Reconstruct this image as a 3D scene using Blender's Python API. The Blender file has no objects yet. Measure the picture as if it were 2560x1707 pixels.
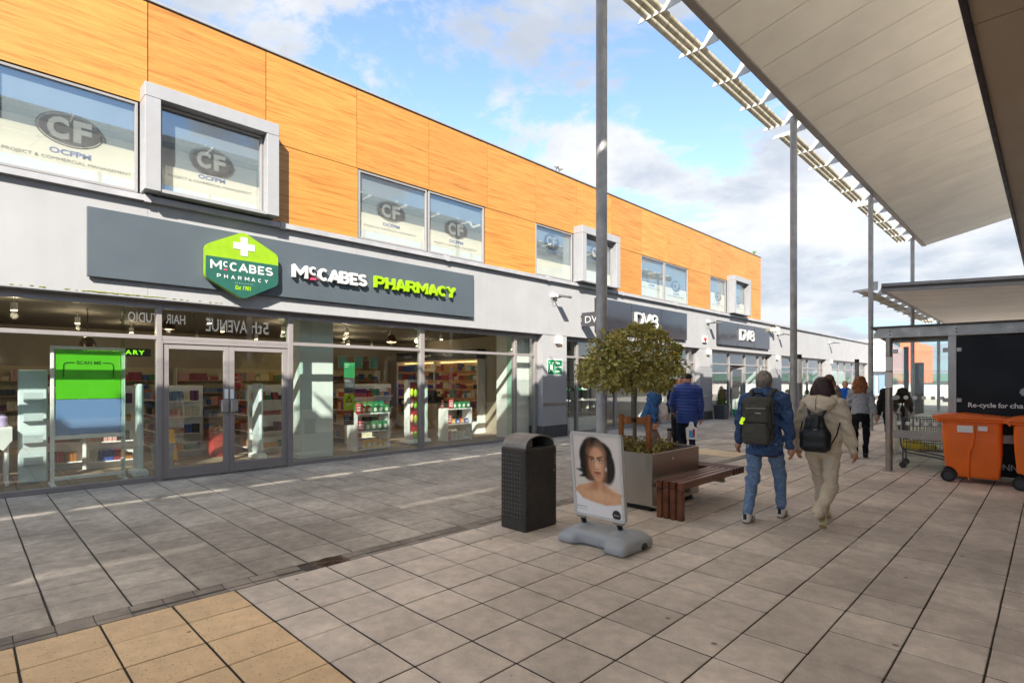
import bpy, bmesh, math, random
import numpy as np
from mathutils import Vector, Matrix
random.seed(7)
PI=math.pi
SC=bpy.context.scene
COL=SC.collection
# ---------------------------------------------------------------- camera, sky, sun, exposure
CAMH=1.62; YAW=math.radians(44.68)
cam=bpy.data.cameras.new('camera'); camo=bpy.data.objects.new('camera',cam); COL.objects.link(camo)
cam.sensor_width=36; cam.lens=36*1365/2560; cam.shift_y=95.5/2560
cam.clip_start=.05; cam.clip_end=6000
camo.location=(0,0,CAMH); camo.rotation_euler=(PI/2,0,YAW)
SC.camera=camo
SUN_TO=Vector((1,-1,1.0)).normalized()
SUN_EL=math.asin(SUN_TO.z)
sun=bpy.data.lights.new('sun','SUN'); suno=bpy.data.objects.new('sun',sun); COL.objects.link(suno)
sun.energy=2.32; sun.angle=math.radians(.55); sun.color=(1,.94,.85)
suno.rotation_euler=(-SUN_TO).to_track_quat('-Z','Y').to_euler(); suno.location=(20,-20,30)
vs=SC.view_settings
vs.view_transform='Standard'; vs.look='None'; vs.gamma=1; vs.use_curve_mapping=False; vs.exposure=2.55
cy=SC.cycles
cy.max_bounces=12; cy.diffuse_bounces=5; cy.glossy_bounces=5; cy.transmission_bounces=8; cy.transparent_max_bounces=24
cy.use_denoising=True; cy.sample_clamp_indirect=6.0; cy.caustics_reflective=True; cy.caustics_refractive=False; cy.blur_glossy=.2
try: cy.denoiser='OPENIMAGEDENOISE'
except Exception: pass

def hx(s):
    s=s.lstrip('#'); r=[int(s[i:i+2],16)/255 for i in (0,2,4)]
    return tuple((c/12.92 if c<=.04045 else ((c+.055)/1.055)**2.4) for c in r)
def world():
    w=bpy.data.worlds.new('World'); SC.world=w; w.use_nodes=True
    nt=w.node_tree; N=nt.nodes; L=nt.links; N.clear()
    def nd(t,**k):
        n=N.new(t)
        for a,b in k.items(): setattr(n,a,b)
        return n
    def mth(op,a,b=None,clamp=False):
        n=nd('ShaderNodeMath',operation=op); n.use_clamp=clamp
        for i,v in enumerate((a,b)):
            if v is None: continue
            if isinstance(v,(int,float)): n.inputs[i].default_value=v
            else: L.new(v,n.inputs[i])
        return n.outputs[0]
    sky=nd('ShaderNodeTexSky'); sky.sky_type='NISHITA'; sky.sun_disc=False
    sky.sun_elevation=SUN_EL; sky.sun_rotation=math.radians(135); sky.altitude=40; sky.air_density=1.0; sky.dust_density=.05; sky.ozone_density=1.6
    bg=nd('ShaderNodeBackground'); bg.inputs[1].default_value=.06
    tc=nd('ShaderNodeTexCoord'); sp=nd('ShaderNodeSeparateXYZ'); L.new(tc.outputs['Generated'],sp.inputs[0])
    z=mth('MAXIMUM',sp.outputs[2],0.0); den=mth('ADD',z,.22)
    px=mth('DIVIDE',sp.outputs[0],den); py=mth('DIVIDE',sp.outputs[1],den)
    cb=nd('ShaderNodeCombineXYZ'); L.new(px,cb.inputs[0]); L.new(py,cb.inputs[1]); cb.inputs[2].default_value=SKYSEED
    def noise(sc,det,rough,off,dist=0):
        mp=nd('ShaderNodeMapping'); mp.inputs['Location'].default_value=off; L.new(cb.outputs[0],mp.inputs[0])
        n=nd('ShaderNodeTexNoise'); n.inputs['Scale'].default_value=sc; n.inputs['Detail'].default_value=det; n.inputs['Roughness'].default_value=rough; n.inputs['Distortion'].default_value=dist
        L.new(mp.outputs[0],n.inputs['Vector']); return n.outputs['Fac']
    big=noise(.95,2,.5,(0,0,0)); fine=noise(2.3,9,.62,(3.1,1.7,0),.25)
    dens=mth('ADD',mth('MULTIPLY',big,.62),mth('MULTIPLY',fine,.48))
    # more cloud low down, as always when one looks through more of it
    low=mth('MULTIPLY',mth('SUBTRACT',.5,z),.0)
    dens=mth('ADD',dens,low)
    def mr(v,a,b,c=0,d=1,st=True):
        n=nd('ShaderNodeMapRange'); n.interpolation_type='SMOOTHSTEP' if st else 'LINEAR'
        L.new(v,n.inputs[0]); n.inputs[1].default_value=a; n.inputs[2].default_value=b; n.inputs[3].default_value=c; n.inputs[4].default_value=d
        return n.outputs[0]
    hz=nd('ShaderNodeMix'); hz.data_type='RGBA'; L.new(mr(z,.36,.0,0,.9),hz.inputs[0]); L.new(sky.outputs[0],hz.inputs[6]); hz.inputs[7].default_value=(1.1,1.75,2.45,1); L.new(hz.outputs[2],bg.inputs[0])   # horizon pulled to a set pale blue to tone down its brightness
    mask=mr(dens,.512,.565)
    core=mr(mth('ADD',mth('MULTIPLY',noise(1.5,6,.58,(.35,.5,0)),.6),mth('MULTIPLY',fine,.4)),.42,.60)
    ramp=nd('ShaderNodeMix'); ramp.data_type='RGBA'
    ramp.inputs[6].default_value=(.88,.88,.885,1); ramp.inputs[7].default_value=(.52,.57,.65,1); L.new(core,ramp.inputs[0])
    # distant cloud seen through more air: paler and bluer
    air=nd('ShaderNodeMix'); air.data_type='RGBA'; L.new(mr(z,.22,.02,0,.5),air.inputs[0]); L.new(ramp.outputs[2],air.inputs[6]); air.inputs[7].default_value=(.62,.69,.79,1)
    cl=nd('ShaderNodeBackground'); L.new(air.outputs[2],cl.inputs[0]); cl.inputs[1].default_value=.2
    mx=nd('ShaderNodeMixShader'); L.new(mth('MULTIPLY',mask,.94),mx.inputs[0]); L.new(bg.outputs[0],mx.inputs[1]); L.new(cl.outputs[0],mx.inputs[2])
    out=nd('ShaderNodeOutputWorld'); L.new(mx.outputs[0],out.inputs[0])
SKYSEED=23.7
world()

# ---------------------------------------------------------------- materials
MATS={}
DEEPER={'grey_render','white_trim','ledge_metal','sign_slate','sign_lime','lime_letters','sign_green','sign_white','roller_blind','reflection_grey','logo_vinyl','logo_cut','logo_blue','frame_light','lamp_white','roof_flashing','safety_green','sign_charcoal'}
def M(name,col,rough=.6,metal=0.,var=.10,vs=6.,bump=0.,bs=80.,rand=.0,spec=.5,emit=None,es=0.,col2=None,mix=(.45,.65),speck=None,grad=None,stain=None,stretch=None,coat=0,trans=0,sss=None,fab=None,island=False,drip=0.,fold=0.):
    """plain procedural surface: base colour varied by noise, optional second colour patches, specks, bump"""
    if name in MATS: return MATS[name]
    if isinstance(col,str): col=hx(col)
    if name in DEEPER: col=tuple(c_*.64 for c_ in col)
    m=bpy.data.materials.new(name); m.use_nodes=True; nt=m.node_tree; N=nt.nodes; L=nt.links
    b=N['Principled BSDF']
    def lk(a,c): L.new(a,c)
    tc=N.new('ShaderNodeTexCoord'); oi=N.new('ShaderNodeObjectInfo')
    rnd=oi.outputs['Random']
    if island:
        g=N.new('ShaderNodeNewGeometry'); rnd=g.outputs['Random Per Island']
    ad=N.new('ShaderNodeVectorMath'); ad.operation='MULTIPLY_ADD'
    cmb=N.new('ShaderNodeCombineXYZ')
    for i in range(3): lk(rnd,cmb.inputs[i])
    lk(cmb.outputs[0],ad.inputs[0]); ad.inputs[1].default_value=(37,53,71); lk(tc.outputs['Object'],ad.inputs[2])
    vec=ad.outputs[0]
    if stretch:
        mp=N.new('ShaderNodeMapping'); mp.inputs['Scale'].default_value=stretch; lk(vec,mp.inputs[0]); vec=mp.outputs[0]
    def noise(sc,det=4,r=.55):
        n=N.new('ShaderNodeTexNoise'); n.inputs['Scale'].default_value=sc; n.inputs['Detail'].default_value=det; n.inputs['Roughness'].default_value=r; lk(vec,n.inputs['Vector']); return n.outputs['Fac']
    def mr(v,a,b_,c,d):
        n=N.new('ShaderNodeMapRange'); lk(v,n.inputs[0]); n.inputs[1].default_value=a; n.inputs[2].default_value=b_; n.inputs[3].default_value=c; n.inputs[4].default_value=d; return n.outputs[0]
    base=None
    rgb=N.new('ShaderNodeRGB'); rgb.outputs[0].default_value=(*col,1); base=rgb.outputs[0]
    def mixc(f,a,c2):
        n=N.new('ShaderNodeMix'); n.data_type='RGBA'; lk(f,n.inputs[0]); lk(a,n.inputs[6])
        if isinstance(c2,tuple): n.inputs[7].default_value=(*c2,1)
        else: lk(c2,n.inputs[7])
        return n.outputs[2]
    if col2 is not None:
        if isinstance(col2,str): col2=hx(col2)
        base=mixc(mr(noise(vs*.6,5,.6),mix[0],mix[1],0,1),base,col2)
    def mulv(base,f):
        n=N.new('ShaderNodeMix'); n.data_type='RGBA'; n.blend_type='MULTIPLY'; n.inputs[0].default_value=1; lk(base,n.inputs[6]); lk(f,n.inputs[7]); return n.outputs[2]
    if var: base=mulv(base,mr(noise(vs,6,.6),.3,.7,1-var,1+var))
    if rand: base=mulv(base,mr(rnd,0,1,1-rand,1+rand))
    if speck:
        sc,thr,sc_col=speck; v=N.new('ShaderNodeTexVoronoi'); v.inputs['Scale'].default_value=sc; lk(vec,v.inputs['Vector'])
        base=mixc(mr(v.outputs['Distance'],thr,thr*.6,0,1),base,hx(sc_col) if isinstance(sc_col,str) else sc_col)
    if stain:
        g=N.new('ShaderNodeNewGeometry'); n=N.new('ShaderNodeTexNoise'); n.inputs['Scale'].default_value=stain[0]; n.inputs['Detail'].default_value=6; n.inputs['Roughness'].default_value=.6; lk(g.outputs['Position'],n.inputs['Vector'])
        base=mulv(base,mr(n.outputs['Fac'],.35,.68,1-stain[1],1+stain[1]*.6))
    if drip:
        g=N.new('ShaderNodeNewGeometry'); mp2=N.new('ShaderNodeMapping'); mp2.inputs['Scale'].default_value=(5,5,.35); lk(g.outputs['Position'],mp2.inputs[0]); n=N.new('ShaderNodeTexNoise'); n.inputs['Scale'].default_value=1; n.inputs['Detail'].default_value=5; n.inputs['Roughness'].default_value=.65; lk(mp2.outputs[0],n.inputs['Vector'])
        base=mulv(base,mr(n.outputs['Fac'],.45,.75,1.02,1-drip))
    lk(base,b.inputs['Base Color'])
    b.inputs['Metallic'].default_value=metal
    b.inputs['Specular IOR Level'].default_value=spec
    lk(mr(noise(vs*1.7,4),.3,.7,max(.02,rough-.08),min(1,rough+.08)),b.inputs['Roughness'])
    if coat: b.inputs['Coat Weight'].default_value=coat; b.inputs['Coat Roughness'].default_value=.15
    if bump:
        bm=N.new('ShaderNodeBump'); bm.inputs['Strength'].default_value=bump; bm.inputs['Distance'].default_value=.02; lk(noise(bs,6,.65),bm.inputs['Height'])
        if fold:
            mpf=N.new('ShaderNodeMapping'); mpf.inputs['Scale'].default_value=(9,9,17); mpf.inputs['Rotation'].default_value=(.3,.5,0); lk(vec,mpf.inputs[0]); nf=N.new('ShaderNodeTexNoise'); nf.inputs['Scale'].default_value=1; nf.inputs['Detail'].default_value=3; nf.inputs['Distortion'].default_value=1.2; lk(mpf.outputs[0],nf.inputs['Vector'])
            b2=N.new('ShaderNodeBump'); b2.inputs['Strength'].default_value=fold; b2.inputs['Distance'].default_value=.05; lk(nf.outputs['Fac'],b2.inputs['Height']); lk(b2.outputs[0],bm.inputs['Normal'])
        lk(bm.outputs[0],b.inputs['Normal'])
    if emit is not None:
        if isinstance(emit,str): emit=hx(emit)
        b.inputs['Emission Color'].default_value=(*emit,1); b.inputs['Emission Strength'].default_value=es
    if trans: b.inputs['Transmission Weight'].default_value=trans
    MATS[name]=m; return m
def M_wood(name,ca,cb,sc=(1,1,1),rough=.45,streak=.5,bump=.1):
    if name in MATS: return MATS[name]
    m=bpy.data.materials.new(name); m.use_nodes=True; nt=m.node_tree; N=nt.nodes; L=nt.links; b=N['Principled BSDF']
    tc=N.new('ShaderNodeTexCoord'); oi=N.new('ShaderNodeObjectInfo'); cmb=N.new('ShaderNodeCombineXYZ')
    for i in range(3): L.new(oi.outputs['Random'],cmb.inputs[i])
    ad=N.new('ShaderNodeVectorMath'); ad.operation='MULTIPLY_ADD'; L.new(cmb.outputs[0],ad.inputs[0]); ad.inputs[1].default_value=(11,17,23); L.new(tc.outputs['Object'],ad.inputs[2])
    mp=N.new('ShaderNodeMapping'); mp.inputs['Scale'].default_value=sc; L.new(ad.outputs[0],mp.inputs[0])
    def noise(s,d,r,di=0):
        n=N.new('ShaderNodeTexNoise'); n.inputs['Scale'].default_value=s; n.inputs['Detail'].default_value=d; n.inputs['Roughness'].default_value=r; n.inputs['Distortion'].default_value=di; L.new(mp.outputs[0],n.inputs['Vector']); return n.outputs['Fac']
    r=N.new('ShaderNodeValToRGB'); e=r.color_ramp.elements
    e[0].position=.33; e[0].color=(*hx(cb),1); e[1].position=.62; e[1].color=(*hx(ca),1)
    mid=e.new(.47); mid.color=(*[a*.62+c*.38 for a,c in zip(hx(ca),hx(cb))],1)
    L.new(noise(1,8,.62,.6),r.inputs[0])
    r2=N.new('ShaderNodeMapRange'); L.new(noise(2.6,5,.7,.3),r2.inputs[0]); r2.inputs[1].default_value=.56; r2.inputs[2].default_value=.70; r2.inputs[3].default_value=1; r2.inputs[4].default_value=1-streak
    mm=N.new('ShaderNodeMix'); mm.data_type='RGBA'; mm.blend_type='MULTIPLY'; mm.inputs[0].default_value=1; L.new(r.outputs[0],mm.inputs[6]); L.new(r2.outputs[0],mm.inputs[7])
    rv=N.new('ShaderNodeMapRange'); L.new(oi.outputs['Random'],rv.inputs[0]); rv.inputs[3].default_value=.90; rv.inputs[4].default_value=1.06
    m3=N.new('ShaderNodeMix'); m3.data_type='RGBA'; m3.blend_type='MULTIPLY'; m3.inputs[0].default_value=1; L.new(mm.outputs[2],m3.inputs[6]); L.new(rv.outputs[0],m3.inputs[7])
    L.new(m3.outputs[2],b.inputs['Base Color']); b.inputs['Roughness'].default_value=rough
    bm=N.new('ShaderNodeBump'); bm.inputs['Strength'].default_value=bump; bm.inputs['Distance'].default_value=.005; L.new(noise(2,6,.6),bm.inputs['Height']); L.new(bm.outputs[0],b.inputs['Normal'])
    MATS[name]=m; return m
def M_glass(name,tint=(.93,.97,.955),rough=.0,ior=1.5,wave=.0):
    if name in MATS: return MATS[name]
    m=bpy.data.materials.new(name); m.use_nodes=True; nt=m.node_tree; N=nt.nodes; L=nt.links; N.clear()
    t=N.new('ShaderNodeBsdfTransparent'); t.inputs[0].default_value=(*tint,1)
    g=N.new('ShaderNodeBsdfGlossy'); g.inputs['Roughness'].default_value=rough; g.inputs[0].default_value=(1,1,1,1)
    lw=N.new('ShaderNodeLayerWeight'); lw.inputs[0].default_value=.5
    pw_=N.new('ShaderNodeMath'); pw_.operation='POWER'; L.new(lw.outputs['Facing'],pw_.inputs[0]); pw_.inputs[1].default_value=4.2
    f0=((ior-1)/(ior+1))**2; f=N.new('ShaderNodeMath'); f.operation='MULTIPLY_ADD'; L.new(pw_.outputs[0],f.inputs[0]); f.inputs[1].default_value=.75; f.inputs[2].default_value=f0
    mx=N.new('ShaderNodeMixShader'); o=N.new('ShaderNodeOutputMaterial')
    if wave:
        tc=N.new('ShaderNodeTexCoord'); n=N.new('ShaderNodeTexNoise'); n.inputs['Scale'].default_value=1.1; n.inputs['Detail'].default_value=1; L.new(tc.outputs['Object'],n.inputs['Vector'])
        bm=N.new('ShaderNodeBump'); bm.inputs['Strength'].default_value=wave; bm.inputs['Distance'].default_value=.02; L.new(n.outputs['Fac'],bm.inputs['Height']); L.new(bm.outputs[0],g.inputs['Normal'])
    L.new(f.outputs[0],mx.inputs[0]); L.new(t.outputs[0],mx.inputs[1]); L.new(g.outputs[0],mx.inputs[2]); L.new(mx.outputs[0],o.inputs[0])
    MATS[name]=m; return m
def M_emit(name,col,s):
    if name in MATS: return MATS[name]
    m=bpy.data.materials.new(name); m.use_nodes=True; N=m.node_tree.nodes; N.clear()
    e=N.new('ShaderNodeEmission'); e.inputs[0].default_value=(*(hx(col) if isinstance(col,str) else col),1); e.inputs[1].default_value=s
    o=N.new('ShaderNodeOutputMaterial'); m.node_tree.links.new(e.outputs[0],o.inputs[0]); MATS[name]=m; return m

# ---------------------------------------------------------------- mesh helpers
class MB:
    def __init__(s): s.v=[]; s.f=[]; s.m=[]; s.T=None
    def add(s,vs_,fs,m=0):
        o=len(s.v)
        if s.T is not None: vs_=[tuple(s.T@Vector(p)) for p in vs_]
        s.v+= [tuple(p) for p in vs_]; s.f+=[tuple(i+o for i in f) for f in fs]; s.m+=[m]*len(fs); return s
    def box(s,x0,x1,y0,y1,z0,z1,m=0,c=0.):
        if x0>x1:x0,x1=x1,x0
        if y0>y1:y0,y1=y1,y0
        if z0>z1:z0,z1=z1,z0
        if c<=0:
            V=[(x,y,z) for x in(x0,x1) for y in(y0,y1) for z in(z0,z1)]
            return s.add(V,[(0,1,3,2),(4,6,7,5),(0,4,5,1),(2,3,7,6),(0,2,6,4),(1,5,7,3)],m)
        c=min(c,(x1-x0)*.45,(y1-y0)*.45,(z1-z0)*.45)
        V=[];I={}
        for ix,x in enumerate((x0,x1)):
            for iy,y in enumerate((y0,y1)):
                for iz,z in enumerate((z0,z1)):
                    dx=c*(1-2*ix);dy=c*(1-2*iy);dz=c*(1-2*iz)
                    for a in range(3):
                        p=[x+dx,y+dy,z+dz]; p[a]=(x,y,z)[a]; I[(ix,iy,iz,a)]=len(V); V.append(tuple(p))
        F=[]
        for i in (0,1):
            F.append([I[(i,0,0,0)],I[(i,0,1,0)],I[(i,1,1,0)],I[(i,1,0,0)]])
            F.append([I[(0,i,0,1)],I[(0,i,1,1)],I[(1,i,1,1)],I[(1,i,0,1)]])
            F.append([I[(0,0,i,2)],I[(0,1,i,2)],I[(1,1,i,2)],I[(1,0,i,2)]])
        for a in (0,1):
            for b_ in (0,1):
                F.append([I[(a,b_,0,0)],I[(a,b_,1,0)],I[(a,b_,1,1)],I[(a,b_,0,1)]])
                F.append([I[(a,0,b_,0)],I[(a,1,b_,0)],I[(a,1,b_,2)],I[(a,0,b_,2)]])
                F.append([I[(0,a,b_,1)],I[(1,a,b_,1)],I[(1,a,b_,2)],I[(0,a,b_,2)]])
        for ix in(0,1):
            for iy in(0,1):
                for iz in(0,1): F.append([I[(ix,iy,iz,a)] for a in range(3)])
        return s.add(V,F,m)
    def cyl(s,p0,p1,r0,r1=None,n=16,m=0,caps=True):
        r1=r0 if r1 is None else r1; p0=Vector(p0);p1=Vector(p1); d=(p1-p0).normalized()
        a=d.orthogonal().normalized(); b=d.cross(a); V=[]
        for p,r in((p0,r0),(p1,r1)):
            for i in range(n):
                t=2*PI*i/n; V.append(tuple(p+a*(r*math.cos(t))+b*(r*math.sin(t))))
        F=[(i,(i+1)%n,n+(i+1)%n,n+i) for i in range(n)]
        if caps: F+=[tuple(range(n-1,-1,-1)),tuple(range(n,2*n))]
        return s.add(V,F,m)
    def tube(s,path,r,n=8,m=0):
        P=[Vector(p) for p in path]; V=[];F=[]; ref=None
        for i,p in enumerate(P):
            d=(P[min(i+1,len(P)-1)]-P[max(i-1,0)]).normalized()
            if ref is None: ref=d.orthogonal().normalized()
            a=(ref-d*ref.dot(d)).normalized(); ref=a; b=d.cross(a); rr=r[i] if isinstance(r,(list,tuple)) else r
            for k in range(n):
                t=2*PI*k/n; V.append(tuple(p+a*(rr*math.cos(t))+b*(rr*math.sin(t))))
        for i in range(len(P)-1):
            for k in range(n): F.append((i*n+k,i*n+(k+1)%n,(i+1)*n+(k+1)%n,(i+1)*n+k))
        F+=[tuple(range(n-1,-1,-1)),tuple(range((len(P)-1)*n,len(P)*n))]
        return s.add(V,F,m)
    def lathe(s,prof,n=20,c=(0,0,0),m=0,cap=True):
        V=[];F=[]
        for r,z in prof:
            for k in range(n):
                t=2*PI*k/n; V.append((c[0]+r*math.cos(t),c[1]+r*math.sin(t),c[2]+z))
        for i in range(len(prof)-1):
            for k in range(n): F.append((i*n+k,i*n+(k+1)%n,(i+1)*n+(k+1)%n,(i+1)*n+k))
        if cap: F+=[tuple(range(n-1,-1,-1)),tuple(range((len(prof)-1)*n,len(prof)*n))]
        return s.add(V,F,m)
    def prism(s,poly,axis,a,b,m=0):
        """poly: 2D points; axis x:(y,z) y:(x,z) z:(x,y)"""
        n=len(poly)
        def P(u,v,w): return {'x':(w,u,v),'y':(u,w,v),'z':(u,v,w)}[axis]
        V=[P(u,v,a) for u,v in poly]+[P(u,v,b) for u,v in poly]
        F=[tuple(range(n)),tuple(range(2*n-1,n-1,-1))]+[(i,(i+1)%n,n+(i+1)%n,n+i) for i in range(n)]
        return s.add(V,F,m)
    def sph(s,c,r,n=14,k=10,m=0):
        if not isinstance(r,(tuple,list)): r=(r,r,r)
        V=[(c[0],c[1],c[2]+r[2])];F=[]
        for i in range(1,k):
            ph=PI*i/k
            for j in range(n):
                t=2*PI*j/n; V.append((c[0]+r[0]*math.sin(ph)*math.cos(t),c[1]+r[1]*math.sin(ph)*math.sin(t),c[2]+r[2]*math.cos(ph)))
        V.append((c[0],c[1],c[2]-r[2])); L=len(V)-1
        for j in range(n): F.append((0,1+j,1+(j+1)%n)); F.append((L,1+(k-2)*n+(j+1)%n,1+(k-2)*n+j))
        for i in range(k-2):
            for j in range(n): F.append((1+i*n+j,1+(i+1)*n+j,1+(i+1)*n+(j+1)%n,1+i*n+(j+1)%n))
        return s.add(V,F,m)
    def quad(s,a,b,c,d,m=0): return s.add([a,b,c,d],[(0,1,2,3)],m)
    def mesh(s,name,mats,smooth=0,fix=True):
        me=bpy.data.meshes.new(name); me.from_pydata(s.v,[],s.f)
        if not isinstance(mats,(list,tuple)): mats=[mats]
        for m in mats: me.materials.append(m)
        if len(mats)>1: me.polygons.foreach_set('material_index',s.m)
        if fix:
            bm=bmesh.new(); bm.from_mesh(me); bmesh.ops.recalc_face_normals(bm,faces=bm.faces); bm.to_mesh(me); bm.free()
        if smooth:
            me.polygons.foreach_set('use_smooth',[True]*len(me.polygons))
            me.set_sharp_from_angle(angle=math.radians(smooth))
        me.update(); return me
WORLDP=set()
def thing(name,label,cat,loc=(0,0,0),rotz=0,group=None,world=False):
    o=bpy.data.objects.new(name,None); COL.objects.link(o); o.empty_display_size=.2
    o.location=loc; o.rotation_euler=(0,0,rotz); tag(o,label,cat,group)
    if world: WORLDP.add(o.name)
    return o
def tag(o,label=None,cat=None,group=None,kind=None):
    if label: o['label']=label
    if cat: o['category']=cat
    if group: o['group']=group
    if kind: o['kind']=kind
    return o
ORG={}
def obj(name,mb,mats,parent=None,loc=None,rot=None,smooth=0,fix=True):
    """mb: MB or mesh. Children of a world-thing are given in world coordinates."""
    me=mb.mesh(name,mats,smooth,fix) if isinstance(mb,MB) else mb
    o=bpy.data.objects.new(name,me); COL.objects.link(o)
    if loc is not None: o.location=loc
    if rot is not None: o.rotation_euler=rot
    if parent is not None:
        o.parent=parent
        if parent.name in WORLDP:
            off=ORG.get(parent.name) or tuple(parent.location)
            o.matrix_parent_inverse=Matrix.Translation((-off[0],-off[1],-off[2])) if parent.name not in ORG else Matrix.Identity(4)
            WORLDP.add(o.name); ORG[o.name]=(0,0,0)
    return o
def struct(name,mb,mats,smooth=0,loc=None):
    o=obj(name,mb,mats,None,loc,None,smooth); o['kind']='structure'; WORLDP.add(o.name); ORG[o.name]=(0,0,0); return o
def copy_tree(o,parent=None):
    c=o.copy(); COL.objects.link(c); c.parent=parent
    if parent is not None: c.matrix_parent_inverse=o.matrix_parent_inverse.copy()
    for ch in list(o.children): copy_tree(ch,c)
    return c
def text_mesh(s,size,depth=.0,bold=0.,align='LEFT',mat=None,width=None,space=1.,shear=0.,height=None):
    cu=bpy.data.curves.new('t','FONT'); cu.body=s; cu.size=size; cu.extrude=depth/2; cu.offset=bold; cu.align_x='LEFT'; cu.space_character=space; cu.shear=shear
    cu.resolution_u=3
    to=bpy.data.objects.new('t',cu); COL.objects.link(to)
    dg=bpy.context.evaluated_depsgraph_get(); dg.update()
    me=bpy.data.meshes.new_from_object(to.evaluated_get(dg)); bpy.data.objects.remove(to); bpy.data.curves.remove(cu)
    n=len(me.vertices); co=np.empty(n*3,dtype=np.float32); me.vertices.foreach_get('co',co); co=co.reshape(-1,3)
    x0,x1=co[:,0].min(),co[:,0].max(); y0,y1=co[:,1].min(),co[:,1].max()
    sx=(width/(x1-x0)) if width else 1.; sy=(height/(y1-y0)) if height else 1.
    co[:,0]=(co[:,0]-x0)*sx; co[:,1]=(co[:,1]-y0)*sy
    if align=='CENTER': co[:,0]-= (x1-x0)*sx/2
    me.vertices.foreach_set('co',co.ravel())
    me.materials.clear()
    if mat: me.materials.append(mat)
    me.update(); return me
FACE={'+x':Matrix(((0,0,1,0),(1,0,0,0),(0,1,0,0),(0,0,0,1))),   # read by someone looking towards -X
      '-y':Matrix(((1,0,0,0),(0,0,-1,0),(0,1,0,0),(0,0,0,1))),
      '-x':Matrix(((0,0,-1,0),(-1,0,0,0),(0,1,0,0),(0,0,0,1)))}
def text(name,s,parent,face,pos,mat,**k):
    me=text_mesh(s,k.pop('size',.2),mat=mat,**k); me.transform(Matrix.Translation(pos)@FACE[face])
    me.name=name
    return obj(name,me,None,parent)
def rpoly(pts,r,n=5):
    """polygon with rounded corners"""
    out=[]; N=len(pts)
    for i in range(N):
        p0=Vector(pts[i-1]);p=Vector(pts[i]);p1=Vector(pts[(i+1)%N])
        a=(p0-p).normalized();b=(p1-p).normalized(); ang=a.angle(b); d=min(r/math.tan(ang/2),(p0-p).length*.45,(p1-p).length*.45)
        A=p+a*d;B=p+b*d
        for k in range(n+1):
            t=k/n; q=A*(1-t)**2+p*2*t*(1-t)+B*t*t; out.append((q.x,q.y))
    return out
def rrect(x0,x1,y0,y1,r,n=4): return rpoly([(x0,y0),(x1,y0),(x1,y1),(x0,y1)],r,n)
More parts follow.
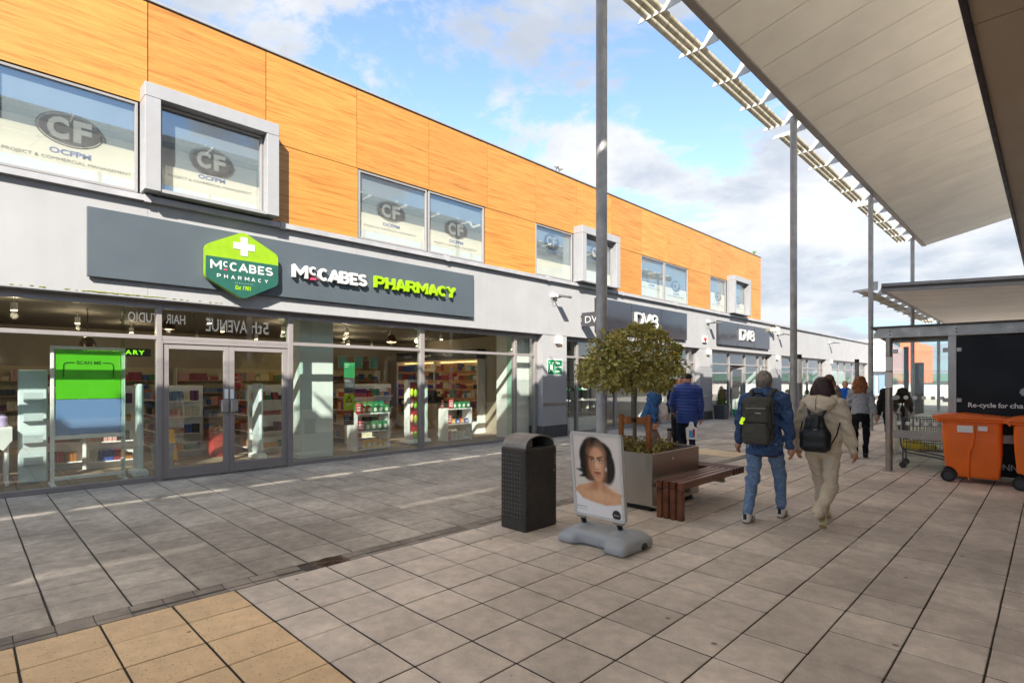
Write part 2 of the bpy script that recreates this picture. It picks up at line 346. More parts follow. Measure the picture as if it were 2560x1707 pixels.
# ---------------------------------------------------------------- smooth solids from distance fields (surface nets)
def sdf_mesh(prims,res=.014,k=.03,disp=None,cut=None,pad=.04,bounds=None):
    """prims: ('c',a,b,ra,rb[,flat(3)]) round cone, ('e',centre,radii[,rot3x3]) ellipsoid, ('b',centre,half,round[,rot]) box. returns verts, quads"""
    lo=np.array([1e9]*3);hi=-lo; bb=[]
    for p in prims:
        if p[0]=='c':
            a=np.array(p[1],float);b=np.array(p[2],float); r=max(p[3],p[4]); fl=np.array(p[5],float) if len(p)>5 else np.ones(3)
            l=np.minimum(a,b)-r*fl;h=np.maximum(a,b)+r*fl
        elif p[0]=='e':
            c=np.array(p[1],float); r=np.array(p[2],float); rr=np.array([r.max()]*3) if len(p)>3 else r; l=c-rr;h=c+rr
        else:
            c=np.array(p[1],float); r=np.array(p[2],float); rr=np.array([np.linalg.norm(r)]*3) if len(p)>4 else r; l=c-rr;h=c+rr
        bb.append((l,h)); lo=np.minimum(lo,l);hi=np.maximum(hi,h)
    lo-=pad;hi+=pad
    n=np.ceil((hi-lo)/res).astype(int)+2
    ax=[lo[i]+np.arange(n[i])*res for i in range(3)]
    D=np.full(n,1.,dtype=np.float32)
    mg=max(k*1.2,.02)+2*res
    for p,(l,h) in zip(prims,bb):
        i0=np.maximum(((l-mg-lo)/res).astype(int),0); i1=np.minimum(((h+mg-lo)/res).astype(int)+2,n)
        X=ax[0][i0[0]:i1[0],None,None].astype(np.float32);Y=ax[1][None,i0[1]:i1[1],None].astype(np.float32);Z=ax[2][None,None,i0[2]:i1[2]].astype(np.float32)
        if p[0]=='c':
            a=np.array(p[1],np.float32);b=np.array(p[2],np.float32); fl=np.array(p[5] if len(p)>5 else (1,1,1),np.float32)
            ia=1/fl; A=a*ia; ba=b*ia-A; L2=float((ba**2).sum())+1e-9
            x=X*ia[0]-A[0];y=Y*ia[1]-A[1];z=Z*ia[2]-A[2]
            t=np.clip((x*ba[0]+y*ba[1]+z*ba[2])/L2,0,1)
            d=np.sqrt((x-t*ba[0])**2+(y-t*ba[1])**2+(z-t*ba[2])**2)-(p[3]+t*(p[4]-p[3])); d=d*float(fl.min())
        else:
            c=p[1];r=p[2]; x=X-c[0];y=Y-c[1];z=Z-c[2]
            R=p[3] if (p[0]=='e' and len(p)>3) else (p[4] if (p[0]=='b' and len(p)>4) else None)
            if R is not None:
                R=np.array(R,np.float32); x,y,z=(R[0][0]*x+R[1][0]*y+R[2][0]*z, R[0][1]*x+R[1][1]*y+R[2][1]*z, R[0][2]*x+R[1][2]*y+R[2][2]*z)
            if p[0]=='e':
                k0=np.sqrt((x/r[0])**2+(y/r[1])**2+(z/r[2])**2); k1=np.sqrt((x/r[0]**2)**2+(y/r[1]**2)**2+(z/r[2]**2)**2)+1e-6; d=k0*(k0-1)/k1
            else:
                q=p[3]; dx=np.abs(x)-r[0]+q;dy=np.abs(y)-r[1]+q;dz=np.abs(z)-r[2]+q
                d=np.sqrt(np.maximum(dx,0)**2+np.maximum(dy,0)**2+np.maximum(dz,0)**2)+np.minimum(np.maximum(dx,np.maximum(dy,dz)),0)-q
        S=D[i0[0]:i1[0],i0[1]:i1[1],i0[2]:i1[2]]
        hh=np.clip(.5+.5*(S-d)/k,0,1); D[i0[0]:i1[0],i0[1]:i1[1],i0[2]:i1[2]]=(S*(1-hh)+d*hh-k*hh*(1-hh)).astype(np.float32)
    G=(ax[0][:,None,None].astype(np.float32),ax[1][None,:,None].astype(np.float32),ax[2][None,None,:].astype(np.float32))
    if disp is not None: D=D+disp(*G).astype(np.float32)
    if cut is not None: D=np.maximum(D,cut(*G).astype(np.float32))
    D[0]=D[-1]=1;D[:,0]=D[:,-1]=1;D[:,:,0]=D[:,:,-1]=1
    s=D<0
    cs=[(i,j,q) for i in(0,1) for j in(0,1) for q in(0,1)]
    sh=tuple(m-1 for m in n)
    cnt=np.zeros(sh,np.int8)
    def sl(A,c): return A[c[0]:c[0]+sh[0],c[1]:c[1]+sh[1],c[2]:c[2]+sh[2]]
    for c in cs: cnt+=sl(s,c)
    act=(cnt>0)&(cnt<8); idx=-np.ones(sh,np.int64); ij=np.argwhere(act); idx[act]=np.arange(len(ij))
    acc=np.zeros((len(ij),3));num=np.zeros(len(ij))
    for a in range(8):
        for b in range(a+1,8):
            ca=np.array(cs[a]);cb=np.array(cs[b])
            if np.abs(ca-cb).sum()!=1: continue
            va=sl(D,cs[a])[act];vb=sl(D,cs[b])[act]; cr=(va<0)!=(vb<0)
            t=np.where(cr,va/(va-vb+1e-12),0)[:,None]; acc+=np.where(cr[:,None],ca+t*(cb-ca),0);num+=cr
    V=lo+(ij+acc/num[:,None])*res
    F=[]
    for a in range(3):
        b,c=(a+1)%3,(a+2)%3
        A=[slice(0,-1) if i==a else slice(1,-1) for i in range(3)]; B=list(A);B[a]=slice(1,None)
        s0=s[tuple(A)];s1=s[tuple(B)]; cr=np.argwhere(s0!=s1)
        if len(cr)==0: continue
        p=cr.copy(); p[:,b]+=1;p[:,c]+=1
        inn=s0[tuple(cr.T)]
        def I(db,dc):
            q=p.copy(); q[:,b]-=db;q[:,c]-=dc; return idx[tuple(q.T)]
        q=np.stack([I(1,1),I(0,1),I(0,0),I(1,0)],1); q[~inn]=q[~inn][:,::-1]; F.append(q)
    F=np.concatenate(F); F=F[(F>=0).all(1)]
    return V,F
def sdf_obj_mesh(name,parts,mats):
    """parts: list of (V,F,matindex)"""
    Vs=[];Fs=[];Ms=[];o=0
    for V,F,mi in parts:
        Vs.append(V);Fs.append(F+o);Ms.append(np.full(len(F),mi));o+=len(V)
    V=np.concatenate(Vs);F=np.concatenate(Fs);mi=np.concatenate(Ms)
    me=bpy.data.meshes.new(name); me.vertices.add(len(V)); me.vertices.foreach_set('co',V.astype(np.float32).ravel())
    me.loops.add(len(F)*4); me.polygons.add(len(F)); me.loops.foreach_set('vertex_index',F.astype(np.int32).ravel())
    me.polygons.foreach_set('loop_start',np.arange(0,len(F)*4,4,dtype=np.int32))
    try: me.polygons.foreach_set('loop_total',np.full(len(F),4,dtype=np.int32))
    except Exception: pass
    for m in (mats if isinstance(mats,(list,tuple)) else [mats]): me.materials.append(m)
    me.polygons.foreach_set('material_index',mi.astype(np.int32)); me.polygons.foreach_set('use_smooth',np.ones(len(F),bool))
    me.update(calc_edges=True); me.validate(); return me

# ---------------------------------------------------------------- heavy sign letters from strokes
def _arc(cx,cy_,rx,ry,a0,a1,n=9): return [(cx+rx*math.cos(math.radians(a0+(a1-a0)*i/n)),cy_+ry*math.sin(math.radians(a0+(a1-a0)*i/n))) for i in range(n+1)]
GLY={'M':[[(0,0),(0,1),(.5,.30),(1,1),(1,0)]],'C':[_arc(.5,.5,.5,.5,48,312,14)],'c':[_arc(.5,.5,.5,.5,48,312,14)],'A':[[(0,0),(.5,1),(1,0)],[(.2,.27),(.8,.27)]],
 'B':[[(0,0),(0,1),(.55,1)]+_arc(.55,.76,.36,.24,90,-90,6)+[(0,.52)],[(.5,.52)]+_arc(.6,.26,.4,.26,90,-90,6)+[(0,0)]],'E':[[(1,1),(0,1),(0,0),(1,0)],[(0,.5),(.85,.5)]],
 'S':[_arc(.5,.75,.48,.25,35,270,9)+_arc(.5,.25,.5,.25,90,-145,9)],'P':[[(0,0),(0,1),(.55,1)]+_arc(.55,.70,.45,.30,90,-90,7)+[(0,.40)]],'H':[[(0,0),(0,1)],[(1,0),(1,1)],[(0,.5),(1,.5)]],
 'R':[[(0,0),(0,1),(.55,1)]+_arc(.55,.72,.42,.28,90,-90,7)+[(0,.44)],[(.5,.44),(1,0)]],'Y':[[(0,1),(.5,.45),(1,1)],[(.5,.5),(.5,0)]],'D':[[(0,0),(0,1),(.4,1)]+_arc(.4,.5,.6,.5,90,-90,12)+[(0,0)]],'V':[[(0,1),(.5,0),(1,1)]],
 '8':[_arc(.5,.745,.40,.255,0,360,14),_arc(.5,.25,.5,.25,0,360,14)]}
def glyph(par,ch,y,z,w,h,x0,x1,mat,t=.2,res=.007):
    """heavy letter facing +X between x0 and x1"""
    tt=t*h; pr=[]; xc=(x0+x1)/2; hd=(x1-x0)/2
    for pl in GLY[ch]:
        q=[(y+tt/2+u*(w-tt),z+tt/2+v*(h-tt)) for u,v in pl]
        for (a0,b0),(a1,b1) in zip(q[:-1],q[1:]):
            L_=math.hypot(a1-a0,b1-b0)
            if L_<1e-4: continue
            c,s_=(a1-a0)/L_,(b1-b0)/L_
            pr.append(('b',(xc,(a0+a1)/2,(b0+b1)/2),(hd,L_/2+tt*.42*(1 if L_>.04 else .3),tt/2),.002,[[1,0,0],[0,c,-s_],[0,s_,c]]))
    V,F=sdf_mesh(pr,res,.002,pad=.02)
    me=sdf_obj_mesh('letter',[(V,F,0)],mat); me.set_sharp_from_angle(angle=math.radians(40))
    return obj('letter',me,None,par)
# ---------------------------------------------------------------- ground
_s,_c=math.sin(YAW),math.cos(YAW)
def seen(x,y):
    """rough size of a slab in the view (only decides which slabs are single objects)"""
    d=-_s*x+_c*y; u=_c*x+_s*y
    if d<1.5: return 0
    if abs(u/d)>1.02 or CAMH/d>.60: return 0
    return 1/d**3
m_joint=M('joint_sand','#4a443c',.95,var=.25,vs=20,bump=.3,bs=200)
m_far=None
def M_slab(name,col,speck_l,speck_d,rand=.10,stain=.19,pits=False,island=False):
    m=bpy.data.materials.new(name); m.use_nodes=True; nt=m.node_tree; N=nt.nodes; L=nt.links; b=N['Principled BSDF']
    g=N.new('ShaderNodeNewGeometry'); oi=N.new('ShaderNodeObjectInfo'); rnd=g.outputs['Random Per Island'] if island else oi.outputs['Random']
    def noise(s,d=4,r=.6):
        n=N.new('ShaderNodeTexNoise'); n.inputs['Scale'].default_value=s; n.inputs['Detail'].default_value=d; n.inputs['Roughness'].default_value=r; L.new(g.outputs['Position'],n.inputs['Vector']); return n.outputs['Fac']
    def mr(v,a,b_,c,d):
        n=N.new('ShaderNodeMapRange'); L.new(v,n.inputs[0]); n.inputs[1].default_value=a; n.inputs[2].default_value=b_; n.inputs[3].default_value=c; n.inputs[4].default_value=d; return n.outputs[0]
    rgb=N.new('ShaderNodeRGB'); rgb.outputs[0].default_value=(*hx(col),1); base=rgb.outputs[0]
    def mul(base,f):
        n=N.new('ShaderNodeMix'); n.data_type='RGBA'; n.blend_type='MULTIPLY'; n.inputs[0].default_value=1; L.new(base,n.inputs[6]); L.new(f,n.inputs[7]); return n.outputs[2]
    def mixc(f,a,c):
        n=N.new('ShaderNodeMix'); n.data_type='RGBA'; L.new(f,n.inputs[0]); L.new(a,n.inputs[6]); n.inputs[7].default_value=(*hx(c),1); return n.outputs[2]
    base=mixc(mr(noise(150,2,.7),.56,.72,0,.75),base,speck_l)
    base=mixc(mr(noise(115,2,.7),.58,.72,0,.8),base,speck_d); base=mixc(mr(noise(52,3,.75),.60,.72,0,.55),base,speck_l); base=mixc(mr(noise(61,3,.75),.61,.73,0,.55),base,speck_d)
    base=mul(base,mr(rnd,0,1,1-rand,1+rand))
    base=mul(base,mr(noise(1.3,6,.62),.33,.68,1-stain,1+stain*.7))
    base=mul(base,mr(noise(9,5,.6),.35,.7,1-stain*.8,1+stain*.5)); base=mul(base,mr(noise(.45,4,.6),.40,.62,1-stain*.9,1+stain*.4))
    # chewing-gum spots and drips
    v=N.new('ShaderNodeTexVoronoi'); v.inputs['Scale'].default_value=2.3; L.new(g.outputs['Position'],v.inputs['Vector'])
    base=mixc(mr(v.outputs['Distance'],.05,.036,0,.7),base,'#4d463e')
    v3=N.new('ShaderNodeTexVoronoi'); v3.inputs['Scale'].default_value=5.1; L.new(g.outputs['Position'],v3.inputs['Vector']); base=mixc(mr(v3.outputs['Distance'],.045,.03,0,.5),base,'#5d554b')
    if pits:
        mp=N.new('ShaderNodeMapping'); mp.inputs['Scale'].default_value=(52,26,1); L.new(g.outputs['Position'],mp.inputs[0])
        v2=N.new('ShaderNodeTexVoronoi'); v2.inputs['Scale'].default_value=1; L.new(mp.outputs[0],v2.inputs['Vector'])
        base=mixc(mr(v2.outputs['Distance'],.17,.10,0,.85),base,'#5a452f')
    L.new(base,b.inputs['Base Color']); b.inputs['Roughness'].default_value=.82; b.inputs['Specular IOR Level'].default_value=.35
    bm=N.new('ShaderNodeBump'); bm.inputs['Strength'].default_value=.35; bm.inputs['Distance'].default_value=.004; L.new(noise(130,3,.7),bm.inputs['Height']); L.new(bm.outputs[0],b.inputs['Normal'])
    return m
NEARC=('#d6c8ba','#eee2d5','#a9998b'); FARC=('#b0a699','#d6cdc2','#7d7468'); BEIC=('#e3c39a','#efd6b2','#bf9d6e')
ms_near=M_slab('slab_warm_grey',*NEARC); ms_near_i=M_slab('slab_warm_grey_rest',*NEARC,island=True)
ms_far=M_slab('slab_cool_grey',*FARC,stain=.26); ms_far_i=M_slab('slab_cool_grey_rest',*FARC,stain=.26,island=True)
ms_bei=M_slab('slab_beige',*BEIC,rand=.05,stain=.12,pits=True)
gb=MB(); gb.box(-400,400,-60,900,-.3,-.012)
ground=struct('ground',gb,m_joint)
def slab_proto(w,l,mat,name):
    mb=MB(); mb.box(-w/2,w/2,-l/2,l/2,-.03,0,c=.004); me=mb.mesh(name,[mat,m_joint]); me.polygons.foreach_set('material_index',[1 if abs(p.normal.z)<.4 else 0 for p in me.polygons]); return me
def lay(name,xs,ys,matf,mat_rest,limit=300,ymax=34):
    base=thing_struct(name)
    cells=[]
    for i in range(len(xs)-1):
        for j in range(len(ys)-1):
            x0,x1=xs[i],xs[i+1]; y0,y1=ys[j],ys[j+1]; cx,cyy=(x0+x1)/2,(y0+y1)/2
            cells.append((seen(cx,cyy),cx,cyy,x1-x0,y1-y0))
    cells.sort(key=lambda t:-t[0]); cache={}; rest=MB(); R=random.Random(3)
    for k,(s_,cx,cyy,w,l) in enumerate(cells):
        dz=R.uniform(-.0015,.0012)
        if k<limit and s_>0:
            mt=matf(cx,cyy); key=(round(w,3),round(l,3),mt.name)
            if key not in cache: cache[key]=slab_proto(w-.009,l-.012,mt,'slab')
            o=bpy.data.objects.new('slab',cache[key]); COL.objects.link(o); o.parent=base
            o.location=(cx+R.uniform(-.0015,.0015),cyy+R.uniform(-.0015,.0015),dz); o.rotation_euler=(R.uniform(-.003,.003),R.uniform(-.003,.003),R.uniform(-.003,.003))
        elif cyy<ymax:
            w-=.009;l-=.012
            rest.box(cx-w/2,cx+w/2,cyy-l/2,cyy+l/2,-.03,dz)
    me=rest.mesh('slab_field',[mat_rest,m_joint],fix=False); me.polygons.foreach_set('material_index',[1 if abs(p.normal.z)<.4 else 0 for p in me.polygons]); o=obj('slab_field',me,None,base); o['kind']='stuff'
    return base
def thing_struct(name):
    o=bpy.data.objects.new(name,None); COL.objects.link(o); o['kind']='structure'; return o
xs=[-4.48+.3835*i for i in range(21)]
ys=[1.49-.42*k for k in range(5,0,-1)]+[1.49,1.812]+[1.812+.4285*j for j in range(1,76)]
near=lay('pavement',xs,ys,lambda x,y: ms_bei if y<1.49 else ms_near,ms_near_i)
xf=[-10.25]+[-4.69-.41*i for i in range(13,-1,-1)]
yf=[-2.17+.434*j for j in range(0,84)]
far=lay('shopfront_pavement',xf,yf,lambda x,y: ms_far,ms_far_i)
# a pale patch of replaced slabs beyond the bench
mb=MB()
for i in range(3):
    for j in range(2):
        mb.box(-5.95+.41*i,-5.95+.41*i+.4,11.35+.434*j,11.35+.434*j+.425,-.002,.0035)
pp=obj('pale_slab_patch',mb,M('slab_pale','#d3bd9c',.8,var=.08,vs=5,bump=.2,bs=150),far); pp['kind']='stuff'
# drainage channel between the two pavings: dished blocks and one gully
m_ch=M('channel_concrete','#8f857a',.85,var=.22,vs=7,bump=.3,bs=90,rand=.12,stain=(2.2,.3))
ch=thing_struct('drainage_channel')
prof=[(-.1,-.03),(.1,-.03),(.1,0),(.05,-.008),(0,-.012),(-.05,-.008),(-.1,0)]
mb=MB(); mb.prism(prof,'y',-.099,.099); cme=mb.mesh('channel_block',m_ch)
for j in range(150):
    y=-1.5+.204*j
    if 2.12<y<2.55: continue
    o=bpy.data.objects.new('channel_block',cme); COL.objects.link(o); o.parent=ch; o.location=(-4.585,y,random.uniform(-.002,0)); o.rotation_euler=(0,0,random.uniform(-.01,.01))
m_iron=M('cast_iron','#5b4a40',.6,metal=.5,var=.25,vs=20,bump=.3,bs=120,col2='#6e5544')
gu=thing('drain_cover','cast iron gully cover with round grate set in the drainage channel','drain cover',(-4.59,2.335,0),0)
mb=MB(); mb.box(-.13,.13,-.16,.16,-.03,-.008,c=.004); obj('cover_frame',mb,m_iron,gu)
for r in (.115,.085,.055,.025):
    mb=MB(); mb.lathe([(r-.011,-.008),(r-.011,.001),(r,.001),(r,-.008)],26,cap=False); obj('grate_ring',mb,m_iron,gu)
# far pavement past the last laid slab: material takes over
def M_farpave(name,c1,c2,mort,bw,bh):
    m=bpy.data.materials.new(name); m.use_nodes=True; N=m.node_tree.nodes; L=m.node_tree.links; b=N['Principled BSDF']
    g=N.new('ShaderNodeNewGeometry'); t=N.new('ShaderNodeTexBrick'); t.offset=0; t.inputs['Color1'].default_value=(*hx(c1),1); t.inputs['Color2'].default_value=(*hx(c2),1); t.inputs['Mortar'].default_value=(*hx(mort),1)
    t.inputs['Scale'].default_value=1; t.inputs['Mortar Size'].default_value=.01; t.inputs['Brick Width'].default_value=bw; t.inputs['Row Height'].default_value=bh
    L.new(g.outputs['Position'],t.inputs['Vector']); L.new(t.outputs['Color'],b.inputs['Base Color']); b.inputs['Roughness'].default_value=.85; return m
mb=MB(); mb.box(-10.25,8,33.9,74,-.1,-.003); struct('far_pavement',mb,M_farpave('far_slabs','#b3aa9e','#a69c90','#5a534a',.4,.43))

# ---------------------------------------------------------------- materials of the buildings
m_wall=M('grey_render','#aeaeaf',.7,var=.04,vs=1.5,bump=.05,bs=60,stain=(.7,.04),drip=.02)
m_trim=M('white_trim','#a9a9ab',.55,var=.05,vs=4,drip=.03)
m_ledge=M('ledge_metal','#b4b4b7',.45,var=.06,vs=3,stain=(3,.12))
m_clad=M_wood('timber_cladding','#b57d39','#925d24',(1,.9,20),.42,.38,.03)
m_frame=M('frame_grey','#8a8482',.4,metal=.25,var=.04,vs=3)
m_lframe=M('frame_light','#a3a09f',.4,metal=.1,var=.04,vs=3)
m_plinth=M('plinth_dark','#3c3b3d',.75,var=.15,vs=6,bump=.2,bs=70)
m_steel=M('brushed_steel','#a39d96',.33,metal=.9,var=.08,vs=4,stretch=(1,1,14))
m_glass=M_glass('shop_glass',(.92,.955,.94),.0,2.1,.012)
m_uglass=M_glass('upper_glass',(.93,.955,.96),.02,2.1,.02)
m_white=M('white_paint','#e9e8e4',.5,var=.03,vs=5)
m_black=M('black_satin','#1b1b1d',.4,var=.1,vs=6)
m_dark=M('dark_interior','#4a4541',.8,var=.1)
XF=-9.97; XG=-10.22
bld=thing('shop_building','two storey shop row with grey ground floor and orange timber clad upper floor','building',(-12,14,0),world=True)
# ground floor wall panels above the shop windows
yj=[-5.11,-1.53,2.05,5.63,9.21,12.79,16.37,19.96,23.54,27.12,30.7,34.28,37.87,41.45,45.03,50.2]
for a,b in zip(yj[:-1],yj[1:]):
    mb=MB(); mb.box(-10.45,XF,a+.002,b-.002,2.905,4.36); obj('fascia_panel',mb,m_wall,bld)
mb=MB(); mb.box(-10.43,XF+.012,-5.1,50.2,2.87,2.903,c=.004); obj('soffit_trim',mb,m_trim,bld)
# ledge with joint clips
mb=MB(); mb.prism([(XF-.05,4.36),(XF+.10,4.36),(XF+.10,4.45),(XF-.05,4.485)],'y',-5.1,50.2); obj('ledge',mb,m_ledge,bld)
for y in (-1.6,2.03,4.1,7.9,11.45,15.1,18.7,22.3,25.9,29.5,33.1,36.7,40.3,43.9,47.5):
    mb=MB(); mb.prism([(XF-.04,4.345),(XF+.112,4.345),(XF+.112,4.462),(XF-.04,4.50)],'y',y-.045,y+.045); obj('ledge_clip',mb,m_ledge,bld)
# timber clad upper floor, panel by panel
def clad(y0,y1,z0,z1):
    cx,cz=(y0+y1)/2,(z0+z1)/2
    mb=MB(); mb.box(-.03,0,-(y1-y0)/2+.007,(y1-y0)/2-.007,-(z1-z0)/2+.007,(z1-z0)/2-.007)
    return obj('cladding_panel',mb,m_clad,bld,loc=(XF,cx,cz))
pj=[2.05+1.791*k for k in range(-4,15)]
for a,b in zip(pj[:-1],pj[1:]): clad(a,b,5.885,7.48)
for a,b in ((-1.6,.26),(3.84,5.66),(9.14,11.0),(14.6,16.36),(19.78,21.66),(25.12,27.12)): clad(a,b,4.47,5.885)
mb=MB(); mb.box(-.03,0,0,3.0,4.4,7.48)
def end_panel(y0,y1,x0,x1):
    mb=MB(); mb.box(x0,x1,y0,y1,4.47,7.48); obj('cladding_panel',mb,m_clad,bld)
end_panel(27.12,27.15,-10.0,-11.8); end_panel(27.12,27.15,-11.81,-13.6)
mb=MB(); mb.box(-10.16,-10.01,-1.6,.25,4.4,5.86); mb.box(-10.16,-10.01,-5.11,27.1,5.86,7.45)
for a,b in ((3.9,5.66),(9.14,11.0),(14.5,16.36),(19.78,21.66),(25.0,27.1)): mb.box(-10.16,-10.01,a,b,4.4,5.86)
obj('backing_wall',mb,M('backing_dark','#2a2320',.9),bld)
mb=MB(); mb.box(-24,XF+.03,-5.13,27.17,7.485,7.53,c=.008); obj('roof_edge',mb,M('roof_flashing','#b9bcc0',.4,metal=.4,var=.05),bld)
mb=MB(); mb.box(-24,-10.2,-5,27.1,5.95,6.05); obj('upper_ceiling',mb,m_white,bld)
mb=MB(); mb.box(-24,-10.02,-5,27.1,4.25,4.35); obj('upper_floor_slab',mb,m_dark,bld)
mb=MB(); mb.box(-24,-23.8,-5.1,27.1,0,7.5); obj('rear_wall',mb,m_wall,bld)
mb=MB(); mb.box(-24,-10.05,-5.15,-5.05,0,7.5); obj('end_wall',mb,m_wall,bld)
mb=MB(); mb.box(-14.0,-13.9,-5,27.1,4.35,5.95); obj('upper_partition',mb,M('office_wall','#8f989c',.8,var=.1),bld)
mb=MB(); mb.box(-24,-9.99,27.2,50.2,4.37,4.4); obj('low_roof',mb,m_ledge,bld)
mb=MB(); mb.box(-24,-10.0,50.15,50.25,0,4.36); obj('end_wall',mb,m_wall,bld)
# piers
m_rail=m_steel
for y0,y1 in ((-6.,-5.1),(11.29,12.33),(20.72,21.83),(28.62,29.95),(37.86,39.0),(48.64,50.2)):
    mb=MB(); mb.box(-10.45,XF,y0,y1,.34,2.868); p=obj('pier',mb,m_wall,bld)
    mb=MB(); mb.box(-10.46,XF+.02,y0-.02,y1+.02,0,.34,c=.006); obj('plinth',mb,m_plinth,p)
    mb=MB(); mb.box(XF,XF+.03,y0+.01,y1-.01,.92,.99,c=.005); obj('bump_rail',mb,m_rail,p)
# ---------------------------------------------------------------- upper windows
m_blind=M('roller_blind','#e9e3d0',.8,var=.04,vs=3)
m_refl=M('reflection_grey','#8d979b',.8,var=.06,vs=2)  # sky reflection over dark rooms, put into a plain grey
m_logo=M('logo_vinyl','#59595c',.6,var=.03)
m_logo2=M('logo_vinyl_pale','#7f7f7e',.6,var=.03)
m_logoc=M('logo_cut','#a3a49f',.6,var=.03)
m_logob=M('logo_blue','#5d78b0',.6,var=.03)
def ellipse_ring(cx,cz,rx,rz,w,n=40):
    V=[];F=[]
    for i in range(n):
        t=2*PI*i/n
        V.append((cx+rx*math.cos(t),cz+rz*math.sin(t))); V.append((cx+(rx-w)*math.cos(t),cz+(rz-w)*math.sin(t)))
    return V,[(2*i,2*i+1,(2*i+3)%(2*n),(2*i+2)%(2*n)) for i in range(n)]
def logo(win,x,y,z,s,pale=False,only_low=False):
    m=m_logo2 if pale else m_logo
    mb=MB()
    V,F=ellipse_ring(y,z,.245*s,.155*s,.012*s); mb.add([(x,a,b) for a,b in V],F)
    n=40; E=[(y+.225*s*math.cos(2*PI*i/n),z+.137*s*math.sin(2*PI*i/n)) for i in range(n)]
    mb.add([(x,a,b) for a,b in E],[tuple(range(n))])
    obj('logo_oval',mb,m,win,fix=False)
    def tx(s_,yy,zz,w,h,mt,bold): text('logo_lettering',s_,win,'+x',(x+.0025,yy,zz),mt,size=.2,bold=bold,width=w,height=h)
    tx('C',y-.165*s,z-.10*s,.155*s,.20*s,m_logoc,.01)
    tx('F',y+.02*s,z-.10*s,.135*s,.20*s,m_logoc,.01)
    tx('OCFPM',y-.15*s,z-.235*s,.30*s,.052*s,m_logob if s>1.05 else m,.006)
    tx('PROJECT & COMMERCIAL MANAGEMENT',y-.46*s,z-.305*s,.92*s,.038*s,m,.0)
def window(y0,y1,z0,z1,xg,lg,filmz,boxed=False,tilt=0,grey_back=True):
    mb=MB(); fw=.04
    mb.box(xg-.03,xg+.035,y0,y0+fw,z0,z1,c=.004); mb.box(xg-.03,xg+.035,y1-fw,y1,z0,z1,c=.004)
    mb.box(xg-.03,xg+.033,y0+fw,y1-fw,z0,z0+fw,c=.004); mb.box(xg-.03,xg+.033,y0+fw,y1-fw,z1-fw,z1,c=.004)
    w=obj('window_frame',mb,m_lframe,bld)
    mb=MB(); mb.box(xg-.008,xg+.004,y0+fw-.004,y1-fw+.004,z0+fw-.004,z1-fw+.004); obj('pane',mb,m_uglass,w)
    mb=MB(); mb.box(xg-.024,xg-.02,y0+.09,y1-.02,z0+.03,filmz); obj('roller_blind',mb,m_blind,w)
    if grey_back: 
        mb=MB(); mb.box(xg-.06,xg-.055,y0+.03,y1-.02,z0+.03,z1-.02); obj('reflection_sheet',mb,m_refl,w)  # grey sheet added in place of the sky reflected in clear glass
    if lg: logo(w,xg-.0185,lg[0],lg[1],lg[2],lg[3] if len(lg)>3 else False)
    return w
window(.27,1.925,4.49,5.875,-10.02,(1.12,5.20,1.58),5.13)
window(5.68,7.385,4.49,5.875,-10.02,(6.48,5.20,1.42),5.05)
window(7.425,9.12,4.49,5.875,-10.02,(8.27,5.17,1.42),5.03)
window(11.02,12.62,4.49,5.875,-10.02,(11.75,5.52,1.35),4.95,grey_back=True)
window(16.38,17.95,4.49,5.875,-10.02,(17.15,5.22,1.35,True),5.02)
window(17.99,19.76,4.49,5.875,-10.02,(18.9,5.12,1.4),5.02)
window(21.68,23.2,4.49,5.875,-10.02,(22.55,5.12,1.3),5.25)
window(-3.32,-1.63,4.49,5.875,-10.02,None,5.1); window(-5.05,-3.36,4.49,5.875,-10.02,None,5.1)
def boxed(y0,y1,lg,filmz):
    xo=-9.66; t=.21; z0,z1=4.485,6.10
    mb=MB(); mb.box(-10.0,xo,y0,y0+t,z0,z1-t-.002,c=.006); mb.box(-10.0,xo,y1-t,y1,z0,z1-t-.002,c=.006); mb.box(-10.0,xo,y0,y1,z1-t,z1,c=.006)
    mb.box(-10.0,xo-.02,y0+t,y1-t,z0,z0+.05)
    s=obj('window_surround',mb,m_trim,bld)
    window(y0+t+.01,y1-t-.01,z0+.055,z1-t-.01,-9.86,lg,filmz,True)
boxed(1.95,3.95,(2.93,5.22,1.36),4.98); boxed(12.66,14.62,(13.65,5.5,1.3),4.9); boxed(23.29,25.12,(24.2,5.1,1.2),5.0)
bxp=thing('storage_box','pink patterned box on the upper window sill beside the pale surround','box',(-10.2,12.25,4.5),0)
mb=MB()
for i in range(3): mb.box(-.1,.1,-.2+.135*i,-.07+.135*i,0,.2,c=.01)
obj('box_body',mb,M('pink_card','#d95f95',.6,var=.15,vs=14),bxp)
# small things on the roof line
fl=thing('roof_floodlight','pair of white floodlights standing on the roof edge above the timber','floodlight',(-10.0,11.9,7.53))
mb=MB(); mb.cyl((0,0,0),(0,0,.1),.015,n=8); mb.cyl((0,.14,0),(0,.14,.08),.015,n=8); obj('stem',mb,m_steel,fl)
mb=MB(); mb.sph((0.02,-.01,.15),(.09,.1,.07)); mb.sph((.02,.15,.12),(.08,.1,.06)); obj('lamp_head',mb,m_white,fl,smooth=40)
m_weed=M('weed_green','#5f7d3a',.8,var=.2)
wd=thing('weed','small green weed sprouting from the far end of the roof edge','plant',(-10.0,26.4,7.53))
mb=MB(); R=random.Random(5)
for i in range(14):
    a=R.uniform(0,6.28); l=R.uniform(.08,.2); p=Vector((math.cos(a)*l*.6,math.sin(a)*l*.6,l)); q=p*.5
    mb.add([(0,0,0),tuple(q+Vector((.02,.02,0))),tuple(p),tuple(q-Vector((.02,.02,0)))],[(0,1,2,3)])
obj('leaves',mb,m_weed,wd,fix=False)
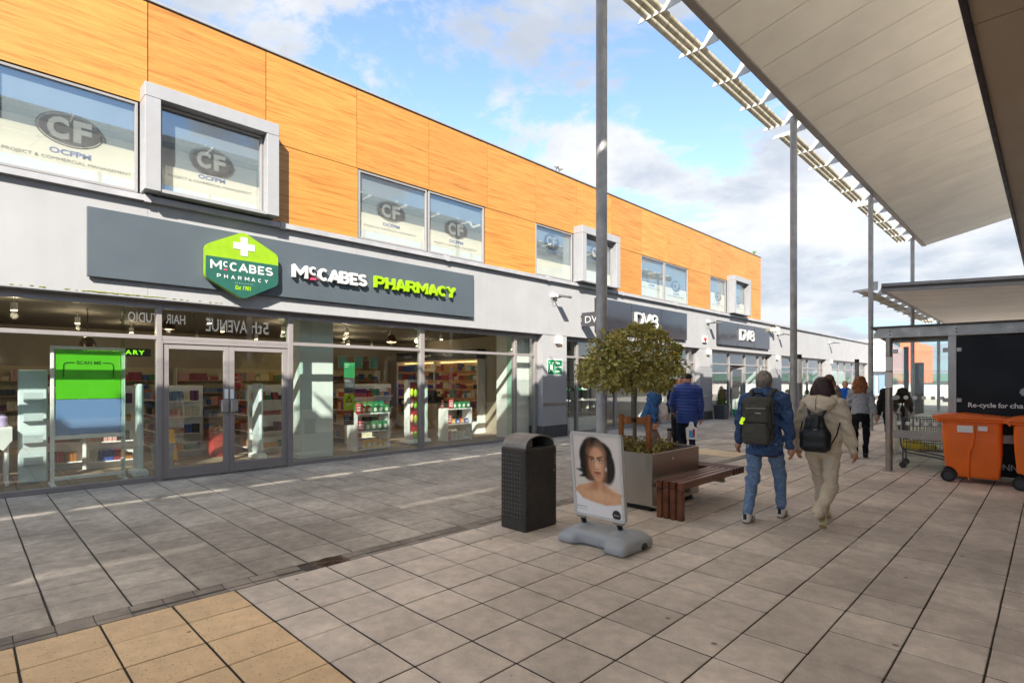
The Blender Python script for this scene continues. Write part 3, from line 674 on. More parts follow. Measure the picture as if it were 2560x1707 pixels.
# ---------------------------------------------------------------- shopfronts
def vert(y0,y1,z0,z1,x0=-10.28,x1=-10.165,m=None,name='mullion'):
    mb=MB(); mb.box(x0,x1,y0,y1,z0,z1,c=.005); return obj(name,mb,m or m_frame,bld)
def horiz(y0,y1,z0,z1,name='transom',m=None,x1=-10.172):
    mb=MB(); mb.box(-10.275,x1,y0,y1,z0,z1,c=.005); return obj(name,mb,m or m_frame,bld)
def pane(y0,y1,z0,z1,mt=None,name='shop_pane'):
    mb=MB(); mb.box(XG-.006,XG+.006,y0,y1,z0,z1); return obj(name,mb,mt or m_glass,bld)
def front(ys_,zt,head,sill,door=None,dm=None):
    """ys_: mullion intervals"""
    for a,b in ys_: vert(a,b,0,head)
    for (a0,a1),(b0,b1) in zip(ys_[:-1],ys_[1:]):
        horiz(a1,b0,head-.11,head-.001,'head_rail'); horiz(a1,b0,zt,zt+.065)
        pane(a1,b0,zt+.065,head-.11)
        if door is None or not (a1-.01<=door[0] and b0+.01>=door[1]):
            horiz(a1,b0,.0,sill,'sill_rail'); pane(a1,b0,sill,zt)
front([(-5.1,-5.02),(-1.05,-.97),(2.21,2.285),(4.33,4.42),(7.33,7.45),(10.38,10.47),(11.17,11.285)],2.262,2.868,.075,door=(2.285,4.33))
def door_leaf(y0,y1,hside,name='door'):
    mb=MB(); st=.085
    mb.box(-10.25,-10.19,y0,y0+st,.015,2.2,c=.005); mb.box(-10.25,-10.19,y1-st,y1,.015,2.2,c=.005)
    mb.box(-10.249,-10.191,y0+st,y1-st,.015,.18,c=.005); mb.box(-10.249,-10.191,y0+st,y1-st,2.12,2.2,c=.005)
    d=obj(name,mb,m_frame,bld)
    mb=MB(); mb.box(XG-.006,XG+.006,y0+st-.004,y1-st+.004,.176,2.124); obj('door_pane',mb,m_glass,d)
    yh=y1-.13 if hside>0 else y0+.02
    mb=MB(); mb.box(-10.19,-10.15,yh,yh+.11,1.06,1.27,c=.01); obj('handle',mb,M('handle_satin','#b0adaa',.35,metal=.7),d)
    mb=MB(); yy=y1-.075 if hside>0 else y0+.012; mb.box(-10.19,-10.187,yy,yy+.06,1.29,1.46); obj('notice',mb,m_white,d)
    return d
vert(2.287,2.30,0,2.26,name='door_jamb'); vert(4.315,4.328,0,2.26,name='door_jamb')
horiz(2.30,4.315,2.205,2.262,'door_head')
door_leaf(2.303,3.297,1); door_leaf(3.303,4.312,-1)
mb=MB(); mb.box(-10.3,-10.1,2.29,4.32,-.01,.012); obj('threshold',mb,m_steel,bld)
# glass fins behind the big panes
m_fin=M_glass('fin_glass',(.80,.93,.88),.02,1.5)
for y in (1.80,7.40,10.43,4.375): 
    mb=MB(); mb.box(-10.5,-10.285,y-.008,y+.008,.05,2.85); obj('glass_fin',mb,m_fin,bld)
# second shop
front([(12.34,12.41),(13.05,13.14),(15.1,15.19),(16.2,16.29),(18.0,18.09),(19.4,19.49),(20.1,20.19),(20.62,20.71)],2.262,2.868,.075)
front([(21.84,21.9),(22.2,22.28),(23.95,24.05),(25.7,25.8),(27.3,27.4),(28.1,28.2),(28.54,28.61)],2.262,2.868,.075,door=(24.05,25.7))
front([(29.96,30.05),(32.0,32.1),(33.9,34.0),(34.9,35.0),(37.2,37.3),(37.78,37.85)],2.262,2.868,.075)
front([(39.0,39.1),(41.4,41.5),(43.0,43.1),(45.0,45.1),(47.0,47.1),(48.55,48.63)],2.262,2.868,.075)
# open door of the third shop
mb=MB(); mb.box(-10.27,-10.21,24.05,24.12,.0,2.25); mb.box(-10.27,-10.21,25.63,25.70,0,2.25); obj('door_jamb',mb,m_lframe,bld)
mb=MB(); mb.T=Matrix.Translation((-10.24,25.6,0))@Matrix.Rotation(math.radians(75),4,'Z')
for a in ((0,.07,0,2.2),(.75,.82,0,2.2),(.07,.75,0,.12),(.07,.75,2.1,2.2)): mb.box(a[0]-.82,a[1]-.82,-.03,.03,a[2],a[3])
od=obj('open_door',mb,m_lframe,bld)
mb=MB(); mb.T=Matrix.Translation((-10.24,25.6,0))@Matrix.Rotation(math.radians(75),4,'Z'); mb.box(-.75,-.07,-.005,.005,.12,2.1); obj('door_pane',mb,m_glass,od)
# frosted backing panels in the farther shops
m_frost=M('frosted_panel','#b9c0c2',.5,var=.05)
for a,b in ((41.5,43.0),(39.1,41.4)): 
    mb=MB(); mb.box(XG-.03,XG-.02,a,b,.08,2.26); obj('frosted_panel',mb,m_frost,bld)

# moss along the white strip above the shop windows
mb=MB(); R=random.Random(6)
for i in range(150):
    y_=1.25+abs(R.gauss(0,.55)) if i<110 else R.uniform(.2,3.4); r_=R.uniform(.006,.018); mb.sph((XF+.008+R.uniform(-.004,.006),y_,2.905+R.uniform(-.002,.008)),(r_*.8,r_*1.7,r_*.6),6,4)
o=obj('moss',mb,M('moss','#6d6f2c',.95,var=.3,vs=60),bld,smooth=60,fix=False); o['kind']='stuff'
# ---------------------------------------------------------------- shop interiors
m_ifloor=M('shop_floor_tiles','#8c7a68',.35,var=.1,vs=2,spec=.5)
m_iwall=M('shop_wall','#a89a86',.7,var=.04)
m_iceil=M('shop_ceiling','#857d72',.8,var=.03)
mb=MB(); mb.box(-17.5,-10.28,-5.0,11.3,-.02,.004); struct('shop_floor',mb,M_farpave('shop_floor_tile','#97826c','#8b7763','#5d5044',.6,.6))
mb=MB(); mb.box(-17.5,-10.46,-5.0,11.3,2.93,2.98); struct('shop_ceiling',mb,m_iceil)
mb=MB(); mb.box(-17.6,-17.5,-5.0,11.4,0,2.95); struct('shop_back_wall',mb,m_iwall)
mb=MB(); mb.box(-17.5,-10.47,11.3,11.4,0,2.95); struct('shop_side_wall',mb,m_iwall)
mb=MB(); mb.box(-17.5,-10.47,-5.04,-5.0,0,2.95); struct('shop_side_wall',mb,m_iwall)
for n,(a,b,c) in enumerate(((12.33,20.7,'#cfd3d0'),(21.83,28.6,'#c3c7c4'),(29.95,37.9,'#8f9aa3'),(39.0,48.6,'#9aa0a3'))):
    mw=M('unit_wall_%d'%n,c,.8,var=.05)
    mb=MB(); mb.box(-16,-10.28,a,b,-.02,.004); struct('shop_floor',mb,m_ifloor)
    mb=MB(); mb.box(-16,-10.46,a,b,2.93,2.98); struct('shop_ceiling',mb,m_iceil)
    mb=MB(); mb.box(-16.1,-16,a,b,0,2.95); struct('shop_back_wall',mb,mw)
    mb=MB(); mb.box(-16,-10.47,b-.02,b+.05,0,2.95); struct('shop_side_wall',mb,mw)
    mb=MB(); mb.box(-16,-10.47,a-.05,a,0,2.95); struct('shop_side_wall',mb,mw)
# white column just behind the glass
mb=MB(); mb.box(-11.5,-10.86,4.86,5.58,0,2.93,c=.01); ic=struct('interior_column',mb,M('column_white','#dfe3de',.5,var=.02))
mb=MB(); mb.box(-11.25,-10.5,10.75,11.29,.0,2.93); struct('window_return',mb,m_white)
# ceiling lights (lit in the photograph)
m_bulb=M_emit('lamp_warm','#ffd9a0',6)
m_shade=M('pendant_shade','#6e5a46',.3,metal=.7)
k=0
for i,(x,y) in enumerate([(-11.6,.6),(-11.6,3.4),(-11.8,6.4),(-11.8,9.2),(-13.4,1.6),(-13.4,4.2),(-13.4,7.2),(-13.6,9.8),(-15.2,2.8),(-15.2,5.6),(-15.4,8.4),(-16.4,4.5),(-12.6,8.1),(-14.3,6.3),(-12.5,5.2),(-16.2,9.7),(-14.4,-.5),(-12.4,-1.2),(-14.6,10.4),(-16.4,7.2)]):
    t=thing('ceiling_spotlight','small lit spotlight hanging from the chemist shop ceiling','ceiling light',(x,y,2.93),0,'lit spotlights on the chemist shop ceiling')
    mb=MB(); mb.cyl((0,0,0),(0,0,-.12),.008,n=6); mb.cyl((0,0,-.1),(0,0,-.22),.045,n=12); obj('lamp_housing',mb,m_white,t,smooth=40)
    mb=MB(); mb.cyl((0,0,-.221),(0,0,-.226),.036,n=12); obj('bulb',mb,m_bulb,t)
    if i%2==0:
        l=bpy.data.lights.new('spot_glow','POINT'); l.energy=2.4; l.color=(1,.8,.55); l.shadow_soft_size=.05
        lo=bpy.data.objects.new('spot_glow',l); COL.objects.link(lo); lo.parent=t; lo.location=(0,0,-.3)
for (x,y,z),lb in (((-12.5,2.92,2.70),'nearest the door'),((-12.6,1.65,2.29),'left of the door, behind the green poster stand'),((-12.5,8.08,2.70),'above the window displays')):
    t=thing('pendant_lamp','copper bell pendant lamp %s'%lb,'pendant lamp',(x,y,z))
    mb=MB(); mb.cyl((0,0,.1),(0,0,2.93-z),.006,n=6); obj('cord',mb,m_black,t)
    mb=MB(); mb.lathe([(.02,.12),(.07,.10),(.12,.03),(.135,-.08),(.13,-.08),(.115,.02),(.06,.09)],20,cap=False); obj('lamp_shade',mb,m_shade,t,smooth=50)
    mb=MB(); mb.sph((0,0,0),.04); obj('bulb',mb,m_bulb,t)
    l=bpy.data.lights.new('pendant_glow','POINT'); l.energy=1.2; l.color=(1,.75,.48); l.shadow_soft_size=.05
    lo=bpy.data.objects.new('pendant_glow',l); COL.objects.link(lo); lo.parent=t; lo.location=(0,0,-.1)
# window stickers on the chemist's glass
m_stg=M('sticker_green','#3f9a5f',.5); m_stl=M('sticker_lime','#7ec62c',.5); m_std=M('sticker_dark','#2c2b2e',.5); m_stx=M('sticker_grey','#5a5a5c',.5); m_red=M('red_card','#c22336',.5,var=.03)
def sticker(label,y0,y1,z0,z1,mt,rows,head=None):
    t=thing('window_notice',label,'notice',(XG-.012,y0,z0),world=True)
    mb=MB(); mb.box(XG-.012,XG-.009,y0,y1,z0,z1); obj('card',mb,mt,t)
    for (s_,yy,zz,w,h) in rows: text('lettering',s_,t,'+x',(XG-.0075,yy,zz),m_white,size=.05,width=w,height=h,bold=.001)
    return t
sticker('green opening hours notice at the top of the notice column',5.49,5.73,1.66,1.97,m_stg,[('Opening',5.51,1.91,.1,.03),('Hours',5.51,1.87,.07,.025)])
sticker('grey refund policy notice under the green one',5.50,5.725,1.34,1.65,m_stx,[('Return &',5.51,1.60,.1,.02),('Refund Policy',5.51,1.57,.14,.02),('Our goods are sold subject',5.51,1.52,.19,.012),('to our terms of sale and',5.51,1.49,.19,.012),('your rights are not affected',5.51,1.46,.19,.012)])
t=sticker('lime green CCTV notice with a black triangle',5.48,5.72,1.0,1.32,m_stl,[('CCTV',5.53,1.09,.13,.045)])
mb=MB(); mb.add([(XG-.0075,5.52,1.16),(XG-.0075,5.68,1.16),(XG-.0075,5.60,1.30)],[(0,1,2)]); obj('triangle',mb,m_std,t,fix=False)
mb=MB(); mb.add([(XG-.006,5.565,1.185),(XG-.006,5.63,1.18),(XG-.006,5.635,1.205),(XG-.006,5.60,1.235),(XG-.006,5.57,1.215)],[(0,1,2,3,4)]); obj('camera_pictogram',mb,m_stl,t,fix=False)
sticker('black management notice at the bottom of the notice column',5.48,5.71,.69,.995,m_std,[('Management',5.5,.91,.14,.025),('reserves right',5.5,.87,.15,.025),('to refuse',5.5,.83,.1,.025),('admission.',5.5,.79,.11,.025)])
# green and blue poster stand by the window
m_pg=M('poster_green','#4fae12',.45,var=.02,emit='#58d60e',es=.015); m_pb=M('poster_blue','#7796c4',.45,var=.02); m_pd=M('poster_ink','#1d4a12',.5)  # green print has a faint glow added to its colour
t=thing('poster_stand','tall white framed stand with lime green SCAN ME poster over blue','poster stand',(-10.83,1.44,0),world=True)
xp=-10.80
mb=MB(); mb.box(xp-.06,xp,.965,1.015,0,2.14,c=.008); obj('post',mb,m_white,t)
mb=MB(); mb.box(xp-.06,xp,1.86,1.91,0,2.14,c=.008); obj('post',mb,m_white,t)
mb=MB(); mb.box(xp-.055,xp-.005,1.015,1.86,2.09,2.14,c=.006); mb.box(xp-.055,xp-.005,1.015,1.86,.70,.76,c=.006); mb.box(xp-.05,xp-.01,1.015,1.86,.08,.13); obj('rail',mb,m_white,t)
mb=MB(); mb.box(xp-.3,xp+.2,.96,1.02,0,.03); mb.box(xp-.3,xp+.2,1.855,1.915,0,.03); obj('foot',mb,m_white,t)
mb=MB(); mb.box(xp-.04,xp-.02,1.03,1.845,1.32,2.08); obj('green_poster',mb,m_pg,t)
mb=MB(); mb.box(xp-.04,xp-.02,1.03,1.845,.77,1.312); obj('blue_poster',mb,m_pb,t)
text('lettering','SCAN ME',t,'+x',(xp-.017,1.28,1.86),m_pd,size=.08,width=.31,height=.055,bold=.002)
mb=MB()
for sgn in (-1,1):
    c0=1.437; pts=[(c0+sgn*.18,1.887),(c0+sgn*.27,1.887),(c0+sgn*.30,1.875),(c0+sgn*.315,1.845),(c0+sgn*.315,1.66)]
    for a,b in zip(pts[:-1],pts[1:]): mb.tube([(xp-.018,*a),(xp-.018,*b)],.008,6)
obj('bracket_print',mb,m_pd,t)
# leaflet dispenser, table, gates, bucket, wet floor sign
m_pale=M('pale_plastic','#cfdadb',.4,var=.03)
t=thing('leaflet_dispenser','tall pale leaflet dispenser standing left of the poster stand','leaflet stand',(-11.35,.8,0),world=True)
mb=MB(); mb.box(-11.42,-11.36,.63,.985,0,1.78,c=.02); obj('back_board',mb,m_pale,t)
for z in (.28,.62,.96,1.28):
    mb=MB(); mb.prism([(-11.36,z),(-11.28,z+.02),(-11.26,z+.14),(-11.265,z+.14),(-11.285,z+.03),(-11.36,z+.01)],'y',.69,.92); obj('pocket',mb,m_pale,t)
t=thing('display_table','white cloth covered table at the left edge of the shop window','table',(-11.25,.2,0),world=True)
for x,y in ((-11.3,.50),(-11.75,.50),(-11.3,-.35),(-11.75,-.35)):
    mb=MB(); mb.cyl((x,y,0),(x,y,.85),.02,.03,n=8); obj('leg',mb,m_white,t)
mb=MB(); mb.box(-11.8,-11.24,-.45,.56,.86,.9); 
mb.prism([(-.45,.88),(.56,.88),(.56,.70),(.46,.55),(.35,.62),(.2,.5),(.0,.6),(-.2,.5),(-.45,.6)],'x',-11.245,-11.235); obj('tablecloth',mb,m_white,t)
t=thing('gift_jar','lilac gift jar on the white cloth covered table','jar',(-11.4,.45,.9))
mb=MB(); mb.lathe([(.05,0),(.07,.02),(.07,.14),(.04,.17),(.04,.2)],16); obj('jar_body',mb,M('lilac_glass','#b7a3c9',.3,var=.1),t,smooth=40)
def gate(x,y,lab):
    t=thing('security_gate','slim white anti-theft gate %s'%lab,'security gate',(x,y,0))
    mb=MB(); mb.box(-.2,.2,-.04,.04,.05,1.55,c=.03); obj('panel',mb,m_pale,t)
    mb=MB(); mb.box(-.24,.24,-.11,.11,0,.12,c=.03); obj('base',mb,m_white,t)
gate(-10.98,2.12,'left of the shop doors'); gate(-11.6,4.30,'right of the shop doors')
t=thing('waste_bucket','ribbed grey tapered bucket just inside the doors','bucket',(-11.6,2.62,0))
pr=[]
for i in range(9): z=i*.05; pr+= [(.14+.05*z/.4,z),(.145+.05*z/.4,z+.03)]
mb=MB(); mb.lathe(pr+[(.20,.44),(.18,.42)],24); obj('bucket_body',mb,M('grey_pail','#8e9aa0',.4,metal=.3),t,smooth=30)
t=thing('wet_floor_sign','yellow folding wet floor warning sign inside the doors','warning sign',(-12.7,2.95,0),math.radians(90))
m_yel=M('yellow_plastic','#f2b707',.4,var=.03)
mb=MB()
for s_ in (-1,1): mb.add([(-.15,s_*.14,0),(.15,s_*.14,0),(.1,s_*.02,.62),(-.1,s_*.02,.62),(-.15,s_*.155,0),(.15,s_*.155,0),(.1,s_*.035,.62),(-.1,s_*.035,.62)],[(0,1,2,3),(4,5,6,7),(0,1,5,4),(1,2,6,5),(2,3,7,6),(3,0,4,7)])
mb.add([(-.1,-.034,.621),(.1,-.034,.621),(.1,.034,.621),(-.1,.034,.621)],[(0,1,2,3)])
obj('sign_leaf',mb,m_yel,t)
mb=MB(); mb.add([(-.07,-.137,.15),(.07,-.137,.15),(0,-.112,.28)],[(0,1,2)]); obj('warning_triangle',mb,m_black,t,fix=False)
# window display shelves with boxed goods
m_boxg=M('carton_green','#2a7a4a',.45,var=.05,vs=9,rand=.08); m_boxw=M('carton_label','#e6e2d6',.5); m_boxy=M('carton_yellow','#e2a21c',.45,var=.06,rand=.06); m_boxb=M('carton_blue','#3f58a8',.45,rand=.1); m_boxo=M('carton_orange','#d9762a',.45,rand=.1)
def goods(label,grp,x,y,z,w,d,h,mt,disc=True):
    t=thing('product_box',label,'box',(x,y,z),0,grp)
    mb=MB(); mb.box(-d/2,d/2,-w/2,w/2,0,h,c=.004); obj('carton',mb,mt,t)
    mb=MB()
    n=10; 
    if disc: mb.add([(d/2+.002,w*.3*math.cos(2*PI*i/n),h*.42+h*.28*math.sin(2*PI*i/n)) for i in range(n)],[tuple(range(n))]); obj('print_label',mb,m_boxw,t,fix=False)
    else: mb.quad((d/2+.002,-w*.3,h*.2),(d/2+.002,w*.3,h*.2),(d/2+.002,w*.3,h*.65),(d/2+.002,-w*.3,h*.65)); obj('print_label',mb,m_boxw,t,fix=False)
def price(label,x,y,z,w,h,turn=0):
    t=thing('price_card',label,'price card',(x,y,z),turn)
    mb=MB(); mb.box(-.006,.006,-w/2,w/2,0,h); obj('card',mb,m_red,t)
    for s_,zz,hh in (("BUY 1 GET 1",.78,.10),('HALF',.48,.2),('PRICE',.2,.2)):
        me=text_mesh(s_,.05,width=w*.8,height=h*hh,bold=.003,mat=m_white,align='CENTER'); me.transform(Matrix.Translation((.008,0,h*zz))@FACE['+x']); obj('lettering',me,None,t)
def shelf_unit(label,x0,x1,y0,y1):
    t=thing('display_shelf',label,'shelf',((x0+x1)/2,(y0+y1)/2,0),world=True)
    for y in (y0,y1-.035):
        mb=MB(); mb.box(x0,x1,y,y+.035,0,.86,c=.004); obj('side_panel',mb,m_white,t)
    for z in (.02,.42,.825):
        mb=MB(); mb.box(x0,x1-.003,y0+.035,y1-.035,z,z+.035,c=.004); obj('shelf',mb,m_white,t)
    return t
shelf_unit('white display shelf with green and yellow boxes left of the middle mullion',-11.55,-11.12,6.27,7.14)
for i in range(5): goods('green carton in the front row on top of the left display shelf','green cartons on top of the left display',-11.2,6.47+.15*i,.862,.14,.1,.17,m_boxg)
for i in range(5): goods('green carton in the raised back row on top of the left display shelf','green cartons in the back row',-11.38,6.45+.15*i,.862,.14,.1,.26,m_boxg)
for i in range(4): goods('green carton on the middle level of the left display shelf','green cartons on the middle level',-11.2,6.58+.155*i,.457,.14,.1,.2,m_boxg)
for i in range(5): goods('yellow carton on the bottom level of the left display shelf','yellow cartons on the bottom level',-11.2,6.46+.15*i,.057,.14,.1,.15+.03*(i%3),m_boxy,False)
price('red half price card on top of the left display shelf',-11.1,6.33,.862,.17,.23); price('red half price card on the middle level of the left display',-11.14,6.40,.457,.15,.24); price('red half price card on the bottom level of the left display',-11.14,6.36,.057,.11,.22)
shelf_unit('white display shelf with mixed boxes right of the middle mullion',-11.62,-11.24,8.96,9.82)
for i in range(4): goods('green carton on top of the right display shelf','green cartons on the right display',-11.32,9.24+.155*i,.862,.14,.1,.17,m_boxg)
for i,mt in enumerate((m_boxy,m_boxb,m_boxo,m_boxb)): goods(('yellow','blue','orange','second blue')[i]+' carton on the middle level of the right display shelf','mixed cartons',-11.32,9.2+.15*i,.457,.13,.1,.12,mt,False)
for i in range(4): goods('white and yellow carton on the bottom level of the right display shelf','small white cartons',-11.32,9.17+.13*i,.057,.11,.1,.2,M('carton_white','#dfd6bd',.5,rand=.05),False)
price('red half price card on top of the right display shelf',-11.26,9.1,.862,.15,.24); price('red half price card leaning at the back of the right display',-11.5,9.0,.862,.15,.23,.5); price('red half price card on the middle level of the right display',-11.27,9.07,.457,.11,.24); price('red half price card on the bottom level of the right display',-11.27,9.07,.057,.09,.22)
# tall promotional stand between them
t=thing('promotion_stand','tall white stand with red back and hanging colourful packets','display stand',(-11.45,8.0,0),world=True)
mb=MB(); mb.box(-11.7,-11.25,7.78,8.5,0,.13,c=.05); obj('base',mb,m_white,t)
mb=MB(); mb.box(-11.6,-11.42,7.86,7.93,.13,1.62,c=.01); mb.box(-11.6,-11.42,8.40,8.47,.13,1.62,c=.01); mb.box(-11.6,-11.42,7.93,8.40,1.56,1.62,c=.01); obj('frame',mb,m_white,t)
mb=MB(); mb.box(-11.56,-11.54,7.93,8.40,.13,1.56); obj('back_panel',mb,M('stand_red','#b5252e',.5),t)
R=random.Random(11)
for z in (1.28,1.0,.62,.24):
    for i in range(4):
        c=R.choice(['#9fd326','#d43a52','#e06a7a','#c9d23a','#efc7b4','#c7415f'])
        mb=MB(); y=7.99+.11*i; dz=R.uniform(-.03,.03); mb.sph((-11.44,y,z+dz),(.04,.05,.11),8,6); obj('packet',mb,M('packet_'+c,c,.35,var=.2,vs=20),t,smooth=60)
# gondola shelving deeper inside, side wall perfume shelves, counter
R=random.Random(4)
GOODC=['#a83a35','#34509a','#c9c2b4','#6a3060','#c0893a','#3a7a55','#2c2c30','#a0662f','#c99a94','#6f86a8','#d8cdb0','#8f3347']
m_goods=[M('goods_%d'%i,c,.45,var=.15,vs=12) for i,c in enumerate(GOODC)]
def stock(parent,axis,a0,a1,fix0,depth,z,h,seed):
    R=random.Random(seed); mb=MB(); a=a0
    while a<a1-.03:
        run=R.randint(2,6); c=R.randrange(len(GOODC)); w=R.uniform(.03,.075); hh=h*R.uniform(.35,.92)
        for _ in range(run):
            if a+w>a1: break
            if axis=='x': mb.box(a,a+w*.9,fix0,fix0+depth,z,z+hh*R.uniform(.94,1),c)
            else: mb.box(fix0,fix0+depth,a,a+w*.9,z,z+hh*R.uniform(.94,1),c)
            a+=w
        a+=R.uniform(0,.03)
    o=obj('stock',mb,m_goods,parent,fix=False); o['kind']='stuff'
def wall_shelf(label,x0,x1,y0,y1,axis,levels,top,back,seed,light=False):
    t=thing('shelving',label,'shelving',((x0+x1)/2,(y0+y1)/2,0),world=True)
    mt=M('shelf_beech','#b98f5e',.5,var=.1)
    if axis=='x': # runs along X, faces -Y
        mb=MB(); mb.box(x0,x1,y1-.02,y1,0,top); obj('back_board',mb,back,t)
        for x in (x0,x1,(x0+x1)/2): mb=MB(); mb.box(x-.015,x+.015,y0,y1-.02,0,top); obj('upright',mb,m_white,t)
        mb=MB(); mb.box(x0,x1,y0-.02,y1-.02,0,.35); obj('drawer_base',mb,m_white,t)
        for i,z in enumerate(levels):
            mb=MB(); mb.box(x0+.016,x1-.016,y0,y1-.021,z-.02,z); obj('shelf',mb,mt,t)
            stock(t,'x',x0+.05,x1-.05,y0+.03,.15,z,.26,seed+i)
            if light:
                mb=MB(); mb.box(x0+.05,x1-.05,y1-.05,y1-.04,z+.285,z+.295); obj('light_strip',mb,M_emit('shelf_strip','#ffd08a',1.6),t)
    else:
        mb=MB(); mb.box(x0,x0+.02,y0,y1,0,top); obj('back_board',mb,back,t)
        for y in (y0,y1): mb=MB(); mb.box(x0+.02,x1,y-.015,y+.015,0,top); obj('upright',mb,m_white,t)
        for i,z in enumerate(levels):
            mb=MB(); mb.box(x0+.021,x1,y0+.016,y1-.016,z-.02,z); obj('shelf',mb,mt,t)
            stock(t,'y',y0+.05,y1-.05,x1-.18,.15,z,.28,seed+i)
    return t
m_bk=M('shelf_back','#c9b896',.7)
t=wall_shelf('fragrance shelving along the side wall with warm lit shelves',-16.6,-12.3,10.95,11.29,'x',[.5,.78,1.06,1.34,1.62,1.9],2.25,m_bk,20,True)
mb=MB(); mb.box(-16.6,-12.3,10.93,11.29,2.25,2.55); obj('header',mb,m_black,t)
for x in (-16.1,-15.0,-13.9,-12.9): text('lettering','Fragrance',t,'-y',(x,10.925,2.36),m_white,size=.1,width=.42,height=.09)
wall_shelf('long product shelving on the back wall of the chemist shop',-17.49,-17.15,4.2,10.6,'y',[.2,.55,.9,1.25,1.6],1.95,m_bk,40)
wall_shelf('product shelving on the back wall left of the doors',-17.49,-17.15,-4.5,3.9,'y',[.2,.55,.9,1.25,1.6],1.95,m_bk,60)
def gondola(label,x,y,ln,seed):
    t=thing('gondola_shelf',label,'shelving',(x,y,0),world=True)
    mb=MB(); mb.box(x-ln/2,x+ln/2,y-.02,y+.02,0,1.5); obj('back_board',mb,m_iwall,t)
    mb=MB(); mb.box(x+ln/2,x+ln/2+.03,y-.4,y+.4,0,1.5,c=.01); obj('end_panel',mb,m_white,t)
    for i,z in enumerate((.15,.5,.85,1.18)):
        mb=MB(); mb.box(x-ln/2,x+ln/2,y-.36,y-.02,z-.02,z); obj('shelf',mb,m_white,t); stock(t,'x',x-ln/2+.05,x+ln/2-.03,y-.33,.15,z,.26,seed+i)
        mb=MB(); mb.box(x+ln/2+.03,x+ln/2+.2,y-.36,y+.36,z-.02,z); obj('end_shelf',mb,m_white,t); stock(t,'y',y-.33,y+.33,x+ln/2+.05,.12,z,.24,seed+10+i)
gondola('free standing product shelf seen through the left door',-14.4,3.3,2.6,80); gondola('free standing product shelf left of the white column',-13.9,5.9,2.2,100)
gondola('free standing product shelf behind the window displays',-14.6,8.3,2.2,120); gondola('free standing product shelf behind the poster stand',-13.9,1.2,2.4,140)
gondola('low product shelf right inside the shop doors',-12.9,4.75,1.2,160); gondola('product shelf left inside the shop doors',-12.9,1.95,1.0,180); gondola('product shelf between the window displays and the counter',-13.3,7.2,1.3,200)
for (x_,y_,l_,c_) in ((-12.6,3.9,'red wire basket of wrapped goods inside the right door','#a8322c'),(-12.2,6.0,'purple dump bin of goods beside the white column','#6a3a70')):
    t=thing('dump_bin',l_,'display bin',(x_,y_,0)); mb=MB(); mb.lathe([(.22,0),(.26,.5),(.27,.5),(.27,.53),(.24,.53),(.2,.05)],18); obj('bin_body',mb,M('dump_'+c_,c_,.5,var=.1),t,smooth=40)
    R=random.Random(3); mb=MB()
    for i in range(26): mb.sph((R.uniform(-.17,.17),R.uniform(-.17,.17),.5+R.uniform(0,.1)),(.05,.04,.05),7,5,i%3)
    o=obj('wrapped_goods',mb,[M('wrap_red','#b03a38',.3),M('wrap_clear','#d0c0b0',.3),M('wrap_gold','#b98a3a',.3)],t,smooth=60,fix=False); o['kind']='stuff'
t=thing('hanging_poster','red launch poster hung inside the right door','poster',(-12.2,4.05,1.5),world=True); mb=MB(); mb.box(-12.21,-12.2,3.95,4.2,1.45,1.75); obj('card',mb,m_red,t); text('lettering','NEW',t,'+x',(-12.197,3.98,1.64),m_white,size=.06,width=.16,height=.05); text('lettering','Launch',t,'+x',(-12.197,3.97,1.56),m_white,size=.06,width=.2,height=.05)
for i,y_ in enumerate((6.15,6.75,7.35,7.95)):
    t=thing('teal_bottle_panel','teal framed picture panel on the back shelving, %s of four from the left'%('first','second','third','fourth')[i],'panel',(-16.9,y_+2.2,2.0),world=True); mb=MB(); mb.box(-17.14,-17.1,y_+2.2,y_+2.55,2.0,2.45,c=.01); obj('frame',mb,m_iwall,t); mb=MB(); mb.box(-17.1,-17.095,y_+2.24,y_+2.51,2.04,2.41); obj('picture',mb,M('teal_print','#3f9a98',.4),t)
t=thing('sales_counter','white sales counter with a till behind the right window display','counter',(-13.3,10.0,0),world=True)
mb=MB(); mb.box(-13.9,-12.7,9.75,10.5,0,.95,c=.01); obj('counter_body',mb,m_iwall,t)
mb=MB(); mb.box(-13.95,-12.65,9.7,10.55,.95,.99,c=.006); obj('counter_top',mb,m_black,t)
t=thing('cash_register','black cash register standing on the sales counter','till',(-13.2,10.05,.99))
mb=MB(); mb.prism([(-.2,0),(.2,0),(.2,.1),(-.05,.14),(-.1,.32),(-.14,.32),(-.2,.14)],'x',-.18,.18); obj('till_body',mb,m_black,t)
t=thing('dispensary_sign','lime green DISPENSARY lettering hung inside above the poster stand','sign',(-11.9,1.9,2.0),world=True)
mb=MB(); mb.box(-11.96,-11.93,1.4,2.5,2.05,2.19); obj('sign_board',mb,m_dark,t)
text('lettering','DISPENSARY',t,'+x',(-11.925,1.50,2.08),M_emit('lime_letter','#9bff2a',.35),size=.1,width=.9,height=.08,bold=.002,space=1.25)
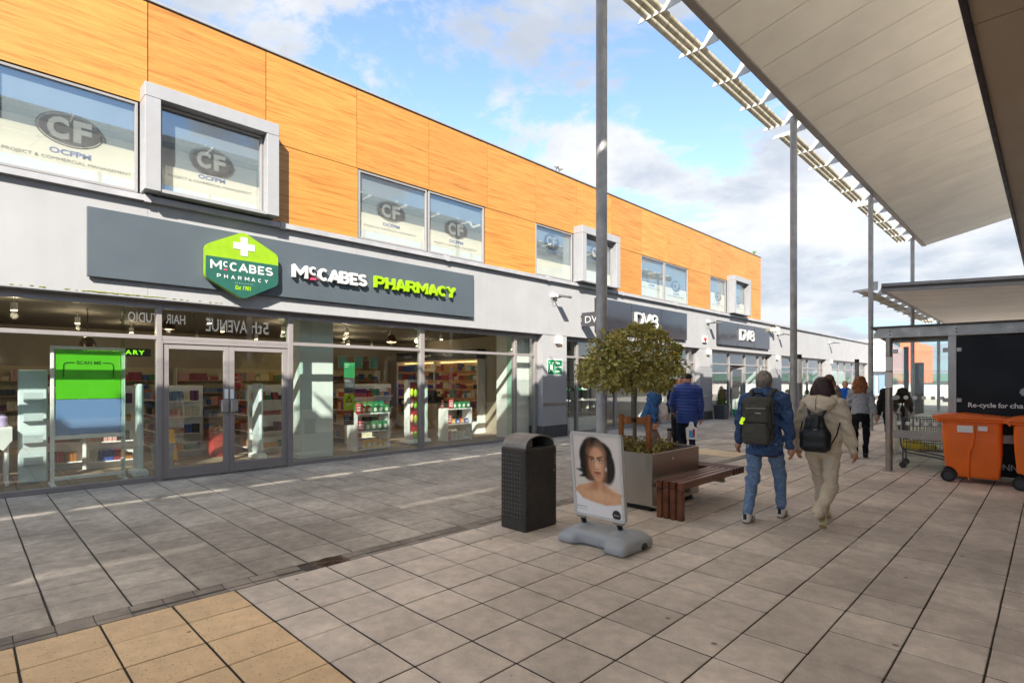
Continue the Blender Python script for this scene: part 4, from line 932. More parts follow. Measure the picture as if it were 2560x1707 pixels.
# second and third shop: shoe rack, plinth, clothes rails
t=thing('shoe_rack','black metal shoe rack in the window of the second shop','rack',(-10.9,13.9,0),world=True)
for y in (13.4,14.5):
    for x in (-11.1,-10.75):
        mb=MB(); mb.box(x-.012,x+.012,y-.012,y+.012,.45,2.2); obj('post',mb,m_black,t)
for z in (.55,.9,1.25,1.6): mb=MB(); mb.box(-11.1,-10.75,13.4,14.5,z,z+.02); obj('shelf',mb,m_black,t)
R=random.Random(9)
for z in (.57,.92,1.27):
    for y in (13.55,13.85,14.15,14.4):
        c=R.choice(['#1f8a4c','#e8e8e6','#202022','#d9d6cf'])
        s_=thing('shoe',{'#1f8a4c':'green','#e8e8e6':'bright white','#202022':'black','#d9d6cf':'off white'}[c]+' trainer on the shoe rack','shoe',(-10.9,y,z),0,'trainers on the shoe rack')
        V,F=sdf_mesh([('c',(-.1,0,.035),(.08,0,.03),.035,.03),('c',(-.09,0,.05),(-.09,0,.09),.035,.03)],.02,.03); obj('upper',sdf_obj_mesh('upper',[(V,F,0)],M('trainer_'+c,c,.5)),None,s_)
mb=MB(); mb.box(-11.3,-10.6,13.2,14.7,0,.44,c=.01); pl=obj('display_plinth',mb,m_white); tag(pl,'low white display plinth under the shoe rack','plinth')
def rail(label,x,y,cols,seed,n=9):
    t=thing('clothes_rail',label,'clothes rail',(x,y,0))
    for s_ in (-.6,.6): mb=MB(); mb.cyl((0,s_,0),(0,s_,1.55),.015,n=8); mb.box(-.25,.25,s_-.015,s_+.015,0,.03); obj('upright',mb,m_black,t)
    mb=MB(); mb.cyl((0,-.6,1.54),(0,.6,1.54),.015,n=8); obj('bar',mb,m_black,t)
    R=random.Random(seed)
    for i in range(n):
        yy=-.5+1.0*i/(n-1); L_=R.uniform(.7,.95); c=R.choice(cols)
        mb=MB(); mb.prism([(-.05,1.5),(.05,1.5),(.22,1.4),(.24,1.5-L_),(-.24,1.5-L_),(-.22,1.4)],'y',yy-.025,yy+.025); obj('garment',mb,M('garment_'+c,c,.9,var=.15,vs=9),t)
rail('clothes rail with maroon garments inside the open shop door',-11.2,25.0,['#5a1f26','#471a22','#6b2a30'],1); rail('clothes rail with pale garments in the second shop',-12.4,16.8,['#d8d0c0','#9aa7a0','#3f4d44'],2); rail('clothes rail with black garments right of the open shop door',-11.4,27.0,['#26262a','#3a2a30'],3); rail('clothes rail with green garments behind the shoe rack',-12.2,14.2,['#4c5a2c','#2a2c2a','#c9d23a'],5)
# ---------------------------------------------------------------- signs
m_slate=M('sign_slate','#566067',.45,var=.03,vs=1.2,stain=(1.5,.05)); m_lime=M('sign_lime','#94bd10',.4); m_lime2=M('lime_letters','#9fce08',.35); m_dgreen=M('sign_green','#276253',.4); m_pink=M('pink_dash','#e0405f',.4); m_sw=M('sign_white','#d9d9d8',.35)
t=thing('pharmacy_sign','long slate grey shop sign with green hexagon logo reading McCabes Pharmacy','sign',(-9.9,5,3.1),world=True)
mb=MB(); mb.box(XF+.03,-9.885,1.29,8.70,3.115,4.125,c=.006); obj('sign_panel',mb,m_slate,t)
mb=MB(); mb.box(XF,XF+.03,1.4,8.6,3.2,4.05); obj('fixing_rail',mb,m_black,t)
hexp=rpoly([(2.80,3.29),(3.385,2.985),(3.97,3.29),(3.97,3.82),(3.385,4.125),(2.80,3.82)],.13,5)
mb=MB(); mb.prism(hexp,'x',-9.87,-9.76); hx_=obj('hexagon_logo',mb,m_lime,t)
low=[p for p in hexp if p[1]<3.64]; low=sorted(low,key=lambda p:math.atan2(p[1]-3.3,p[0]-3.385))
lowp=[(2.806,3.64)]+[p for p in hexp if p[1]<3.64 and p[0]<=3.386]+[p for p in hexp if p[1]<3.64 and p[0]>3.386]+[(3.964,3.64)]
mb=MB(); mb.prism(lowp,'x',-9.76,-9.756); obj('green_field',mb,m_dgreen,hx_)
mb=MB(); mb.box(-9.76,-9.752,3.34,3.455,3.715,4.03); mb.box(-9.76,-9.7525,3.225,3.34,3.82,3.93); mb.box(-9.76,-9.7525,3.455,3.57,3.82,3.93); obj('white_cross',mb,m_sw,hx_)
XH=-9.753
def T(s_,y,z,w,h,m,par,x=XH,b=.004,d=.004,sp=1.,sh=0.): return text('letter' if len(s_)==1 else 'lettering',s_,par,'+x',(x,y,z),m,size=.2,width=w,height=h,bold=b,depth=d,space=sp,shear=sh)
for ch_,yy,zz,w,h_ in (('M',2.87,3.435,.175,.15),('c',3.065,3.485,.085,.10),('C',3.165,3.435,.135,.15),('A',3.31,3.435,.15,.15),('B',3.475,3.435,.125,.15),('E',3.62,3.435,.11,.15),('S',3.745,3.435,.135,.15)): glyph(hx_,ch_,yy,zz,w,h_,-9.757,-9.751,m_sw,.22,.005)
for k_,ch_ in enumerate('PHARMACY'): glyph(hx_,ch_,2.97+.109*k_,3.30,.062 if ch_!='M' else .075,.066,-9.757,-9.751,m_sw,.22,.004)
T('Est 1981',3.25,3.135,.26,.075,m_lime2,hx_,b=.005,sh=.25)
mb=MB(); mb.box(-9.756,-9.751,3.075,3.125,3.435,3.455); obj('pink_dash',mb,m_pink,hx_)
mb=MB()
for i in range(10): mb.box(-9.756,-9.752,3.255+.03*i,3.263+.03*i,3.245,3.253)
obj('dotted_line',mb,m_sw,hx_)
XL=-9.83
y=4.25
glyph(t,'M',4.25,3.48,.29,.245,-9.875,-9.79,m_sw,.24); glyph(t,'c',4.565,3.56,.15,.165,-9.875,-9.79,m_sw,.25)
mb=MB(); mb.box(-9.87,-9.79,4.60,4.69,3.48,3.513); obj('pink_dash',mb,m_pink,t)
for ch_,yy,w in zip('CABES',(4.74,4.955,5.18,5.385,5.575),(.205,.23,.195,.175,.195)): glyph(t,ch_,yy,3.48,w,.245,-9.875,-9.79,m_sw,.24)
yy=5.94
for ch_ in 'PHARMACY':
    w=.30 if ch_=='M' else .235; glyph(t,ch_,yy,3.495,w,.245,-9.875,-9.79,m_lime2,.24); yy+=w+.025
# black fashion shop signs
m_gloss=M('black_gloss','#2b2b31',.12,var=.05,vs=2,spec=.6,coat=.4)
def dv(label,y0,y1,z0,z1,ly0,ly1,lz0,lz1):
    t=thing('shop_sign',label,'sign',(-9.9,(y0+y1)/2,z0),world=True)
    mb=MB(); mb.box(XF,-9.87,y0,y1,z0,z1,c=.006); obj('sign_panel',mb,m_gloss,t)
    n=3
    for i in range(1,n): 
        yy=y0+(y1-y0)*i/n; mb=MB(); mb.box(-9.872,-9.866,yy-.006,yy+.006,z0+.01,z1-.01); obj('panel_joint',mb,m_black,t)
    w=(ly1-ly0)
    for ch_,f0,f1 in (('D',0,.33),('V',.31,.66),('8',.68,1.)): glyph(t,ch_,ly0+w*f0,lz0,w*(f1-f0),lz1-lz0,-9.87,-9.78,m_sw,.135,.009)
dv('long black gloss sign reading DV8 above the tree',13.67,19.45,3.11,4.13,15.75,17.2,3.38,3.86); dv('black gloss sign reading DV8 farther along the grey wall',22.2,28.0,3.10,4.10,24.3,25.9,3.37,3.86)
t=thing('projecting_sign','small dark projecting sign reading DV8 on the wall left of the pole','sign',(-9.5,13.02,3.2),world=True)
mb=MB(); mb.box(-9.93,-9.10,12.98,13.06,3.19,3.60,c=.008); obj('sign_board',mb,M('sign_charcoal','#4a4a50',.4),t)
mb=MB(); mb.cyl((XF,13.02,3.3),(-9.9,13.02,3.3),.03,n=8); mb.cyl((XF,13.02,3.5),(-9.9,13.02,3.5),.03,n=8); obj('wall_fixing',mb,m_black,t)
text('lettering','DV8',t,'-y',(-9.80,12.976,3.29),m_sw,size=.2,width=.6,height=.2)
t=thing('fire_assembly_sign','green fire assembly point sign on the grey pier','sign',(XF,11.8,1.75),world=True)
mb=MB(); mb.box(XF,XF+.012,11.47,12.12,1.75,2.2,c=.003); obj('sign_board',mb,m_white,t)
mb=MB(); mb.box(XF+.012,XF+.015,11.49,12.10,1.77,2.18); obj('green_field',mb,M('safety_green','#0a8f57',.45),t)
for s_,z in (('Fire',2.06),('assembly',1.94),('point',1.82)): text('lettering',s_,t,'+x',(XF+.017,11.82,z),m_white,size=.1,width=.05+.03*len(s_),height=.07,bold=.003)
mb=MB(); mb.box(XF+.015,XF+.017,11.785,11.79,1.78,2.17)
for a,b in ((11.53,1.84),(11.73,1.84),(11.53,2.12),(11.73,2.12)):
    s1=1 if a<11.6 else -1; s2=1 if b<1.9 else -1
    mb.tube([(XF+.016,a,b),(XF+.016,a+.05*s1,b+.05*s2)],.008,6)
for a in (11.6,11.635,11.67): mb.box(XF+.015,XF+.017,a-.012,a+.012,1.9,2.0); mb.sph((XF+.016,a,2.025),(.002,.014,.016),8,6)
obj('pictogram',mb,m_white,t)
# wall lamps, floodlights, alarm, camera
m_lampw=M('lamp_white','#eae4d8',.5); m_lampg=M('lamp_amber','#f0c487',.5,emit='#ffc27a',es=.5)
WL=thing('wall_light','white box wall lamp on the pier beside the fire assembly sign','wall light',(XF,11.92,2.74),0,'box wall lamps on the piers')
mb=MB(); mb.box(0,.1,-.12,.03,-.11,.12,c=.01); obj('lamp_body',mb,m_lampw,WL); mb=MB(); mb.box(0,.098,.031,.115,-.10,.11,c=.008); obj('diffuser',mb,m_lampg,WL)
for y,l in ((21.4,'on the pier between the two black signs'),(29.25,'on the pier right of the second black sign'),(38.8,'on the pier before the last shop')):
    c=copy_tree(WL); c.location=(XF,y,2.74); c['label']='white box wall lamp '+l
FLD=thing('wall_floodlight','floodlight on a short arm above the fire assembly sign','floodlight',(XF,11.7,3.92),0,'floodlights along the grey wall')
mb=MB(); mb.box(0,.1,-.1,.12,.0,.1,c=.015); obj('mount_box',mb,m_white,FLD)
mb=MB(); mb.tube([(.05,0,.03),(.2,.0,-.02),(.38,.02,-.0)],.018,8); mb.tube([(.04,-.08,0),(.1,-.08,-.16),(.16,-.02,-.04)],.008,6); obj('arm',mb,m_black,FLD)
mb=MB(); mb.T=Matrix.Translation((.42,.05,-.0))@Matrix.Rotation(math.radians(12),4,'Y'); mb.box(-.16,.16,-.11,.11,-.035,.03,c=.015); obj('lamp_head',mb,M('lamp_grey','#6b6a68',.4,metal=.3),FLD)
for y,l in ((21.37,'between the two black signs'),(29.35,'right of the second black sign'),(38.4,'on the far end of the grey wall')):
    c=copy_tree(FLD); c.location=(XF,y,3.92); c['label']='floodlight on a short arm '+l
t=thing('alarm_box','white alarm box with red beacon left of the second black sign','alarm',(XF,21.05,3.24))
mb=MB(); mb.box(0,.09,-.14,.2,-.13,.13,c=.02); obj('alarm_body',mb,m_white,t); mb=MB(); mb.sph((.09,-.06,.0),(.07,.09,.09)); obj('beacon',mb,M('beacon_red','#d0271f',.3),t,smooth=60)
t=thing('security_camera','cream dome security camera under the ledge at the second black sign','camera',(XF,28.45,4.1))
mb=MB(); mb.tube([(0,0,.2),(.2,0,.25),(.3,0,.1)],.02,8); obj('bracket',mb,m_black,t)
mb=MB(); mb.lathe([(.02,.12),(.12,.1),(.13,-.05),(.1,-.12),(.02,-.15)],16,(.3,0,0)); mb.box(.1,.28,-.35,-.1,-.1,.05,c=.02); obj('camera_housing',mb,M('cream_plastic','#d8cfb4',.5),t,smooth=40)
# ---------------------------------------------------------------- tall canopy over the walkway
m_soff=M('soffit_panel','#efe7d9',.55,var=.04,vs=1.2,stain=(.5,.08),rand=.03)
m_pole=M('galvanised_pole','#9b9a99',.5,metal=.3,var=.12,vs=7,bump=.1,bs=40,col2='#aeadab')
m_beam=M('beam_grey','#8c8680',.5,metal=.4,var=.1,vs=5)
m_louv=M('louvre_algae','#c0b9a6',.6,var=.2,vs=5,col2='#8a8258',mix=(.5,.72),stretch=(1,3,1))
m_brk=M('bracket_white','#c9c9c4',.5,metal=.2,var=.1,vs=8,col2='#a79c6a',mix=(.58,.75))
PX,PR=-4.13,.0715; BX=-4.05
PY=[5.82+7.36*k for k in range(-2,5)]
can=thing('tall_canopy','high canopy with pale panelled underside, louvre edge and round steel poles','canopy',(-2,12,0),world=True)
yA,yB=-12.4,29.6
mb=MB(); mb.box(BX,BX+.15,yA,yB,7.43,7.68,c=.01); obj('edge_beam',mb,m_beam,can)
sl=(8.08-7.46)/(3.9-1.22)
def zs(x): return 7.46+sl*(x+3.9)
def cpanel(x0,x1,a,b,name='soffit_panel'):
    th=.16; mb=MB(); mb.add([(x0,a,zs(x0)),(x1,a,zs(x1)),(x1,b,zs(x1)),(x0,b,zs(x0)),(x0,a,zs(x0)+th),(x1,a,zs(x1)+th),(x1,b,zs(x1)+th),(x0,b,zs(x0)+th)],[(0,1,2,3),(4,5,6,7),(0,1,5,4),(1,2,6,5),(2,3,7,6),(3,0,4,7)]); obj(name,mb,m_soff,can)
yy=yB
while yy>yA+.01:
    a=max(yy-1.0,yA); lo_,hi_=a+.010,yy-.010
    if yy>3.2: cpanel(-3.9,8.6,lo_,hi_)  # unseen back carried further out to keep sun off the paving
    else:   # unseen slots added in the roof to drop sun streaks on the paving
        cpanel(-3.9,-.47,lo_,hi_); cpanel(-.12,3.16,lo_,hi_); cpanel(3.46,8.6,lo_,hi_)
        if not (-10.6<a<-7.9 or -5.7<a<-4.3): cpanel(3.165,3.455,lo_,hi_,'sun_slot_cover')
        mb=MB(); mb.box(-.50,-.09,yy-.12,yy+.02,zs(-.3)+.02,zs(-.3)+.10); obj('sun_slot_bar',mb,m_beam,can)  # bars added to break up the sun streaks
    yy-=1.0
def leak_sheet(x0,x1,a,b):  # unseen sheets added to stop sun leaking through the panel joints
    mb=MB(); mb.add([(x0,a,zs(x0)+.165),(x1,a,zs(x1)+.165),(x1,b,zs(x1)+.165),(x0,b,zs(x0)+.165),(x0,a,zs(x0)+.20),(x1,a,zs(x1)+.20),(x1,b,zs(x1)+.20),(x0,b,zs(x0)+.20)],[(0,1,2,3),(4,5,6,7),(0,1,5,4),(1,2,6,5),(2,3,7,6),(3,0,4,7)]); obj('roof_sheet',mb,M('roof_grey','#6f6d6b',.6),can)
leak_sheet(-3.95,8.6,3.6,yB); leak_sheet(-3.95,-.47,yA,3.59); leak_sheet(-.12,3.16,yA,3.59); leak_sheet(3.46,8.6,yA,3.59)
def louvres(par,poles,zb,bx,ylo,yhi):
    for k,p in enumerate(poles):
        q=p+7.36
        brs=[q-1.352*i for i in range(6)][::-1]
        brs=[b for b in brs if ylo-.1<b<yhi+.1]
        if len(brs)<2: continue
        for b in brs:
            mb=MB(); mb.prism([(bx,zb+.02),(bx,zb+.30),(bx-.14,zb+.30),(bx-.26,zb+.10),(bx-.70,zb+.07),(bx-.74,zb+.0),(bx-.3,zb+.0)],'y',b-.008,b+.008); obj('bracket',mb,m_brk,par)
        for xb in (-.335,-.46,-.585):
            for b0,b1 in zip(brs[:-1],brs[1:]):
                mb=MB(); L_=.050; P=[]
                for i in range(6):
                    t=-1+2*i/5; cv=.016*(1-t*t); P.append((bx+xb+t*L_*.72+cv*.7,zb+.055+t*L_*.72-cv*.7))
                Q=[(a+.009*.7,c+.009*-.7) for a,c in P][::-1]
                mb.prism(P+Q,'y',b0+.012,b1-.012); obj('louvre_blade',mb,m_louv,par)
louvres(can,PY[:-1],7.40,BX,yA,29.0)
for p in PY[1:-1]+[PY[-1]] if False else PY[1:6]:
    mb=MB(); mb.cyl((PX,p,0),(PX,p,7.52),PR,n=28); po=obj('pole',mb,m_pole,can,smooth=40)
    mb=MB(); mb.lathe([(.15,0),(.15,.012),(.08,.014)],24,(PX,p,.001)); obj('base_plate',mb,m_pole,po)
    mb=MB(); mb.box(PX,BX+.01,p-.03,p+.03,7.42,7.52); obj('head_plate',mb,m_brk,po)
# ---------------------------------------------------------------- low canopy farther on
lc=thing('low_canopy','lower flat canopy with ribbed pale underside beyond the trolley shelter','canopy',(-2,28,0),world=True)
zl=4.56; yA2,yB2=21.6,39.0
def z2(x): return zl-.052*(x-BX)
mb=MB(); mb.box(BX,BX+.12,yA2,yB2,zl-.03,zl+.18,c=.01); obj('edge_beam',mb,m_beam,lc)
yy=yA2+.05
while yy<yB2:
    b=min(yy+.5,yB2); x0,x1=BX+.12,2.6
    mb=MB(); mb.add([(x0,yy+.012,z2(x0)),(x1,yy+.012,z2(x1)),(x1,b-.012,z2(x1)),(x0,b-.012,z2(x0)),(x0,yy+.012,z2(x0)+.03),(x1,yy+.012,z2(x1)+.03),(x1,b-.012,z2(x1)+.03),(x0,b-.012,z2(x0)+.03)],[(0,1,2,3),(4,5,6,7),(0,1,5,4),(1,2,6,5),(2,3,7,6),(3,0,4,7)])
    obj('soffit_panel',mb,m_soff,lc); yy+=.5
mb=MB(); mb.add([(BX,yA2,z2(BX)+.03),(2.6,yA2,z2(2.6)+.03),(2.6,yB2,z2(2.6)+.03),(BX,yB2,z2(BX)+.03),(BX,yA2,z2(BX)+.12),(2.6,yA2,z2(2.6)+.12),(2.6,yB2,z2(2.6)+.12),(BX,yB2,z2(BX)+.12)],[(0,1,2,3),(4,5,6,7),(0,1,5,4),(1,2,6,5),(2,3,7,6),(3,0,4,7)]); obj('roof_deck',mb,M('roof_grey','#6f6d6b',.6),lc)
for dz0,dz1,dy,mt in ((-.02,.07,-.01,m_trim),(.075,.15,.03,M('dark_channel','#57534f',.6)),(.155,.25,-.03,m_ledge)):
    mb=MB(); mb.add([(BX+.02,yA2+dy-.06,z2(BX)+dz0),(2.6,yA2+dy-.06,z2(2.6)+dz0),(2.6,yA2+.05,z2(2.6)+dz0),(BX+.02,yA2+.05,z2(BX)+dz0),(BX+.02,yA2+dy-.06,z2(BX)+dz1),(2.6,yA2+dy-.06,z2(2.6)+dz1),(2.6,yA2+.05,z2(2.6)+dz1),(BX+.02,yA2+.05,z2(BX)+dz1)],[(0,1,2,3),(4,5,6,7),(0,1,5,4),(1,2,6,5),(2,3,7,6),(3,0,4,7)]); obj('fascia_strip',mb,mt,lc)
louvres(lc,[20.54-.0,27.9],zl-.02,BX,yA2-1,yB2)
mb=MB(); mb.cyl((PX,35.26,0),(PX,35.26,4.7),PR,n=20); obj('pole',mb,m_pole,lc,smooth=40)
# ---------------------------------------------------------------- building on the right with its overhang
m_ovh=M('overhang_panel','#cdbba0',.5,var=.04,vs=1.0,rand=.02)
m_dtrim=M('dark_trim','#2e2426',.5,var=.1)
rb=thing('walkway_building','building along the right side with a brown panelled overhang and dark shop fronts','building',(3,5,0),world=True)
js=[3.9,5.8,11.5,14.4,17.2,20.0]
for a,b in zip(js[:-1],js[1:]):
    mb=MB(); mb.box(-.46,3.0,a+.007,b-.007,4.50,4.54); obj('overhang_panel',mb,m_ovh,rb)
mb=MB(); mb.box(-.505,-.455,3.9,20.0,4.47,4.75,c=.004); obj('overhang_edge',mb,m_dtrim,rb)
mb=MB(); mb.box(-.45,2.99,3.9,20,4.55,4.85); obj('overhang_roof',mb,M('roof_membrane','#efece6',.7,var=.04),rb)
mb=MB(); mb.box(3.0,3.3,-9,30,4.5,4.84); mb.box(3.0,3.3,-9,30,0,.3); obj('wall',mb,M('cream_wall','#d2c6b2',.7,var=.06),rb)
yy=-9.
while yy<29.5:
    mb=MB(); mb.box(3.0,3.12,yy,yy+.1,.3,4.5); obj('mullion',mb,m_black,rb)
    mb=MB(); mb.box(3.04,3.06,yy+.1,yy+2.4,.3,3.2); obj('shop_pane',mb,M('dark_glass','#3a3f42',.06,var=.02,spec=.6),rb)
    yy+=2.4
mb=MB(); mb.box(9.0,9.1,-9,30,0,4.84); obj('rear_wall',mb,m_wall,rb); mb=MB(); mb.box(3,9.05,-9.1,-9,0,4.84); obj('end_wall',mb,m_wall,rb)
mb=MB(); mb.box(3,9.05,29.95,30.05,0,4.84); obj('end_wall',mb,m_wall,rb)
mb=MB(); mb.box(2.995,9.1,-9.1,30.1,4.845,4.9); obj('roof',mb,M('roof_membrane','#efece6',.7,var=.04),rb)  # unseen roof, whitened to bounce sun up to the canopy soffit
for y_ in range(-8,30,4):
    mb=MB(); mb.cyl((7.5,y_,4.9),(7.5,y_,10.05),.08,n=12); obj('roof_post',mb,m_pole,rb,smooth=40)
m_glowlet=M('glow_boost_letters','#f2f2f0',.4,emit='#ffffff',es=.16)  # white letters with an added glow so their reflection stands out
def osign(label,y0,y1,s_,ty0,ty1,tz0,tz1):
    t=thing('shop_sign',label,'sign',(2.95,(y0+y1)/2,3.3),world=True)
    mb=MB(); mb.box(2.90,2.99,y0,y1,3.25,4.40,c=.006); obj('sign_panel',mb,m_black,t)
    a_,b_=s_.split(' '); f_=len(a_)/(len(s_)-.3); W_=ty1-ty0
    text('lettering',a_,t,'-x',(2.893,ty1,tz0),m_glowlet,size=.4,width=W_*f_*.95,height=tz1-tz0,bold=.004); text('lettering',b_,t,'-x',(2.893,ty1-W_*(f_+.05),tz0),m_glowlet,size=.4,width=W_*(.95-f_),height=tz1-tz0,bold=.004)
osign('black sign with white lettering for an avenue shop on the right hand building',6.3,11.0,'5th AVENUE',6.7,9.1,3.5,4.0)
osign('black hair studio sign on the right hand building',1.2,6.2,'HAIR STUDIO',4.2,6.0,3.7,4.05)
# ---------------------------------------------------------------- trolley shelter
m_bpan=M('black_board','#131317',.4,var=.25,vs=1.2,spec=.3)
sh=thing('trolley_shelter','steel and glass trolley shelter with a black recycling advert panel','shelter',(-2.06,11.62,0),math.radians(5.5))
def part(name,mb,mt,p=sh,**k): return obj(name,mb,mt,p,**k)
m_sst=M('shelter_steel','#a8a19a',.35,metal=.75,var=.1,vs=5)
mb=MB(); mb.cyl((0,0,0),(0,0,2.36),.055,n=20); po=part('post',mb,m_sst,smooth=40)
mb=MB(); mb.box(-.05,.05,-.057,-.054,1.78,2.02); mb.box(-.05,.05,-.057,-.054,1.48,1.75); part('paper_notice',mb,m_white,po)
mb=MB(); mb.box(-.09,.09,-.09,.09,0,.012); part('base_plate',mb,m_sst,po)
for x,y in ((.87,0),(2.9,0)):
    mb=MB(); mb.box(x-.05,x+.06,-.05,.05,0,2.36,c=.004); part('post',mb,m_sst)
for x,y in ((0,4.2),(1.45,4.2),(2.9,4.2)):
    mb=MB(); mb.box(x-.05,x+.05,y-.05,y+.05,0,2.4,c=.004); part('post',mb,M('post_dark','#5c5c60',.5,metal=.4))
mb=MB(); mb.prism([(-.22,2.36),(3.2,2.36),(3.2,2.53),(-.15,2.53),(-.22,2.44)],'y',-.07,-.04); part('fascia_beam',mb,m_sst)
mb=MB(); mb.box(-.15,-.12,-.04,4.3,2.36,2.53); part('side_beam',mb,m_sst)
mb=MB()
for x in (.02,.93,):
    for z in (2.41,2.47): mb.cyl((x,-.074,z),(x,-.07,z),.012,n=10)
part('bolt',mb,m_black)
mb=MB(); mb.box(-.26,3.3,-.15,4.4,2.535,2.56); part('roof_sheet',mb,M('shelter_roof','#5b5650',.5))
for yy in (.9,2.1,3.3): 
    mb=MB(); mb.box(-.12,3.2,yy-.03,yy+.03,2.45,2.53); part('roof_rib',mb,m_sst)
m_sglass=M_glass('shelter_glass',(.93,.96,.95),.0,1.45)
mb=MB(); mb.box(.06,.815,-.006,.006,.1,2.3); part('glass_pane',mb,m_sglass)
for a,b in ((.1,1.38),(1.52,2.83)): mb=MB(); mb.box(a,b,4.19,4.21,.1,2.3); part('glass_pane',mb,m_sglass)
mb=MB(); mb.box(-.006,.006,.1,4.1,.1,2.3); part('glass_pane',mb,m_sglass)
mb=MB(); mb.box(.93,2.85,-.012,.012,.06,2.33); bp=part('advert_panel',mb,m_bpan)
mb=MB(); mb.box(.05,2.9,-.045,-.013,.60,.735,c=.005); part('guard_rail',mb,m_sst)
for x,z in ((.80,2.12),(.95,2.12),(.80,1.28),(.95,1.28),(.08,2.12),(.08,1.3)): mb=MB(); mb.box(x-.05,x+.05,-.03,.03,z-.035,z+.035,c=.006); part('glass_clamp',mb,m_sst)
m_dot=M('frosted_dot','#d5d8d8',.6)
mb=MB()
for i in range(6):
    for z,o in ((1.31,0),(.86,.05)): mb.cyl((.12+.125*i+o*.5,-.0085,z),(.12+.125*i+o*.5,-.0075,z),.035,n=14)
part('glass_dots',mb,m_dot)
def shtext(s_,x,z,w,h,b=.002):
    me=text_mesh(s_,.1,width=w,height=h,bold=b,mat=m_white); me.transform(Matrix.Translation((x,-.0145,z))@FACE['-y']); obj('lettering',me,None,bp)
shtext('Re-cycle',1.08,1.145,.345,.10); shtext('for',1.45,1.165,.115,.08); shtext('cha',1.59,1.165,.16,.08); shtext('UNN',1.42,.17,.26,.10)
mb=MB(); mb.add([(1.70,-.0145,1.42),(1.74,-.0145,1.36),(1.80,-.0145,1.43),(1.77,-.0145,1.50),(1.72,-.0145,1.47)],[(0,1,2,3,4)]); obj('emblem',mb,m_sw,bp,fix=False)
# shopping trolley inside
m_wire=M('trolley_wire','#5d5f63',.4,metal=.5,var=.1)
tr=thing('shopping_trolley','wire shopping trolley parked in the shelter','trolley',(-1.55,12.5,0),math.radians(4))
mb=MB(); R_=.0055
for i in range(17):
    x=-.42+.84*i/16
    mb.tube([(x,-.27,.92-.02*i/16),(x,-.23,.33)],R_,5); mb.tube([(x,.27,.92-.02*i/16),(x,.23,.33)],R_,5); mb.tube([(x,-.23,.33),(x,.23,.33)],R_,5)
for z in (.33,.48,.63,.78,.92):
    f=(z-.33)/.47*.04
    for s_ in (-1,1): mb.tube([(-.42,s_*(.23+f),z),(.42,s_*(.23+f),z)],R_*1.3,5)
    for x in (-.42,.42): mb.tube([(x,-.23-f,z),(x,.23+f,z)],R_*1.3,5)
for i in range(7):
    y=-.23+.46*i/6; mb.tube([(-.42,y,.92),(-.42,y,.33)],R_,5); mb.tube([(.42,y,.9),(.42,y,.33)],R_,5); mb.tube([(-.42,y,.33),(.42,y,.33)],R_,5)
obj('basket',mb,m_wire,tr)
mb=MB()
for s_ in (-1,1):
    mb.tube([(.46,s_*.22,.12),(.1,s_*.24,.22),(-.42,s_*.26,.3),(-.45,s_*.26,.45),(-.5,s_*.27,.98)],.014,8)
    mb.tube([(-.42,s_*.26,.3),(-.42,s_*.26,.12)],.014,8)
mb.tube([(-.42,-.26,.3),(-.42,.26,.3)],.012,8); obj('frame',mb,m_wire,tr,smooth=60)
mb=MB(); mb.cyl((-.5,-.28,.98),(-.5,.28,.98),.018,n=10); obj('handle',mb,m_black,tr,smooth=40)
for x,y in ((.46,-.22),(.46,.22),(-.42,-.26),(-.42,.26)):
    mb=MB(); mb.cyl((x,y-.015,.06),(x,y+.015,.06),.06,n=16); mb.box(x-.012,x+.012,y-.022,y+.022,.05,.14); obj('wheel',mb,m_black,tr,smooth=40)
V,F=sdf_mesh([('e',(0,0,.08),(.2,.12,.09)),('e',(.17,.02,.06),(.16,.08,.055)),('e',(-.13,.02,.10),(.11,.09,.08))],.016,.04,disp=lambda x,y,z:.008*np.sin(x*70+y*30)*np.sin(z*60+y*50))
yb=obj('plastic_bag',sdf_obj_mesh('plastic_bag',[(V,F,0)],M('bag_yellow','#e3c310',.3,var=.1)),None,None,(-1.78,12.35,.335)); tag(yb,'crumpled yellow plastic bag lying in the shopping trolley','bag')
# orange wheeled bins
m_or=M('bin_orange','#f26f0c',.42,var=.07,vs=3,bump=.03,bs=40); m_tyre=M('bin_tyre','#232323',.7,var=.2)
wb=thing('wheelie_bin','orange wheeled bin with white stickers left of its twin','bin',(-.90,11.32,0),math.radians(2),'orange wheeled bins at the shelter')
V,F=sdf_mesh([('b',(0,0,.56),(.36,.27,.47),.05)],.02,.01,cut=lambda x,y,z: np.maximum(np.maximum(np.abs(x-.01)-(.315+.075*(z/1.0)),np.abs(y)-(.235+.055*z)),.0-((x+.31)**2+(z-.10)**2)**.5+.145)+y*0)
obj('bin_body',sdf_obj_mesh('bin_body',[(V,F,0)],m_or),None,wb)
mb=MB(); mb.box(-.39,.41,-.305,.305,.955,1.0,c=.015); obj('rim',mb,m_or,wb)
mb=MB(); mb.prism([(-.41,1.002),(.43,1.002),(.42,1.04),(.2,1.06),(-.1,1.085),(-.33,1.075),(-.42,1.05)],'y',-.31,.31); li=obj('lid',mb,m_or,wb,smooth=30)
mb=MB(); mb.prism([(-.39,.93),(-.39,1.03),(-.47,1.055),(-.49,1.04),(-.47,1.01)],'y',-.29,.29); obj('lid_handle',mb,m_or,li)
mb=MB(); mb.tube([(.03,-.301,.94),(.035,-.292,.75),(.02,-.283,.62),(-.02,-.272,.5),(-.03,-.262,.36),(-.03,-.245,.06)],.012,8); obj('side_rib',mb,m_or,wb,smooth=60)
